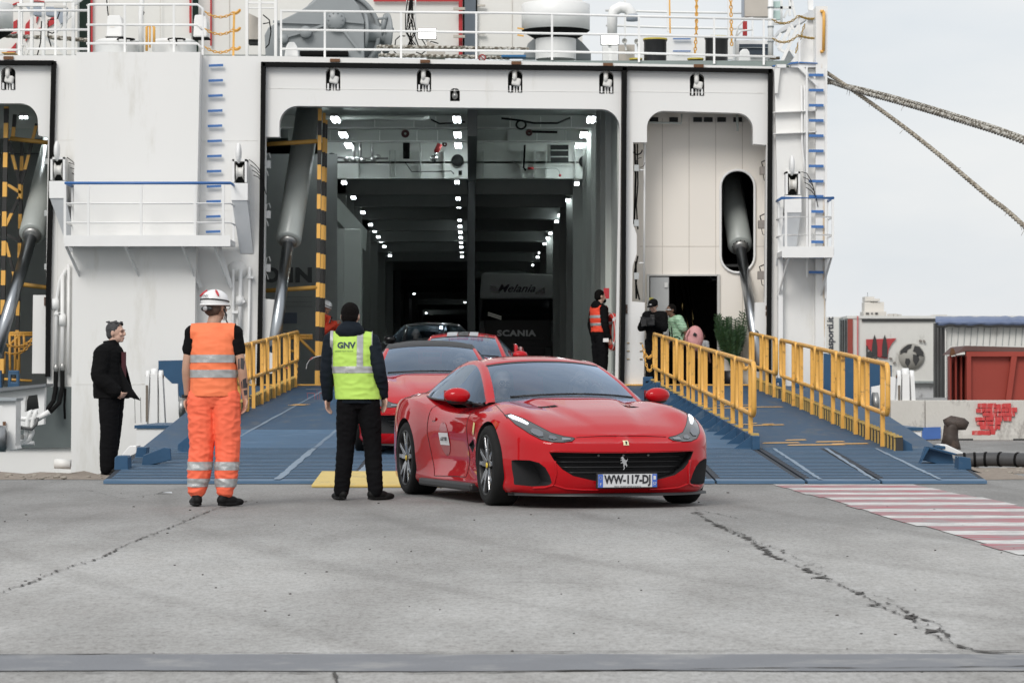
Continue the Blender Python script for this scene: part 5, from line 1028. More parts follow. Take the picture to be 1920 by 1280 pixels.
# ================================================================ QUAY BEHIND, RIGHT SIDE
def W3(x, y, z=0): return V((x, y, z))
wallm = mat('distant_plaster', (.66, .63, .58), .8)
b = thing('distant_tower_block', 'pale stepped tower block rising far beyond the trailers', 'building', P(1637, 700, 1500))
for x0, y0, x1, y1, d in ((1621, 566, 1652, 640, 0), (1619, 584, 1655, 640, 3), (1622, 556, 1634, 566, 0), (1632, 560, 1644, 566, 1)): MB().box2(P(x0, y0, 1500-d), P(x1, y1, 1512)).build('wall', wallm, b)
MB().box2(P(1626.3, 548, 1500), P(1627, 556, 1500.4)).build('mast', grey, b)
for x in (1624, 1627, 1634, 1641): MB().box2(P(x, 586, 1496.4), P(x+2+3*(x > 1640), 589, 1496.8)).build('window', dark, b)
b = thing('distant_rooftops', 'low pale roofline far behind the trailers', 'buildings', P(1750, 700, 1480))
for x0, x1, y in ((1560, 1700, 594), (1700, 1790, 592), (1750, 1770, 590), (1790, 1960, 596), (1668, 1670, 588), (1676, 1678, 588), (1684, 1686, 589)): MB().box2(P(x0, y, 1480), P(x1, 640, 1490)).build('roof_block', wallm, b)
b['kind'] = 'thing'
trw = mat('trailer_dirty_white', (.66, .655, .62), .5, var=.06, dirt=(.33, .31, .28), dscale=1.2, dth=.60, stretch=(1, 1, .4))
trk = mat('trailer_black', (.03, .03, .03), .6); trg = mat('trailer_door_grey', (.30, .33, .33), .5, var=.1, dirt=(.12, .12, .12), dscale=2, dth=.5)
def solid(x0, y0, x1, y1, Y, d, mt, name, par, **k): return MB().box2(P(x0, y0, Y), P(x1, y1, Y)+V((0, d, 0))).build(name, mt, par, **k)
t = thing('white_trailer', 'plain white trailer wall with vertical web address, directly right of the ship', 'trailer', P(1540, 760, 134)); t1 = t
solid(1500, 594, 1578, 742, 134, 8, trw, 'side_wall', t)
text('ozzotrasporti.it', .42, mat('dark_blue_lettering', (.03, .035, .05), .6), P(1557, 648, 133.96), rot=(R(90), R(-90), 0), parent=t, bold=.008)
t = thing('curtain_trailer', 'dirty white curtain trailer with globe and cypress print', 'trailer', P(1660, 760, 128))
m = MB(); a_, b_, c_, d_ = P(1590, 594, 127), P(1590, 745, 127), P(1573, 597, 129.6), P(1573, 745, 129.6); m.add([a_, b_, d_, c_], [(0, 1, 2, 3)]); rear = m.build('rear_doors', trg, t)
for x in (1577, 1581, 1586): m = MB(); m.bar(P(x, 600, 129.2-(x-1573)*.15), P(x, 745, 129.2-(x-1573)*.15), .06); m.build('door_bar', trk, rear)
solid(1590, 597, 1960, 716, 127, 2.4, trw, 'curtain', t); solid(1588, 592, 1960, 597, 126.95, 2.4, mat('trailer_roof_white', (.66, .66, .63), .5), 'roof_rail', t); solid(1616, 597.5, 1760, 602, 126.9, .06, trk, 'curtain_track', t)
solid(1589.5, 598, 1599, 742, 126.9, .1, mat('trailer_red_post', (.28, .05, .035), .5), 'corner_post', t); solid(1607, 592, 1609.5, 716, 126.85, .05, mat('strap_red', (.55, .16, .16), .6), 'strap', t)
solid(1600, 716, 1960, 745, 127.2, 2, mat('trailer_skirt', (.50, .51, .52), .6, dirt=(.2, .2, .2), dscale=2), 'skirt', t); solid(1597, 714, 1960, 718, 126.9, .1, trg, 'side_rail', t)
pr = 126.9; printk = mat('print_black', (.04, .04, .04), .7); printr = mat('print_red', (.42, .04, .045), .6)
MB().plate([(1624, 636), (1681, 634), (1672, 644), (1666, 655), (1664, 672), (1648, 670), (1624, 650)], [], pr, .03).build('print_red_shape', printr, t)
for x in (1640, 1659): MB().plate([(x, 627), (x+3, 636), (x+5, 650), (x+5, 668), (x-5, 668), (x-5, 650), (x-3, 636)], [], pr-.03, .02).build('print_cypress', printk, t)
MB().plate([(1624, 648), (1627, 648), (1627, 660), (1632, 658), (1636, 662), (1636, 672), (1664, 664), (1664, 670), (1650, 668), (1640, 675), (1624, 677)], [], pr-.06, .02).build('print_village', printk, t)
m = MB(); m.lathe(P(1709, 668, pr), (0, 1, 0), [(0, 0), (24.5*pr/F, 0), (24.5*pr/F, .02), (0, .02)], 40); gl_ = m.build('print_globe', mat('print_globe_grey', (.35, .34, .31), .6), t)
for pts in ([(1694, 652), (1702, 646), (1710, 645), (1708, 652), (1702, 655), (1700, 661), (1694, 660), (1688, 664), (1688, 658)], [(1698, 672), (1705, 672), (1707, 678), (1702, 688), (1697, 680)], [(1715, 648), (1724, 650), (1731, 660), (1732, 668), (1726, 666), (1720, 668), (1717, 660), (1712, 658)], [(1712, 664), (1722, 666), (1724, 674), (1717, 686), (1712, 676)]): MB().plate(pts, [], pr-.03, .02).build('print_continent', printk, gl_)
for x, y, a in ((1726, 639, .3), (1733, 640, .9), (1670, 672, .2), (1677, 680, -.5)): m = MB(); m.ell(P(x, y, pr-.02), (.08, .02, .055), Euler((0, a, 0))); m.build('print_coffee_bean', mat('print_bean', (.22, .20, .18), .6), t)
t = thing('tarpaulin_trailer', 'white trailer with dark rear doors and blue tarpaulin roof, behind the red skip', 'trailer', P(1840, 760, 122))
m = MB(); m.add([P(1775, 606, 120), P(1775, 745, 120), P(1750, 745, 123), P(1750, 606, 123)], [(0, 1, 2, 3)]); rear = m.build('rear_doors', mat('dark_rear_door', (.07, .075, .075), .5, var=.4, scale=2), t)
for x in (1755, 1761, 1768, 1773): m = MB(); m.bar(P(x, 606, 122.5-(x-1750)*.12), P(x, 745, 122.5-(x-1750)*.12), .05); m.build('door_bar', trk if x < 1773 else trw, rear)
solid(1775, 606, 2100, 745, 120, 2.5, trw, 'side_wall', t)
for x in range(1786, 2000, 12): m = MB(); m.bar(P(x, 614, 119.98), P(x-3, 648, 119.98), .02, .02); m.build('side_seam', trg, t)
m = MB(); rows = []
for i in range(60):
    x = 1754+i*5.5; e = noise.noise(V((i*.3, 0, 0))); rows.append([P(x, 611+3*e-(6 if i < 1 else 0), 119.7), P(x, 605+3.*noise.noise(V((i*.5, 2, 0))), 119.5), P(x, 598+2.5*noise.noise(V((i*.7, 5, 0))), 119.9), P(x, 593+2*noise.noise(V((i*.4, 9, 0))), 121), P(x, 600, 123)])
m.grid(rows); m.build('tarpaulin', mat('tarp_blue', (.13, .17, .28), .5, var=.2, scale=1), t)
m = MB(); m.tube([P(1756+i*6, 611+3*noise.noise(V((i*.33, 0, 0))), 119.6) for i in range(50)], .05, 6); m.build('tarp_hem', trk, t)
t = thing('red_skip', 'rust red waste container with peaked lid behind the concrete barrier', 'skip', P(1860, 800, 64))
rs = mat('skip_red', (.33, .045, .028), .55, var=.12, scale=1.5, dirt=(.13, .04, .03), dscale=2, dth=.62)
MB().plate([(1780, 668), (1812, 668), (1812, 790), (1780, 790)], [], 64.6, .3).build('end_wall', mat('skip_dark_red', (.15, .025, .02), .6), t)
for x in (1781, 1791, 1801, 1810): solid(x, 667, x+3, 790, 64.3, .3, rs, 'rib', t)
solid(1815, 664, 2100, 790, 64, 1.8, rs, 'side_wall', t); solid(1812, 659, 2100, 668, 63.85, .2, rs, 'top_rail', t); solid(1813, 668, 1821, 790, 63.85, .2, rs, 'corner_post', t)
m = MB(); m.bar(P(1885, 790, 63.9), P(1901, 668, 63.9), .12, .1, up=(0, 1, 0)); m.build('diagonal_rib', rs, t)
MB().plate([(1792, 664), (1808, 649), (1812, 648), (1960, 652), (1960, 660), (1812, 658)], [], 63.9, 2).build('lid', mat('skip_lid', (.13, .07, .06), .7, var=.3, scale=3), t)
MB().plate([(1781, 667), (1784, 653), (1788, 653), (1793, 665)], [], 64.2, .1).build('lifting_eye', rust, t)
conb = mat('barrier_concrete', (.56, .54, .50), .85, var=.08, scale=3, bump=.4, bscale=30, dirt=(.24, .22, .20), dscale=3, dth=.56, stretch=(1, 1, .5))
def barrier(x0, x1, lab, Y=54, slot=None):
    t = thing('concrete_barrier', lab, 'concrete barrier', P((x0+x1)/2, 822, Y), 'concrete barriers on the quay')
    a, b_ = P(x0, 750, Y), P(x1, 750, Y); m = MB(); zt = a.z
    pr_ = [(0, .0), (0, .1), (.03, .25), (.05, zt), (.44, zt), (.50, .30), (.56, .16), (.56, 0)]
    vs = [V((X_, Y-.2+d, z)) for X_ in (a.x, b_.x) for d, z in pr_]; n = 8
    m.add(vs, [tuple(range(n)), tuple(reversed(range(n, 2*n)))]+[(i, (i+1) % n, (i+1) % n+n, i+n) for i in range(n)]); m.build('body', conb, t, bevel=.012)
    if slot:
        for s0 in slot: m = MB(); m.box2(P(s0, 822, Y-.215), P(s0+34, 827, Y-.19)); m.build('drain_slot', trk, t)
    return t, Y
b1, Yb = barrier(1668, 1732, 'short concrete barrier between white lift arm and blue painted patch')
b2, Yb = barrier(1733, 2000, 'long white concrete barrier with red brushed paint', slot=(1790, 1900))
rp = mat('brushed_red_paint', (.55, .05, .05), .6, var=.25, scale=6, dirt=(.62, .42, .38), dscale=8, dth=.56, stretch=(3, 1, .4))
rnd = random.Random(9)
for r_i, (y0, xa, xb) in enumerate(((757, 1836, 1894), (765, 1834, 1904), (773, 1846, 1900), (781, 1830, 1894), (789, 1832, 1873), (797, 1838, 1873), (807, 1827, 1864))):
    x = xa-rnd.uniform(0, 4)
    while x < xb:
        w_ = rnd.uniform(13, 19); j0 = rnd.uniform(-1.2, 1.2); x1 = min(x+w_, xb+3)
        MB().plate([(x, y0+j0), (x1, y0+j0-.6), (x1+rnd.uniform(-1.5, 1), y0+8.2+j0), (x+rnd.uniform(-1, 1.5), y0+7.6+j0)], [], Yb-.206, .05).build('paint_patch', rp, b2); x = x1+rnd.uniform(-1, .8)
m = MB(); m.plate([(1729, 801), (1764, 800), (1764, 822), (1729, 824)], [], Yb-.24, .03); m.build('blue_patch', mat('patch_blue', (.05, .13, .38), .6, var=.15, scale=5), b1)
q = G(1782, 842)
t = thing('quay_bollard', 'dark rusty hooked mooring bollard on the quay before the barrier', 'bollard', q); bm_ = mat('bollard_rust_black', (.05, .035, .028), .6, var=.5, scale=6, bump=.4, bscale=12, dirt=(.14, .10, .08), dscale=4, dth=.5)
m = MB(); m.tube([q, q+V((0, 0, .2)), q+V((.01, 0, .34)), q+V((.06, 0, .42))], .14, 16, rs=[.17, .125, .12, .12]); m.tube([q+V((-.08, 0, .38)), q+V((.02, 0, .42)), q+V((.2, -.03, .40)), q+V((.26, -.05, .37))], .11, 14, rs=[.10, .12, .10, .07]); m.build('post', bm_, t)
t = MB(); pts = [V((5.45, 36.0, .10)), V((5.9, 35.9, .12)), V((6.6, 35.4, .11)), V((7.6, 34.6, .1)), V((9, 33.8, .1))]
L = spline(pts, 10); t.tube(L, .085, 12); o = t.build('hose', mat('ribbed_black_hose', (.06, .06, .062), .55, var=.3, scale=9), loc=pts[0]); tag(o, 'thick black hose lying on the quay at the right end of the ramp', 'hose')
for i in range(2, len(L)-2, 3): m = MB(); m.tube([L[i], L[i]+(L[i+1]-L[i]).normalized()*.03], .092, 12); m.build('hose_rib', black, o)
# painted quay lines right
MB().add([(6.2, 44.4, .004), (12, 43.6, .004), (12, 43.75, .004), (6.2, 44.55, .004)], [(0, 1, 2, 3)]).build('painted_line', pw, ground)
# litter near the left worker
m = MB(); q = G(305, 926); m.add([q+V((-.07, 0, .006)), q+V((0, -.02, .02)), q+V((.02, .06, .012)), q+V((-.06, .08, .008)), q+V((.09, .0, .01)), q+V((.08, .05, .022))], [(0, 1, 2, 3), (1, 4, 5, 2)]); tag(m.build('crumpled_foil', mat('foil', (.6, .62, .63), .3, .5), loc=q), 'crumpled scrap of foil on the concrete by the orange trousers', 'litter')
# ================================================================ CARS
from mathutils.bvhtree import BVHTree
def cr1(pts, n=8):     # Catmull-Rom through 2/3-tuples, returns Vectors
    return spline([V((*p, 0)) if len(p) == 2 else V(p) for p in pts], n)
def interp(tab, x):
    if x <= tab[0][0]: return tab[0][1]
    if x >= tab[-1][0]: return tab[-1][1]
    for i in range(len(tab)-1):
        if x <= tab[i+1][0]:
            x0, y0 = tab[i]; x1, y1 = tab[i+1]; t = (x-x0)/(x1-x0)
            m0 = (y1-tab[i-1][1])/(x1-tab[i-1][0]) if i > 0 else (y1-y0)/(x1-x0)
            m1 = (tab[i+2][1]-y0)/(tab[i+2][0]-x0) if i+2 < len(tab) else (y1-y0)/(x1-x0)
            h = x1-x0; return (2*t**3-3*t**2+1)*y0+(t**3-2*t**2+t)*h*m0+(-2*t**3+3*t**2)*y1+(t**3-t**2)*h*m1
PORTO = dict(
    plan=[(0, -2.27), (.30, -2.255), (.58, -2.19), (.78, -2.04), (.885, -1.80), (.935, -1.45), (.94, -1.1), (.915, -.6), (.905, 0), (.925, .5), (.965, 1.0), (.97, 1.4), (.94, 1.8), (.85, 2.1), (.6, 2.26), (0, 2.3)],
    zc=[(-2.3, .575), (-2.15, .62), (-1.95, .705), (-1.6, .80), (-1.2, .87), (-.9, .915), (-.6, .94), (.8, .95), (1.4, .985), (1.9, .98), (2.3, .93)],
    zs=[(-2.3, .58), (-2.1, .605), (-1.9, .655), (-1.6, .745), (-1.35, .79), (-.9, .80), (-.5, .80), (.3, .81), (.9, .87), (1.4, .90), (2.0, .87), (2.3, .84)],
    ins=[(-2.3, .10), (-1.9, .09), (-1.4, .105), (-.7, .10), (.3, .085), (1.0, .11), (2.3, .12)],
    crest=.045, wb=1.335, wr=.345, arch=.375, track=(.80, .80))
def car_body(S, name='car_body'):
    half = [p for p in cr1(S['plan'], 9)]; N = len(half)
    pts = [V((p.x, p.y, 0)) for p in half]+[V((-p.x, p.y, 0)) for p in reversed(half[1:-1])]; M_ = len(pts)
    nr = []
    for i in range(M_):
        d = pts[(i+1) % M_]-pts[i-1]; n = V((d.y, -d.x, 0)).normalized()
        if n.dot(pts[i]-V((0, pts[i].y*.8, 0))) < 0: n = -n
        nr.append(n)
    ring = [pts[i]-nr[i]*interp(S['ins'], pts[i].y) for i in range(M_)]
    xs_tab = sorted([(ring[i].y, ring[i].x) for i in range(N)])
    def xs(y): return max(.05, interp_lin(xs_tab, y))
    def Z(x, y):
        u = min(1, abs(x)/xs(y)); a = interp(S['zc'], y); b = interp(S['zs'], y); w = u**2.6
        c = S['crest']*math.exp(-((abs(x)-.70)/.13)**2)*max(0, min(1, (y+2.15)/.5))*max(0, min(1, (-.45-y)/.5))
        c2 = .035*math.exp(-((abs(x)-.78)/.16)**2)*max(0, min(1, (y-.5)/.6))
        xc = lerp(.17, .40, max(0, min(1, (y+2.1)/1.2))); e_ = max(-1, min(1, (xc-abs(x))/.045)); v = .010*(.5+.5*sin(e_*pi/2))*max(0, min(1, (y+2.12)/.35))*max(0, min(1, (-.6-y)/.3))-.010*math.exp(-((abs(x)-xc-.09)/.07)**2)*max(0, min(1, (y+2.0)/.4))*max(0, min(1, (-.7-y)/.3))
        return lerp(a, b, w)+c+c2+v
    def side(i, t):   # t: 0 shoulder .. 1 bottom
        p = pts[i]; y = p.y; zs_ = Z(ring[i].x, ring[i].y); ins = interp(S['ins'], y)
        fr = max(0, min(1, (-y-1.75)/.35)); rr_ = max(0, min(1, (y-1.8)/.4))
        door = max(0, min(1, (y+1.0)/.5))*max(0, min(1, (.95-y)/.5)); wl = max(math.exp(-((y+S['wb'])/.42)**2), math.exp(-((y-S['wb'])/.45)**2))
        mid = .50
        tab = [(-ins, zs_), (-ins*.30, zs_-.045), (-.004+.012*wl, lerp(mid, zs_, .45)), (.012*wl-.03*door, mid-.02), (-.055*door+.005-.01*rr_, .36), (-.02*door-.012-.02*fr*0, .25), (-.012-.03*fr, .17), (-.05-.03*fr, .125)]
        q = t*(len(tab)-1); k = min(int(q), len(tab)-2); f = q-k
        a, b, c, d = [V((*tab[max(0, min(len(tab)-1, k+j))], 0)) for j in (-1, 0, 1, 2)]
        r = .5*((2*b)+(c-a)*f+(2*a-5*b+4*c-d)*f*f+(3*b-a-3*c+d)*f**3)
        o = p+nr[i]*r.x; o.z = r.y
        return o
    rows = []
    NT = 18
    for k in range(NT, -1, -1): rows.append([side(i, k/NT) for i in range(M_)])
    NR = 22
    for k in range(1, NR+1):
        u = 1-k/NR; row = []
        for i in range(M_):
            sp = V((0, ring[i].y*.86, 0)); q = sp.lerp(ring[i], u); q.z = Z(q.x, q.y); row.append(q)
        rows.append(row)
    mb = MB(); n = M_
    vs = [p for r in rows for p in r]; fs = []
    for i in range(len(rows)-1):
        for k in range(n): fs.append((i*n+k, i*n+(k+1) % n, (i+1)*n+(k+1) % n, (i+1)*n+k))
    fs.append(tuple(reversed(range(n))))
    me = bpy.data.meshes.new(name); me.from_pydata([tuple(v) for v in vs], [], fs)
    bm = bmesh.new(); bm.from_mesh(me); bmesh.ops.remove_doubles(bm, verts=bm.verts[:], dist=.0008); bmesh.ops.recalc_face_normals(bm, faces=bm.faces[:]); bm.to_mesh(me); bm.free()
    return me, Z
def interp_lin(tab, x):
    if x <= tab[0][0]: return tab[0][1]
    for i in range(len(tab)-1):
        if x <= tab[i+1][0]:
            d = tab[i+1][0]-tab[i][0]; return lerp(tab[i][1], tab[i+1][1], (x-tab[i][0])/d if d > 1e-9 else 0)
    return tab[-1][1]
def tempobj(me):
    o = bpy.data.objects.new('cutter', me); COL.objects.link(o); return o
def boolean(me, cutters, mats):
    base = tempobj(me)
    for m_ in mats: me.materials.append(m_)
    obs = []
    for c in cutters:
        cm = c.mesh('cutter')
        bm = bmesh.new(); bm.from_mesh(cm); bmesh.ops.remove_doubles(bm, verts=bm.verts[:], dist=1e-5); bmesh.ops.recalc_face_normals(bm, faces=bm.faces[:]); bm.to_mesh(cm); bm.free()
        for m_ in mats: cm.materials.append(m_)
        cm.polygons.foreach_set('material_index', [1]*len(cm.polygons))
        o = tempobj(cm); obs.append(o); b = base.modifiers.new('b', 'BOOLEAN'); b.operation = 'DIFFERENCE'; b.object = o; b.solver = 'EXACT'
    bpy.context.view_layer.update(); dg = bpy.context.evaluated_depsgraph_get()
    res = bpy.data.meshes.new_from_object(base.evaluated_get(dg)); 
    for o in obs+[base]: bpy.data.objects.remove(o)
    res.polygons.foreach_set('use_smooth', [True]*len(res.polygons)); res.set_sharp_from_angle(angle=R(32)); return res
def prism(pts, axis, a, b):    # pts 2-D in the plane normal to axis
    m = MB(); f = {'x': lambda p, h: V((h, p[0], p[1])), 'y': lambda p, h: V((p[0], h, p[1])), 'z': lambda p, h: V((p[0], p[1], h))}[axis]
    n = len(pts); return m.add([f(p, a) for p in pts]+[f(p, b) for p in pts], [tuple(range(n)), tuple(reversed(range(n, 2*n)))]+[(i, (i+1) % n, (i+1) % n+n, i+n) for i in range(n)])
class Skin:    # lays flat shapes onto a body surface
    def __init__(s, me): s.bvh = BVHTree.FromPolygons([v.co for v in me.vertices], [p.vertices for p in me.polygons]); s.M = Matrix.Identity(4); s.Mi = s.M
    def ray(s, o, d, off):
        h, n, _, _ = s.bvh.ray_cast(o, d)
        if h is None: return None
        if n.dot(d) > 0: n = -n
        return h+n*off
    def px(s, M):     # work in photo pixels for a body standing at matrix M
        Mi = M.inverted(); o = Mi@V((0, 0, HC)); Rm = Mi.to_3x3()
        return lambda a: (o, (Rm@V(((a[0]-960)/F, 1, -(a[1]-HY)/F))).normalized())
    def front(s): return lambda a: (V((a[0], -4, a[1])), V((0, 1, 0)))
    def sidev(s, sg): return lambda a: (V((sg*3, a[0], a[1])), V((-sg, 0, 0)))
    def topv(s): return lambda a: (V((a[0], a[1], 3)), V((0, 0, -1)))
    def patch(s, outl, fn, mt, name, par, off=.004, step=.03, smooth=True, mirror=False):
        bm = bmesh.new(); vs = [bm.verts.new((a[0], a[1], 0)) for a in outl]; bm.faces.new(vs)
        xs = [a[0] for a in outl]; ys = [a[1] for a in outl]
        for ax, lo, hi in ((0, min(xs), max(xs)), (1, min(ys), max(ys))):
            k = lo+step
            while k < hi:
                co = [0, 0, 0]; no = [0, 0, 0]; co[ax] = k; no[ax] = 1
                bmesh.ops.bisect_plane(bm, geom=bm.verts[:]+bm.edges[:]+bm.faces[:], plane_co=co, plane_no=no); k += step
        bmesh.ops.triangulate(bm, faces=bm.faces[:]); last = None; bad = []
        for v in bm.verts:
            o, d = fn((v.co.x, v.co.y)); h = s.ray(o, d, off)
            if h is None: bad.append(v)
            else: v.co = h
        if bad: bmesh.ops.delete(bm, geom=bad, context='VERTS')
        if mirror:
            for v in bm.verts: v.co.x = -v.co.x
        bmesh.ops.recalc_face_normals(bm, faces=bm.faces[:])
        me = bpy.data.meshes.new(name); bm.to_mesh(me); bm.free(); me.materials.append(mt); me.polygons.foreach_set('use_smooth', [smooth]*len(me.polygons))
        o = bpy.data.objects.new(name, me); COL.objects.link(o); o.parent = par; return o
    def line(s, pts, fn, w, mt, name, par, off=.003, mirror=False, n=12):
        L = []
        for a, b in zip(pts, pts[1:]):
            for k in range(n): L.append((lerp(a[0], b[0], k/n), lerp(a[1], b[1], k/n)))
        L.append(pts[-1]); m = MB(); H = [s.ray(*fn(a), off) for a in L]; H = [h for h in H if h is not None]
        if len(H) < 2: return None
        if mirror: H = [V((-h.x, h.y, h.z)) for h in H]
        m.tube(H, w/2, 5); return m.build(name, mt, par)
def paint(name, rgb, coat=1.):
    m = mat(name, rgb, .45, .0, var=.02, scale=2, coat=coat); b = m.node_tree.nodes['Principled BSDF']; b.inputs['Specular IOR Level'].default_value = .03; b.inputs['Coat IOR'].default_value = 1.36; return m
redpaint = paint('car_red_paint', (.45, .006, .011)); blackpaint = paint('car_black_paint', (.008, .008, .009))
tyrem = mat('tyre_rubber', (.011, .011, .011), .8, var=.3, scale=30, spec=.25); rimm = mat('rim_metal', (.42, .42, .43), .25, .9); rimd = mat('rim_dark', (.012, .012, .013), .4, .3)
plast = mat('black_trim', (.012, .012, .013), .45); carglass = glass('windscreen_glass', (.50, .62, .70), 1.5, boost=2.2); sideglass = glass('side_glass', (.25, .3, .33), 1.52, boost=1.4)
cabinm = mat('cabin_dark', (.018, .018, .020), .7); gapm2 = mat('panel_gap', (.02, .004, .004), .6)
def wheel(par, c, sg, steer=0, r=.345, w=.25, detail=True):
    t = bpy.data.objects.new('wheel', None); COL.objects.link(t); t.parent = par; base = V(c)-wloc(par); t.location = base; c = V(c)
    m = MB(); ri = .262*r/.345; prof = [(ri-.01, -w/2+.01), (ri+.01, -w/2), (r-.03, -w/2), (r-.008, -w/2+.018), (r, -w/2+.045), (r, w/2-.045), (r-.008, w/2-.018), (r-.03, w/2), (ri+.01, w/2), (ri-.01, w/2-.01)]
    m.lathe(c, (sg, 0, 0), prof, 48, closed=True)
    for g in (-.05, -.018, .018, .05): pass
    m.build('tyre', tyrem, t)
    m = MB(); m.lathe(c, (sg, 0, 0), [(ri, -w/2), (ri+.002, w/2-.005), (ri-.012, w/2+.002), (ri-.02, w/2-.02), (ri-.03, -w/2+.02)], 48); m.build('rim', rimd, t)
    m = MB(); m.lathe(c, (sg, 0, 0), [(0, .0), (ri*.82, .0), (ri*.82, .03), (0, .03)], 32); m.build('brake_disc', mat('brake_disc_steel', (.06, .06, .06), .4, .6), t)
    m = MB(); a0 = R(200 if sg < 0 else 160)
    m.add([c+V((sg*(.02+d), cos(a)*q, sin(a)*q)) for d in (0, .05) for a in (a0-.35, a0+.35) for q in (ri*.6, ri*.93)], [(0, 1, 3, 2), (4, 6, 7, 5), (0, 4, 5, 1), (2, 3, 7, 6), (0, 2, 6, 4), (1, 5, 7, 3)]); m.build('brake_caliper', mat('caliper_yellow', (.6, .38, .03), .4), t)
    for k in range(5):
        sp = MB()
        for d in (-.19, .19):
            a = 2*pi*k/5+.3; a1 = a+d*.55; a2 = a+d*1.25
            p0 = c+V((sg*(w/2-.035), cos(a1)*ri*.16, sin(a1)*ri*.16)); p1 = c+V((sg*(w/2-.02), cos(a2)*ri*.96, sin(a2)*ri*.96)); p2 = (p0+p1)/2+V((sg*.004, 0, 0))
            sp.bar(p0, p2, .044, .03, up=(sg, 0, 0)); sp.bar(p2, p1, .034, .028, up=(sg, 0, 0))
        sp.build('spoke', rimm, t, bevel=.004)
    m = MB(); m.lathe(c+V((sg*(w/2-.05), 0, 0)), (sg, 0, 0), [(.06, 0), (.06, .025), (.035, .035), (0, .035)], 20); hb = m.build('hub', rimd, t)
    m = MB(); m.lathe(c+V((sg*(w/2-.02), 0, 0)), (sg, 0, 0), [(.026, 0), (.024, .012), (0, .013)], 16); m.build('centre_cap', mat('cap_yellow', (.7, .5, .05), .3), t)
    t.rotation_euler = (0, 0, steer)
    # pivot: children were placed in the car frame, shift them to the wheel centre
    return t
def greenhouse(t, body_mat, roof_mat, spec, roofname='roof'):
    C, Rl, B = spec['c'], spec['r'], spec['b']; n = 8
    c = cr1(C, n); r = cr1(Rl, n); b = cr1(B, n); ih, ir = spec['ih']*n, spec['ir']*n
    J = 14
    def across(i, j):      # j 0..1 centre->rail
        e = sin(j*pi/2)**1.15; z = lerp(r[i].z, c[i].z, cos(j*pi/2)**.75) if True else 0
        return V((r[i].x*j, lerp(c[i].y, r[i].y, j**2.2), lerp(c[i].z, r[i].z, j**2.4)))
    def row(i): return [V((-p.x, p.y, p.z)) for p in (across(i, 1-k/J) for k in range(J))]+[across(i, k/J) for k in range(J+1)]
    N = len(c)
    m = MB(); m.grid([row(i) for i in range(0, ih+1)]); ws = m.build('windscreen', carglass, t)
    m = MB(); m.grid([row(i) for i in range(ih, ir+1)]); rf = m.build(roofname, roof_mat, t); so = rf.modifiers.new('s', 'SOLIDIFY'); so.thickness = .03; so.offset = -1
    m = MB(); m.grid([row(i) for i in range(ir, N)]); m.build('rear_window', sideglass, t)
    # black screen border: header band and bottom band
    for i0, i1 in ((ih-1, ih),):
        m = MB(); m.grid([[p+V((0, -.002, .003)) for p in [a.lerp(b_, f) for a, b_ in zip(row(i0), row(i1))]] for f in (.25, .6, 1)]); m.build('screen_border', plast, ws)
    for s in (-1, 1):
        # pillars and roof rail as one swept strip
        rail = [V((s*p.x, p.y, p.z)) for p in r]; belt = [V((s*p.x, p.y, p.z)) for p in b]
        def strip(i0, i1, w0, w1, mt, nm, lift=.006):
            m = MB(); rows = []
            for i in range(i0, i1+1):
                d = (rail[min(i+1, N-1)]-rail[max(i-1, 0)]).normalized(); out = V((s, 0, .35)).normalized(); sd_ = d.cross(out).normalized()*(1 if s > 0 else -1)
                ins = across(i, .93); ins = V((s*ins.x, ins.y, ins.z)); dn = (belt[i]-rail[i]); dn = dn.normalized()*min(.055, dn.length*.5) if dn.length > 1e-4 else V((0, 0, -.01))
                rows.append([ins+V((0, 0, -.001)), ins.lerp(rail[i], .5)+V((0, 0, lift)), rail[i]+V((s*lift, 0, lift)), rail[i]+dn*.5+V((s*(lift+.004), 0, 0)), rail[i]+dn+V((s*lift*.3, 0, 0))])
            m.grid(rows); return m.build(nm, mt, t)
        strip(0, ih, 0, 0, body_mat, 'windscreen_pillar'); strip(ih, ir+2, 0, 0, roof_mat, 'roof_rail')
        strip(ir+1, N-1, 0, 0, body_mat if roof_mat is body_mat else roof_mat, 'rear_pillar')
        ie = spec.get('ie', ir)*1; ie = int(spec['sw']*n)
        m = MB(); rows = []
        for i in range(1, ie+1): rows.append([rail[i].lerp(belt[i], f)+V((s*.02*sin(f*pi), 0, 0)) for f in (.08, .3, .5, .75, 1)])
        m.grid(rows); m.build('side_window', sideglass, t)
        m = MB(); rows = []
        for i in range(ie, N): rows.append([rail[i].lerp(belt[i], f)+V((s*.02*sin(f*pi), 0, 0)) for f in (.05, .3, .5, .75, 1)])
        m.grid(rows); m.build('rear_quarter', body_mat if roof_mat is body_mat else roof_mat, t)
        m = MB(); m.tube([belt[i]+V((s*.004, 0, .002)) for i in range(0, N)], .010, 6); m.build('window_trim', plast, t)
    return across
GH = dict(c=[(0, -1.02, .925), (0, -.60, 1.10), (0, -.12, 1.262), (0, .25, 1.312), (0, .6, 1.305), (0, .95, 1.24), (0, 1.35, 1.10), (0, 1.75, .975)],
          r=[(.735, -.80, .885), (.655, -.45, 1.07), (.575, -.05, 1.215), (.54, .25, 1.262), (.545, .6, 1.245), (.58, .95, 1.165), (.63, 1.35, 1.04), (.68, 1.72, .955)],
          b=[(.79, -.80, .865), (.845, -.45, .888), (.865, -.05, .90), (.865, .25, .905), (.86, .6, .915), (.83, .95, .935), (.77, 1.35, .95), (.70, 1.72, .945)], ih=2, ir=4, sw=5)
for k_ in 'crb': GH[k_] = [(x*.97, y+.17 if y < 1 else y+.06, z-.012) for x, y, z in GH[k_]]
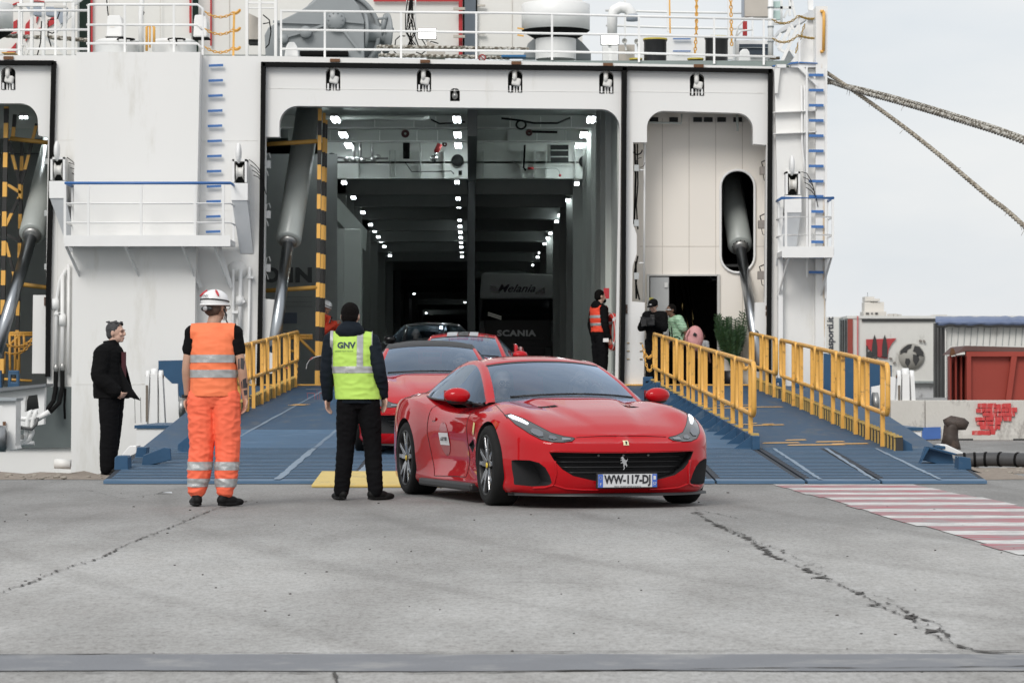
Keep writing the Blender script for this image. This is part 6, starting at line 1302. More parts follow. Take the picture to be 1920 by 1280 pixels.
def seat(m, x, y): m.bbox((x, y, .92), (.46, .14, .5), .05, Euler((-.25, 0, 0))); m.bbox((x, y+.08, 1.13), (.24, .1, .16), .04)
def mirrorcap(t, x, y, z, mt, s):
    m = MB(); m.ell((s*x, y, z), (.12, .075, .07), Euler((0, 0, s*.15)), 20, 12); o = m.build('door_mirror', mt, t)
    m = MB(); m.ell((s*(x-.005), y+.01, z-.045), (.10, .06, .035)); m.tube([V((s*(x-.03), y, z-.05)), V((s*(x-.14), y+.02, z-.08))], .018, 6, rs=[.022, .03]); m.build('mirror_base', plast, o)
    m = MB(); m.add([(s*(x-.1), y+.078, z-.045), (s*(x+.1), y+.078, z-.045), (s*(x+.1), y+.078, z+.045), (s*(x-.1), y+.078, z+.045)], [(0, 1, 2, 3)]); m.build('mirror_glass', chrome, o)
def grand_tourer(label, loc, yaw, body=redpaint, roof=None, detail=True, group='sports cars driving off the ferry', steer=0, pitch=0., wide=False):
    roof = roof or body; t = thing('sports_car', label, 'car', (0, 0, 0), group)
    me, Z = car_body(PORTO); raw = me.copy(); S = PORTO
    cut = []
    for y in (-S['wb'], S['wb']):
        for s in (-1, 1):
            c = MB(); c.lathe((s*.60, y, .345), (s, 0, 0), [(0, 0), (S['arch'], 0), (S['arch']+.005, .6), (0, .6)], 40); cut.append(c)
    gr = [(-.64, .47), (-.60, .474), (-.3, .468), (0, .466), (.3, .468), (.60, .474), (.64, .47), (.60, .395), (.54, .33), (.45, .275), (.28, .235), (0, .225), (-.28, .235), (-.45, .275), (-.54, .33), (-.60, .395)]
    if wide: gr = [(-.86, .46), (0, .48), (.86, .46), (.86, .30), (.80, .25), (-.80, .25), (-.86, .30)]
    cut.append(prism(gr, 'y', -2.6, -2.02))
    for s in (() if wide else (-1, 1)):
        p = [(s*.63, .195), (s*.615, .22), (s*.635, .28), (s*.67, .345), (s*.715, .385), (s*.78, .405), (s*.86, .405), (s*.89, .395), (s*.895, .30), (s*.885, .23), (s*.85, .195), (s*.75, .185)]
        cut.append(prism(p if s > 0 else p[::-1], 'y', -2.6, -1.85))
        cut.append(prism([(-.93, .50), (-.86, .56), (-.60, .505), (-.78, .44)], 'x', s*.87, s*1.1) if s > 0 else prism([(-.93, .50), (-.86, .56), (-.60, .505), (-.78, .44)], 'x', -1.1, -.87))
        cut.append(prism([(s*.30, -1.36), (s*.47, -1.27), (s*.44, -1.20), (s*.31, -1.27)], 'z', .80, 1.1))
    cab = [(-.62, -.58), (-.4, -.72), (0, -.79), (.4, -.72), (.62, -.58), (.73, -.3), (.78, .2), (.74, .8), (.5, 1.3), (-.5, 1.3), (-.74, .8), (-.78, .2), (-.73, -.3)]
    cut.append(prism(cab, 'z', .5, 1.3))
    me = boolean(me, cut, [body, cabinm]); bo = bpy.data.objects.new('body', me); COL.objects.link(bo); bo.parent = t
    sk = Skin(raw); fr, tp = sk.front(), sk.topv()
    greenhouse(t, body, roof, GH)
    # grille slats, badge horse-like silver mark, plate
    for z in (.30, .345, .39, .43):
        hw = {.30: .48, .345: .53, .39: .56, .43: .58}[z]; m = MB(); m.tube([V((x, -2.19+.10*(x/.6)**2, z)) for x in [hw*(k/8-1) for k in range(17)]], .009, 5); m.build('grille_slat', mat('grille_grey', (.016, .016, .017), .4, .2), t)
    m = MB(); rows = []
    for k in range(25):
        x = .86*(k/12-1); y = -2.25+.40*abs(x/.86)**2.6; rows.append([V((x, y-.035, .105)), V((x, y-.03, .125)), V((x, y+.16, .135)), V((x, y+.16, .10))])
    m.grid(rows); m.build('front_splitter', plast, t)
    for s in (-1, 1): m = MB(); m.bbox((s*.90, 0, .14), (.12, 1.75, .07), .02); m.build('side_skirt', plast, t)
    for y, st in ((-S['wb'], steer), (S['wb'], 0)):
        for s in (-1, 1):
            c = V((s*.83, y, .345)); w = wheel(t, c, s, 0, .345, .25 if y < 0 else .28)
            w.rotation_euler = (0, 0, st)
        m = MB(); m.box((0, y, .4), (1.25, .5, .3)); m.build('wheel_well_liner', cabinm, t)
    for s in (False, True):
        if not wide: sk.line([(.60, .40), (.585, .30), (.60, .20), (.66, .178), (.74, .172)], fr, .022, body, 'intake_lip', bo, .000, s, 8); sk.line([(.60, .20), (.50, .168), (.36, .158), (.22, .156)], fr, .018, body, 'bumper_crease', bo, .000, s, 8)
        sk.line([(.64, .48), (.60, .485), (.3, .480), (0, .478)], fr, .012, body, 'grille_edge', bo, .000, s, 8)
    # headlights
    HL = [(.84, .775), (.80, .785), (.735, .745), (.66, .685), (.585, .63), (.50, .603), (.43, .592), (.415, .585), (.45, .562), (.53, .553), (.62, .557), (.69, .575), (.76, .625), (.82, .70)]
    SHAPES = spec_lights = HL
    hm = mat('headlight_smoke', (.04, .042, .045), .12, .2, coat=1); hi = mat('headlight_silver', (.26, .27, .29), .16, .9); drl = mat('headlight_glow', (.9, .95, 1), .3, emit=(.9, .95, 1), es=2.2)
    for s in (False, True):
        k = sk.patch(HL, fr, hm, 'headlight', t, .004, .025, mirror=s)
        sk.patch([(.825, .765), (.80, .775), (.755, .74), (.725, .705), (.74, .695), (.775, .72), (.815, .745)], fr, drl, 'light_strip', k, .009, .02, mirror=s)
        sk.patch([(.72, .665+0), (.68, .655), (.655, .63), (.665, .60), (.70, .598), (.735, .62), (.745, .645)], fr, hi, 'projector_lens', k, .009, .02, mirror=s)
        sk.patch([(.61, .61), (.57, .60), (.56, .578), (.60, .572), (.63, .585)], fr, hi, 'projector_lens', k, .009, .02, mirror=s)
        sk.patch([(.52, .59), (.45, .583), (.46, .57), (.53, .566)], fr, mat('reflector_grey', (.3, .31, .33), .3, .6), 'light_insert', k, .009, .02, mirror=s)
        sk.line(HL+[HL[0]], fr, .006, plast, 'light_seal', k, .004, s, 4)
    # shut lines
    for s in (False, True):
        sk.line([(0, .606), (.2, .605), (.40, .594)], fr, .006, gapm2, 'shut_line', bo, .001, s, 10)
        sk.line([(.845, -1.62), (.82, -1.35), (.76, -1.0), (.74, -.86)], tp, .006, gapm2, 'shut_line', bo, .001, s, 10)
        sk.line([(.30, -2.0), (.34, -1.7), (.36, -1.35), (.35, -1.0)], tp, .003, mat('crease_red', (.36, .01, .014), .4), 'hood_crease', bo, -.001, s, 12)
    for s in (-1, 1):
        sv = sk.sidev(s)
        sk.line([(-.58, .80), (-.60, .60), (-.57, .40), (-.50, .22)], sv, .007, gapm2, 'shut_line', bo, .001); sk.line([(.62, .86), (.66, .6), (.60, .35), (.50, .2), (-.50, .22)], sv, .007, gapm2, 'shut_line', bo, .001)
        k = sk.patch([(.48+.06*cos(a*pi/8), .72+.018*sin(a*pi/8)) for a in range(16)], sv, body, 'door_handle', t, .012, .03)
        sk.patch([(-.93, .70), (-.86, .71), (-.86, .63), (-.895, .59), (-.93, .62)], sv, mat('shield_yellow', (.75, .62, .25), .4), 'fender_shield', bo, .008, .03)
    # nose badge, wipers, plate mount
    sk.patch([(-.022, .565), (.022, .565), (.024, .53), (-.024, .53)], fr, mat('badge_ivory', (.75, .70, .45), .4), 'bonnet_badge', bo, .006, .02); sk.patch([(-.008, .558), (.01, .555), (.006, .536), (-.004, .537)], fr, plast, 'badge_mark', bo, .009, .02)
    for x0, x1 in ((-.55, .02), (.02, .60)):
        m = MB(); f = lambda x: V((x, -.84+.24*(x/.72)**2-.01, .942-.045*(x/.72)**2)); m.tube([f(lerp(x0, x1, k/6))+V((0, -.02, .012)) for k in range(7)], .009, 5); m.build('wiper', plast, t)
    m = MB(); rows = []
    for k in range(17):
        x = .70*(k/8-1); y = -.865+.20*(x/.715)**2; rows.append([V((x, y-.045, .925-.02*(x/.72)**2)), V((x, y+.03, .937-.03*(x/.72)**2))])
    m.grid(rows); m.build('cowl', plast, t)
    # cabin
    for x in (-.38, .38): m = MB(); seat(m, x, .48); m.build('seat', cabinm, t)
    m = MB(); m.bbox((0, -.46, .85), (1.3, .42, .12), .04); m.build('dashboard', cabinm, t)
    m = MB(); c = V((.38, -.12, .95)); ax = Euler((R(65), 0, 0)).to_matrix(); m.tube([c+ax@V((.18*cos(k*pi/10), .18*sin(k*pi/10), 0)) for k in range(21)], .016, 8, cap=False); m.bar(c+ax@V((-.17, 0, 0)), c+ax@V((.17, 0, 0)), .03, .02); m.build('steering_wheel', cabinm, t)
    m = MB(); m.bbox((0, -.14, 1.14), (.22, .04, .06), .015); m.build('rear_view_mirror', plast, t)
    for s in (-1, 1): mirrorcap(t, .945, -.40, .94, body, s)
    m = MB(); m.bbox((0, -2.285, .235), (.54, .03, .13), .008); pl = m.build('plate_holder', plast, t)
    t.location = loc; t.rotation_euler = (pitch, 0, yaw)
    return t, sk, pl
CAR_M = lambda loc, yaw: Matrix.Translation(V(loc))@Euler((0, 0, yaw)).to_matrix().to_4x4()
YAW1 = R(16.8); LOC1 = (.30, 26.75, 0)
car1, sk1, pl1 = grand_tourer('nearest red sports coupe with lights on, turning right off the ramp', LOC1, YAW1, steer=R(-2))
# number plate of the nearest car
ptxt = mat('plate_letters', (.02, .02, .025), .5); pbl = mat('plate_blue', (.05, .13, .50), .4); pwh = mat('plate_white', (.62, .63, .64), .4)
def npl(m, n, mt, par): return m.build(n, mt, par)
def carlocal(o, par):      # objects made in car space after the car was moved: keep them in car space
    o.parent = par; return o
def cm(mb, name, mt, par):
    me = mb.mesh(name); bm = bmesh.new(); bm.from_mesh(me); bmesh.ops.recalc_face_normals(bm, faces=bm.faces[:]); bm.to_mesh(me); bm.free(); me.materials.append(mt); o = bpy.data.objects.new(name, me); COL.objects.link(o); o.parent = par; return o
zpl = .235
m = MB(); m.bbox((0, -2.305, zpl), (.52, .008, .11), .003); plate1 = cm(m, 'number_plate', pwh, car1)
for x0, x1 in ((-.26, -.218), (.218, .26)): m = MB(); m.box2((x0, -2.311, zpl-.054), (x1, -2.3092, zpl+.054)); cm(m, 'plate_end', pbl, plate1)
def ctext(s, size, mt, loc, par, **k):
    o = text(s, size, mt, (0, 0, 0), **k); o.location = loc; o.parent = par; return o
ctext('WW-117-DJ', .098, ptxt, (0, -2.3125, zpl+.008), plate1, sx=.80, bold=.0035, ext=.0008)
ctext('F', .035, pwh, (-.239, -2.3125, zpl-.03), plate1, ext=.0008); ctext('57', .035, pwh, (.239, -2.3125, zpl-.028), plate1, ext=.0008, sx=.9)
m = MB()
for k in range(12): m.ell((-.239+.012*cos(k*pi/6), -2.3115, zpl+.025+.012*sin(k*pi/6)), .0022, nu=5, nv=4)
o = cm(m, 'plate_stars', mat('star_yellow', (.7, .6, .1), .5), plate1); o['kind'] = 'stuff'
m = MB(); m.box2((.228, -2.3125, zpl+.008), (.25, -2.3115, zpl+.04)); cm(m, 'region_mark', pwh, plate1)
ctext('FERRARI - MOTORS CONCEPT 57 87 50 76 21', .012, ptxt, (0, -2.3125, zpl-.047), plate1, ext=.0006)
# prancing silver mark in the grille
m = MB(); zz = .375
hp = [(-.022, .055), (-.010, .062), (-.002, .05), (.004, .036), (.018, .028), (.026, .03), (.034, .045), (.030, .022), (.02, .012), (.024, -.002), (.03, -.016), (.022, -.03), (.018, -.018), (.010, -.008), (.004, -.02), (.008, -.036), (.0, -.052), (-.008, -.05), (.0, -.036), (-.006, -.022), (-.004, -.004), (-.014, .006), (-.030, .0), (-.026, .008), (-.014, .016), (-.016, .026), (-.032, .026), (-.028, .033), (-.016, .036), (-.022, .044), (-.03, .046)]
m = prism([(x, z+zz) for x, z in hp], 'y', -2.215, -2.20); cm(m, 'grille_emblem', chrome, car1)
for x in (-.22, 0, .22): m = MB(); m.lathe(V((x, -2.20, .445)), (0, -1, 0), [(0, 0), (.011, 0), (.009, .008), (0, .01)], 12); cm(m, 'parking_sensor', steel, car1)
# door roundel
svm = sk1.sidev(-1)
def rnd_pts(cy, cz, ry, rz_, z0, z1, n=18):
    P_ = [(cy+ry*cos(2*pi*k/n), cz+rz_*sin(2*pi*k/n)) for k in range(n)]; return [(y, max(z0, min(z1, z))) for y, z in P_]
ck = sk1.patch([(.20+.15*cos(2*pi*k/28), .545+.15*sin(2*pi*k/28)) for k in range(28)], svm, mat('roundel_red', (.36, .012, .02), .35, coat=.8), 'door_roundel', car1, .004, .03)
sk1.patch([(.062, .49), (.338, .49), (.338, .60), (.062, .60)], svm, mat('roundel_white', (.75, .76, .78), .4), 'roundel_band', ck, .007, .03)
sk1.line([(.20+.15*cos(2*pi*k/28), .545+.15*sin(2*pi*k/28)) for k in range(29)], svm, .006, mat('roundel_white', ()), 'roundel_edge', ck, .004, n=2)
o = text('SICILY 2025', .048, ptxt, (0, 0, 0), rot=(R(90), 0, R(-90)), name='roundel_lettering', ext=.001, sx=.9)
h = sk1.ray(*svm((.20, .545)), .012); o.location = h; o.parent = ck
car2, sk2, pl2 = grand_tourer('red convertible with black roof following behind the nearest car', (-1.02, 36.9, rz(36.8)-.005), R(3), wide=True, roof=mat('soft_top_black', (.022, .023, .026), .55, bump=.3, bscale=120), pitch=R(1.8))

if True:    # red lip across the wide lower opening of the second car
    m = MB(); m.tube([V((x, -2.25+.3*abs(x/.85)**2.6, .235)) for x in [.85*(k/8-1) for k in range(17)]], .014, 6); cm(m, 'bumper_lip', redpaint, car2)
GT3 = (-.78, 46.8, rz(46.8))
car3, sk3, pl3 = grand_tourer('red sports car with grey stripes over its roof, third in the queue', GT3, R(-1), group='sports cars driving off the ferry', pitch=R(2)); car3.scale = (.97, .97, .93)
for x0, x1, mt_ in ((-.27, -.10, mat('stripe_silver', (.42, .43, .45), .4)), (-.09, .09, mat('stripe_black', (.02, .02, .022), .4)), (.10, .24, mat('stripe_silver', ()))):
    m = MB(); m.grid([[V((x, y, interp([(-.1, 1.225), (.07, 1.259), (.43, 1.305), (.78, 1.30), (.95, 1.26)], y)+.004-.10*abs(x)**2)) for x in (x0, (x0+x1)/2, x1)] for y in [.04+.07*k for k in range(12)]]); cm(m, 'roof_stripe', mt_, car3)
for s in (-1, 1):
    m = MB(); m.tube([V((s*.86, .25, .95)), V((s*.87, .33, 1.06)), V((s*.84, .7, 1.08)), V((s*.84, 1.1, 1.02))], .030, 8); m.tube([V((s*.90, .35, .95)), V((s*.95, .7, .93)), V((s*.93, 1.1, 1.0))], .05, 8); cm(m, 'intake_arch', redpaint, car3)
ctext('scuderia sicilia', .10, mat('screen_lettering', (.35, .05, .12), .5), (.05, -.1, 1.205), car3, ext=.001)
car4, sk4, pl4 = grand_tourer('black sports car waiting on the car deck under the ceiling lights', (-1.55, 58.8, .98), R(9), body=blackpaint, group='sports cars driving off the ferry')
# ------------------------------------------------ truck on the car deck
tk = thing('truck', 'white cabbed articulated truck with black grille parked deep in the car deck', 'truck', P(968, 722, 98))
TY = 98.; tw = mat('truck_white', (.80, .82, .80), .3)
def TP(x, y, d=0): return P(x, y, TY+d)
MB().plate([(900, 548), (903, 514), (909, 511), (1034, 514), (1040, 520), (1043, 560), (900, 560)], [], TY, 2.2).build('roof_deflector', tw, tk, bevel=.05)
MB().plate([(897, 560), (1041, 560), (1043, 640), (1041, 718), (898, 718)], [], TY-.1, 2.2).build('cab', mat('truck_black', (.012, .012, .013), .35), tk, bevel=.05)
m = MB(); m.add([TP(905, 563, -.14), TP(1034, 563, -.14), TP(1038, 600, -.2), TP(901, 600, -.2)], [(0, 1, 2, 3)]); m.build('windscreen', mat('truck_windscreen', (.01, .012, .013), .06), tk)
for k in range(6): MB().box2(TP(915, 632+k*9, -.2), TP(1020, 635+k*9, -.14)).build('grille_bar', mat('truck_grille', (.035, .035, .037), .3, .5), tk)
text('SCANIA', .27, mat('truck_letters', (.40, .41, .41), .3, .6), TP(968, 625, -.22), parent=tk, bold=.012, sx=1.25, space=1.1)
text('Melania', .36, mat('script_lettering', (.09, .07, .10), .5), TP(967, 541, -.04), parent=tk, shear=.45, bold=.006, sx=1.15)
for pts in ([(919, 536), (930, 537), (937, 549), (921, 548)], [(1021, 538), (1003, 549), (1005, 551), (1021, 550)]): MB().plate(pts, [], TY-.06, .05).build('roof_lamp', mat('truck_lamp', (.05, .05, .05), .2, .5), tk)
for x in (903, 1036):
    MB().plate([(x-4, 600), (x+4, 600), (x+7, 622), (x+6, 640), (x-5, 640)], [], TY-.5, .3).build('door_mirror', mat('mirror_grey', (.20, .21, .21), .4), tk, bevel=.03)
for x in (907, 1022): MB().plate([(x, 650), (x+12, 650), (x+14, 700), (x-3, 700)], [], TY-.22, .1).build('corner_panel', mat('mirror_grey', ()), tk, bevel=.03)
MB().plate([(901, 545), (905, 545), (905, 560), (901, 560)], [], TY-.1, .1).build('marker_lamp', tw, tk)
for k in range(2): m = MB(); m.bar(TP(915, 586+k*4, -.26), TP(940, 594+k*4, -.26), .05); m.build('wiper_arm', mat('wiper_chrome', (.5, .5, .45), .3, .8), tk)
for x in (915, 1025): m = MB(); m.lathe(V((TP(x, 0).x-.18, TY+1, 1.48)), (1, 0, 0), [(0, 0), (.5, 0), (.5, .36), (0, .36)], 24); m.build('wheel', tyrem, tk)
# ================================================================ PEOPLE
def remesh(mb, voxel, smooth=4, wr=0., wscale=.12, name='mesh', seed=0):
    me = mb.mesh(name); bm = bmesh.new(); bm.from_mesh(me); bmesh.ops.recalc_face_normals(bm, faces=bm.faces[:]); bm.to_mesh(me); bm.free()
    o = tempobj(me); r = o.modifiers.new('r', 'REMESH'); r.mode = 'VOXEL'; r.voxel_size = voxel; r.use_smooth_shade = True
    if smooth: s_ = o.modifiers.new('s', 'SMOOTH'); s_.iterations = smooth; s_.factor = .5
    bpy.context.view_layer.update(); dg = bpy.context.evaluated_depsgraph_get(); res = bpy.data.meshes.new_from_object(o.evaluated_get(dg)); bpy.data.objects.remove(o); res.name = name
    if wr:
        nr = [v.normal.copy() for v in res.vertices]
        for v, n in zip(res.vertices, nr):
            p = v.co+V((seed*7, 0, 0)); q = V((p.x/wscale, p.y/wscale, p.z/wscale*1.9)); a = noise.noise(q); b = noise.noise(q*2.3+V((9, 2, 5)))
            v.co += n*wr*((1-abs(a)*2.4)*.8+b*.35)
    res.polygons.foreach_set('use_smooth', [True]*len(res.polygons)); return res
def mobj(me, name, mt, par):
    me.materials.clear(); me.materials.append(mt); o = bpy.data.objects.new(name, me); COL.objects.link(o); o.parent = par; return o
def etube(mb, sec, n=20, yaw=0):     # vertical-ish elliptical sections: (centre, rx, ry)
    rows = []
    for c, rx, ry in sec:
        c = V(c); rows.append([c+V((rx*cos(2*pi*k/n)*cos(yaw)-ry*sin(2*pi*k/n)*sin(yaw), rx*cos(2*pi*k/n)*sin(yaw)+ry*sin(2*pi*k/n)*cos(yaw), 0)) for k in range(n)])
    vs = [p for r in rows for p in r]; fs = []
    for i in range(len(rows)-1):
        for k in range(n): fs.append((i*n+k, i*n+(k+1) % n, (i+1)*n+(k+1) % n, (i+1)*n+k))
    fs += [tuple(reversed(range(n))), tuple((len(rows)-1)*n+k for k in range(n))]; return mb.add(vs, fs, True)
def limb(mb, pts, rs, n=14):
    L = spline(pts, 5); m = len(L); R_ = [interp_lin([(i/(len(rs)-1), r) for i, r in enumerate(rs)], k/(m-1)) for k in range(m)]
    mb.tube(L, 0, n, rs=R_); mb.ell(L[0], R_[0], nu=12, nv=8); mb.ell(L[-1], R_[-1], nu=12, nv=8)
def hand(mb, w, d, nrm, side, curl=.35, s=1.):      # wrist, direction, palm normal, +1/-1 thumb side
    d = V(d).normalized(); nrm = V(nrm); nrm = (nrm-d*nrm.dot(d)).normalized(); a = d.cross(nrm)*side
    M = Matrix((a, d, nrm)).transposed(); c = V(w)+d*.045*s
    mb.ell(c, (.040*s, .052*s, .017*s), M, 14, 10)
    for k, (o, L) in enumerate(((-.030, .062), (-.010, .074), (.010, .080), (.029, .072))):
        b = V(w)+d*.082*s+a*o*s; p = [b]; dd = d.copy(); 
        for j, seg in enumerate((.42, .33, .25)):
            dd = (dd*cos(curl*(1+.1*k))+nrm*sin(curl*(1+.1*k))).normalized(); p.append(p[-1]+dd*L*s*seg)
        mb.tube(p, 0, 8, rs=[.0095*s, .009*s, .008*s, .007*s]); mb.ell(p[-1], .007*s, nu=8, nv=6); mb.ell(p[0], .0095*s, nu=8, nv=6)
    b = V(w)+d*.025*s+a*.034*s; t1 = (d*.7+a*.6+nrm*.35).normalized(); t2 = (d*.95+a*.15+nrm*.4).normalized()
    mb.tube([b, b+t1*.035*s, b+t1*.035*s+t2*.03*s], 0, 8, rs=[.013*s, .011*s, .009*s]); mb.ell(b+t1*.035*s+t2*.03*s, .009*s, nu=8, nv=6)
def head(mb, c, yaw, pitch=0, s=1.):      # faces -y before yaw
    Rm = (Euler((pitch, 0, yaw))).to_matrix(); q = lambda x, y, z: V(c)+Rm@V((x*s, y*s, z*s)); 
    E = lambda p, r, e=(0, 0, 0): mb.ell(q(*p), V(r)*s, Rm@Euler(e).to_matrix(), 18, 12)
    E((0, .012, .022), (.076, .094, .098)); E((0, -.022, -.048), (.056, .066, .062)); E((0, -.062, -.085), (.026, .026, .022)); E((0, -.078, .028), (.052, .02, .016)); E((0, -.096, -.010), (.012, .018, .026), (.35, 0, 0)); E((0, -.104, -.022), (.015, .012, .011)); E((.036, -.074, -.022), (.022, .018, .02)); E((-.036, -.074, -.022), (.022, .018, .02)); E((0, -.088, -.056), (.022, .01, .006)); E((0, -.086, -.067), (.02, .01, .007))
    for s_ in (-1, 1): E((s_*.078, .012, -.005), (.009, .02, .032), (0, 0, s_*-.35))
    return q, Rm
def bands(src, planes, keep, off, name, mt, par):      # cut strips out of a garment and lift them off it
    bm = bmesh.new(); bm.from_mesh(src)
    for co, no in planes: bmesh.ops.bisect_plane(bm, geom=bm.verts[:]+bm.edges[:]+bm.faces[:], plane_co=co, plane_no=no)
    bm.normal_update(); bad = [f for f in bm.faces if not keep(f.calc_center_median())]; bmesh.ops.delete(bm, geom=bad, context='FACES'); bm.normal_update()
    for v in bm.verts: v.co += v.normal*off
    me = bpy.data.meshes.new(name); bm.to_mesh(me); bm.free(); me.polygons.foreach_set('use_smooth', [True]*len(me.polygons)); return mobj(me, name, mt, par)
skin = mat('skin', (.46, .27, .19), .55, var=.08, scale=10); skin2 = mat('skin_pale', (.55, .35, .27), .55, var=.06); skin3 = mat('skin_dark', (.16, .085, .055), .5)
hair1 = mat('hair_dark', (.006, .005, .0045), .85, spec=.1, var=.4, scale=40, bump=.6, bscale=90); hairg = mat('hair_grey', (.075, .075, .078), .9, spec=.1, var=.6, scale=30, bump=.8, bscale=70)
fabk = mat('black_fabric', (.0055, .0055, .006), .9, var=.3, scale=8, spec=.12); fabn = mat('navy_fabric', (.006, .010, .016), .8, var=.3, scale=8, spec=.18); fabt = mat('black_trouser', (.006, .006, .007), .9, var=.3, scale=6, spec=.1)
orange = mat('hi_vis_orange', (.90, .21, .085), .75, var=.06, scale=6); orange2 = mat('hi_vis_orange_trousers', (.92, .155, .075), .75, var=.06, scale=6); lime = mat('hi_vis_lime', (.46, .70, .12), .75, var=.05, scale=6); refl = mat('reflective_tape', (.40, .41, .41), .35, .25, var=.1, scale=20, bump=.2, bscale=200)
redor = mat('hi_vis_red_orange', (.80, .07, .03), .75); shoe = mat('black_shoe', (.007, .007, .007), .6, spec=.2)
def person(label, loc, yaw, J, o, group=None, vox=.008, name='person'):
    """J: joints in local space (faces -y). o: outfit options."""
    t = thing(name, label, 'person', (0, 0, 0), group); K = J.get
    sc = o.get('s', 1.); v2 = vox
    pel, che, nec, hd = [V(K(k)) for k in ('pelvis', 'chest', 'neck', 'head')]
    sh = {s: V(K('sh')[i]) for i, s in ((0, -1), (1, 1))}; el = {s: V(K('el')[i]) for i, s in ((0, -1), (1, 1))}; wr = {s: V(K('wr')[i]) for i, s in ((0, -1), (1, 1))}
    hp = {s: V(K('hp')[i]) for i, s in ((0, -1), (1, 1))}; kn = {s: V(K('kn')[i]) for i, s in ((0, -1), (1, 1))}; an = {s: V(K('an')[i]) for i, s in ((0, -1), (1, 1))}
    hy, hpi = o.get('head_yaw', 0), o.get('head_pitch', 0)
    b = MB(); q, Rm = head(b, hd, hy, hpi, o.get('hs', 1.))
    b.tube([nec-V((0, 0, .10)), nec, hd-V((0, -.015, .07))], 0, 14, rs=[.075, .058, .056])
    etube(b, [(pel-V((0, 0, .1)), .12, .09), (pel, .15, .105), (lerp(pel, che, .45), .125, .09), (che, .15, .105), (lerp(che, nec, .6), .14, .085), (nec-V((0, 0, .03)), .07, .06)])
    for s in (-1, 1):
        limb(b, [sh[s], lerp(sh[s], el[s], .5), el[s], lerp(el[s], wr[s], .35), wr[s]], [.050, .046, .038, .040, .026]); limb(b, [lerp(che, nec, .55), sh[s]], [.07, .052])
        hd_d = K('hd', {}).get(s, (wr[s]-el[s]).normalized()); hand(b, wr[s]-V(hd_d).normalized()*.01, hd_d, K('hn', {}).get(s, (-s*.7, -.5, 0)), s*K('hflip', {}).get(s, 1), K('curl', {}).get(s, .32))
        limb(b, [hp[s], lerp(hp[s], kn[s], .5), kn[s], lerp(kn[s], an[s], .35), an[s]], [.085, .075, .055, .054, .038])
    skm = o.get('skin', skin); bo = mobj(remesh(b, o.get('bv', .006), 2), 'body', skm, t)
    # face details
    for s in (-1, 1):
        if o.get('face', True):
            m = MB(); m.ell(q(s*.030, -.0835, .008), (.012, .006, .006)); cm(m, 'eye', mat('eye_dark', (.03, .02, .02), .2), bo); m = MB(); m.tube([q(s*.014, -.096, .026), q(s*.032, -.094, .032), q(s*.05, -.082, .026)], .004, 5); cm(m, 'eyebrow', o.get('hair', hair1), bo)
    if o.get('face', True): m = MB(); m.tube([q(-.02, -.092, -.060), q(0, -.099, -.060), q(.02, -.092, -.060)], .003, 5); cm(m, 'mouth', mat('lips', (.28, .10, .09), .5), bo)
    # legs
    tr = MB(); L = o.get('loose', .016)
    etube(tr, [(pel-V((0, 0, .13)), .10, .09), (pel-V((0, 0, .04)), .165+L*.5, .12+L*.5), (pel+V((0, 0, .06)), .155+L*.5, .115), (pel+V((0, 0, .10)), .15, .11)])
    for s in (-1, 1):
        foot = an[s]+V((0, 0, o.get('cuff', .0))); limb(tr, [hp[s]+V((0, 0, -.02)), lerp(hp[s], kn[s], .5), kn[s], lerp(kn[s], an[s], .5), foot], [.095+L, .088+L, .066+L*1.3, .060+L*1.5, o.get('cuffr', .056)+L*1.2])
    trm = remesh(tr, vox, 3, o.get('wrk', .010), o.get('ws', .10), seed=1); tro = mobj(trm, 'trousers', o.get('trousers', fabt), t)
    for z0, z1, sg_ in [(a_, b_, s_) for a_, b_ in o.get('tbands', ()) for s_ in (-1, 1)]: bands(trm, [((0, 0, z0), (0, 0, 1)), ((0, 0, z1), (0, 0, 1))], lambda c: z0 < c.z < z1 and (c.x-.015)*sg_ > 0, .004, 'reflective_band', refl, tro)
    # shoes
    for i, s in enumerate((-1, 1)):
        f = V((*(K('toe', ((0, -1), (0, -1)))[i]), 0)).normalized(); m = MB(); a = an[s]; zb = a.z-.085; ls = .26; up = V((0, 0, 1)); c = V((a.x, a.y, zb))
        sd = f.cross(up)
        def E(d, z, rx, ry, rz_): m.ell(c+f*d+up*z, (rx, ry, rz_), Matrix((sd, f, up)).transposed(), 14, 10)
        E(-.03, .05, .042, .052, .045); E(.04, .045, .046, .09, .042); E(.12, .032, .047, .07, .032); E(-.01, .09, .045, .05, .05); E(.05, .012, .048, .135, .014)
        so = mobj(remesh(m, max(.006, vox*.8), 2), 'shoe', o.get('shoes', shoe), t)
    # upper garment
    up_ = MB(); g = o.get('girth', .018); bot = o.get('top_z', pel.z-.06)
    c0 = V((pel.x, pel.y, bot)); hem = o.get('hem', (.175, .135))
    etube(up_, [(c0, hem[0], hem[1]), (lerp(c0, che, .35), hem[0]*.96, hem[1]*.97), (lerp(c0, che, .75), .172+g, .118+g), (che+V((0, 0, .03)), .180+g, .118+g), (lerp(che, nec, .55), .170+g, .10+g), (lerp(che, nec, .85), .11+g, .075+g), (nec+V((0, 0, -.005)), .07+g*.4, .062+g*.4)])
    sl = o.get('sleeve', 1.)
    for s in (-1, 1):
        limb(up_, [lerp(che, nec, .6)+V((s*.06, 0, 0)), sh[s]], [.07+g, .062+g])
        if sl >= 1: limb(up_, [sh[s], lerp(sh[s], el[s], .5), el[s], lerp(el[s], wr[s], .5), lerp(el[s], wr[s], .93)], [.062+g, .056+g, .048+g, .045+g, .034+g])
        else: limb(up_, [sh[s], lerp(sh[s], el[s], sl*.5), lerp(sh[s], el[s], sl)], [.060+g, .056+g, .055+g])
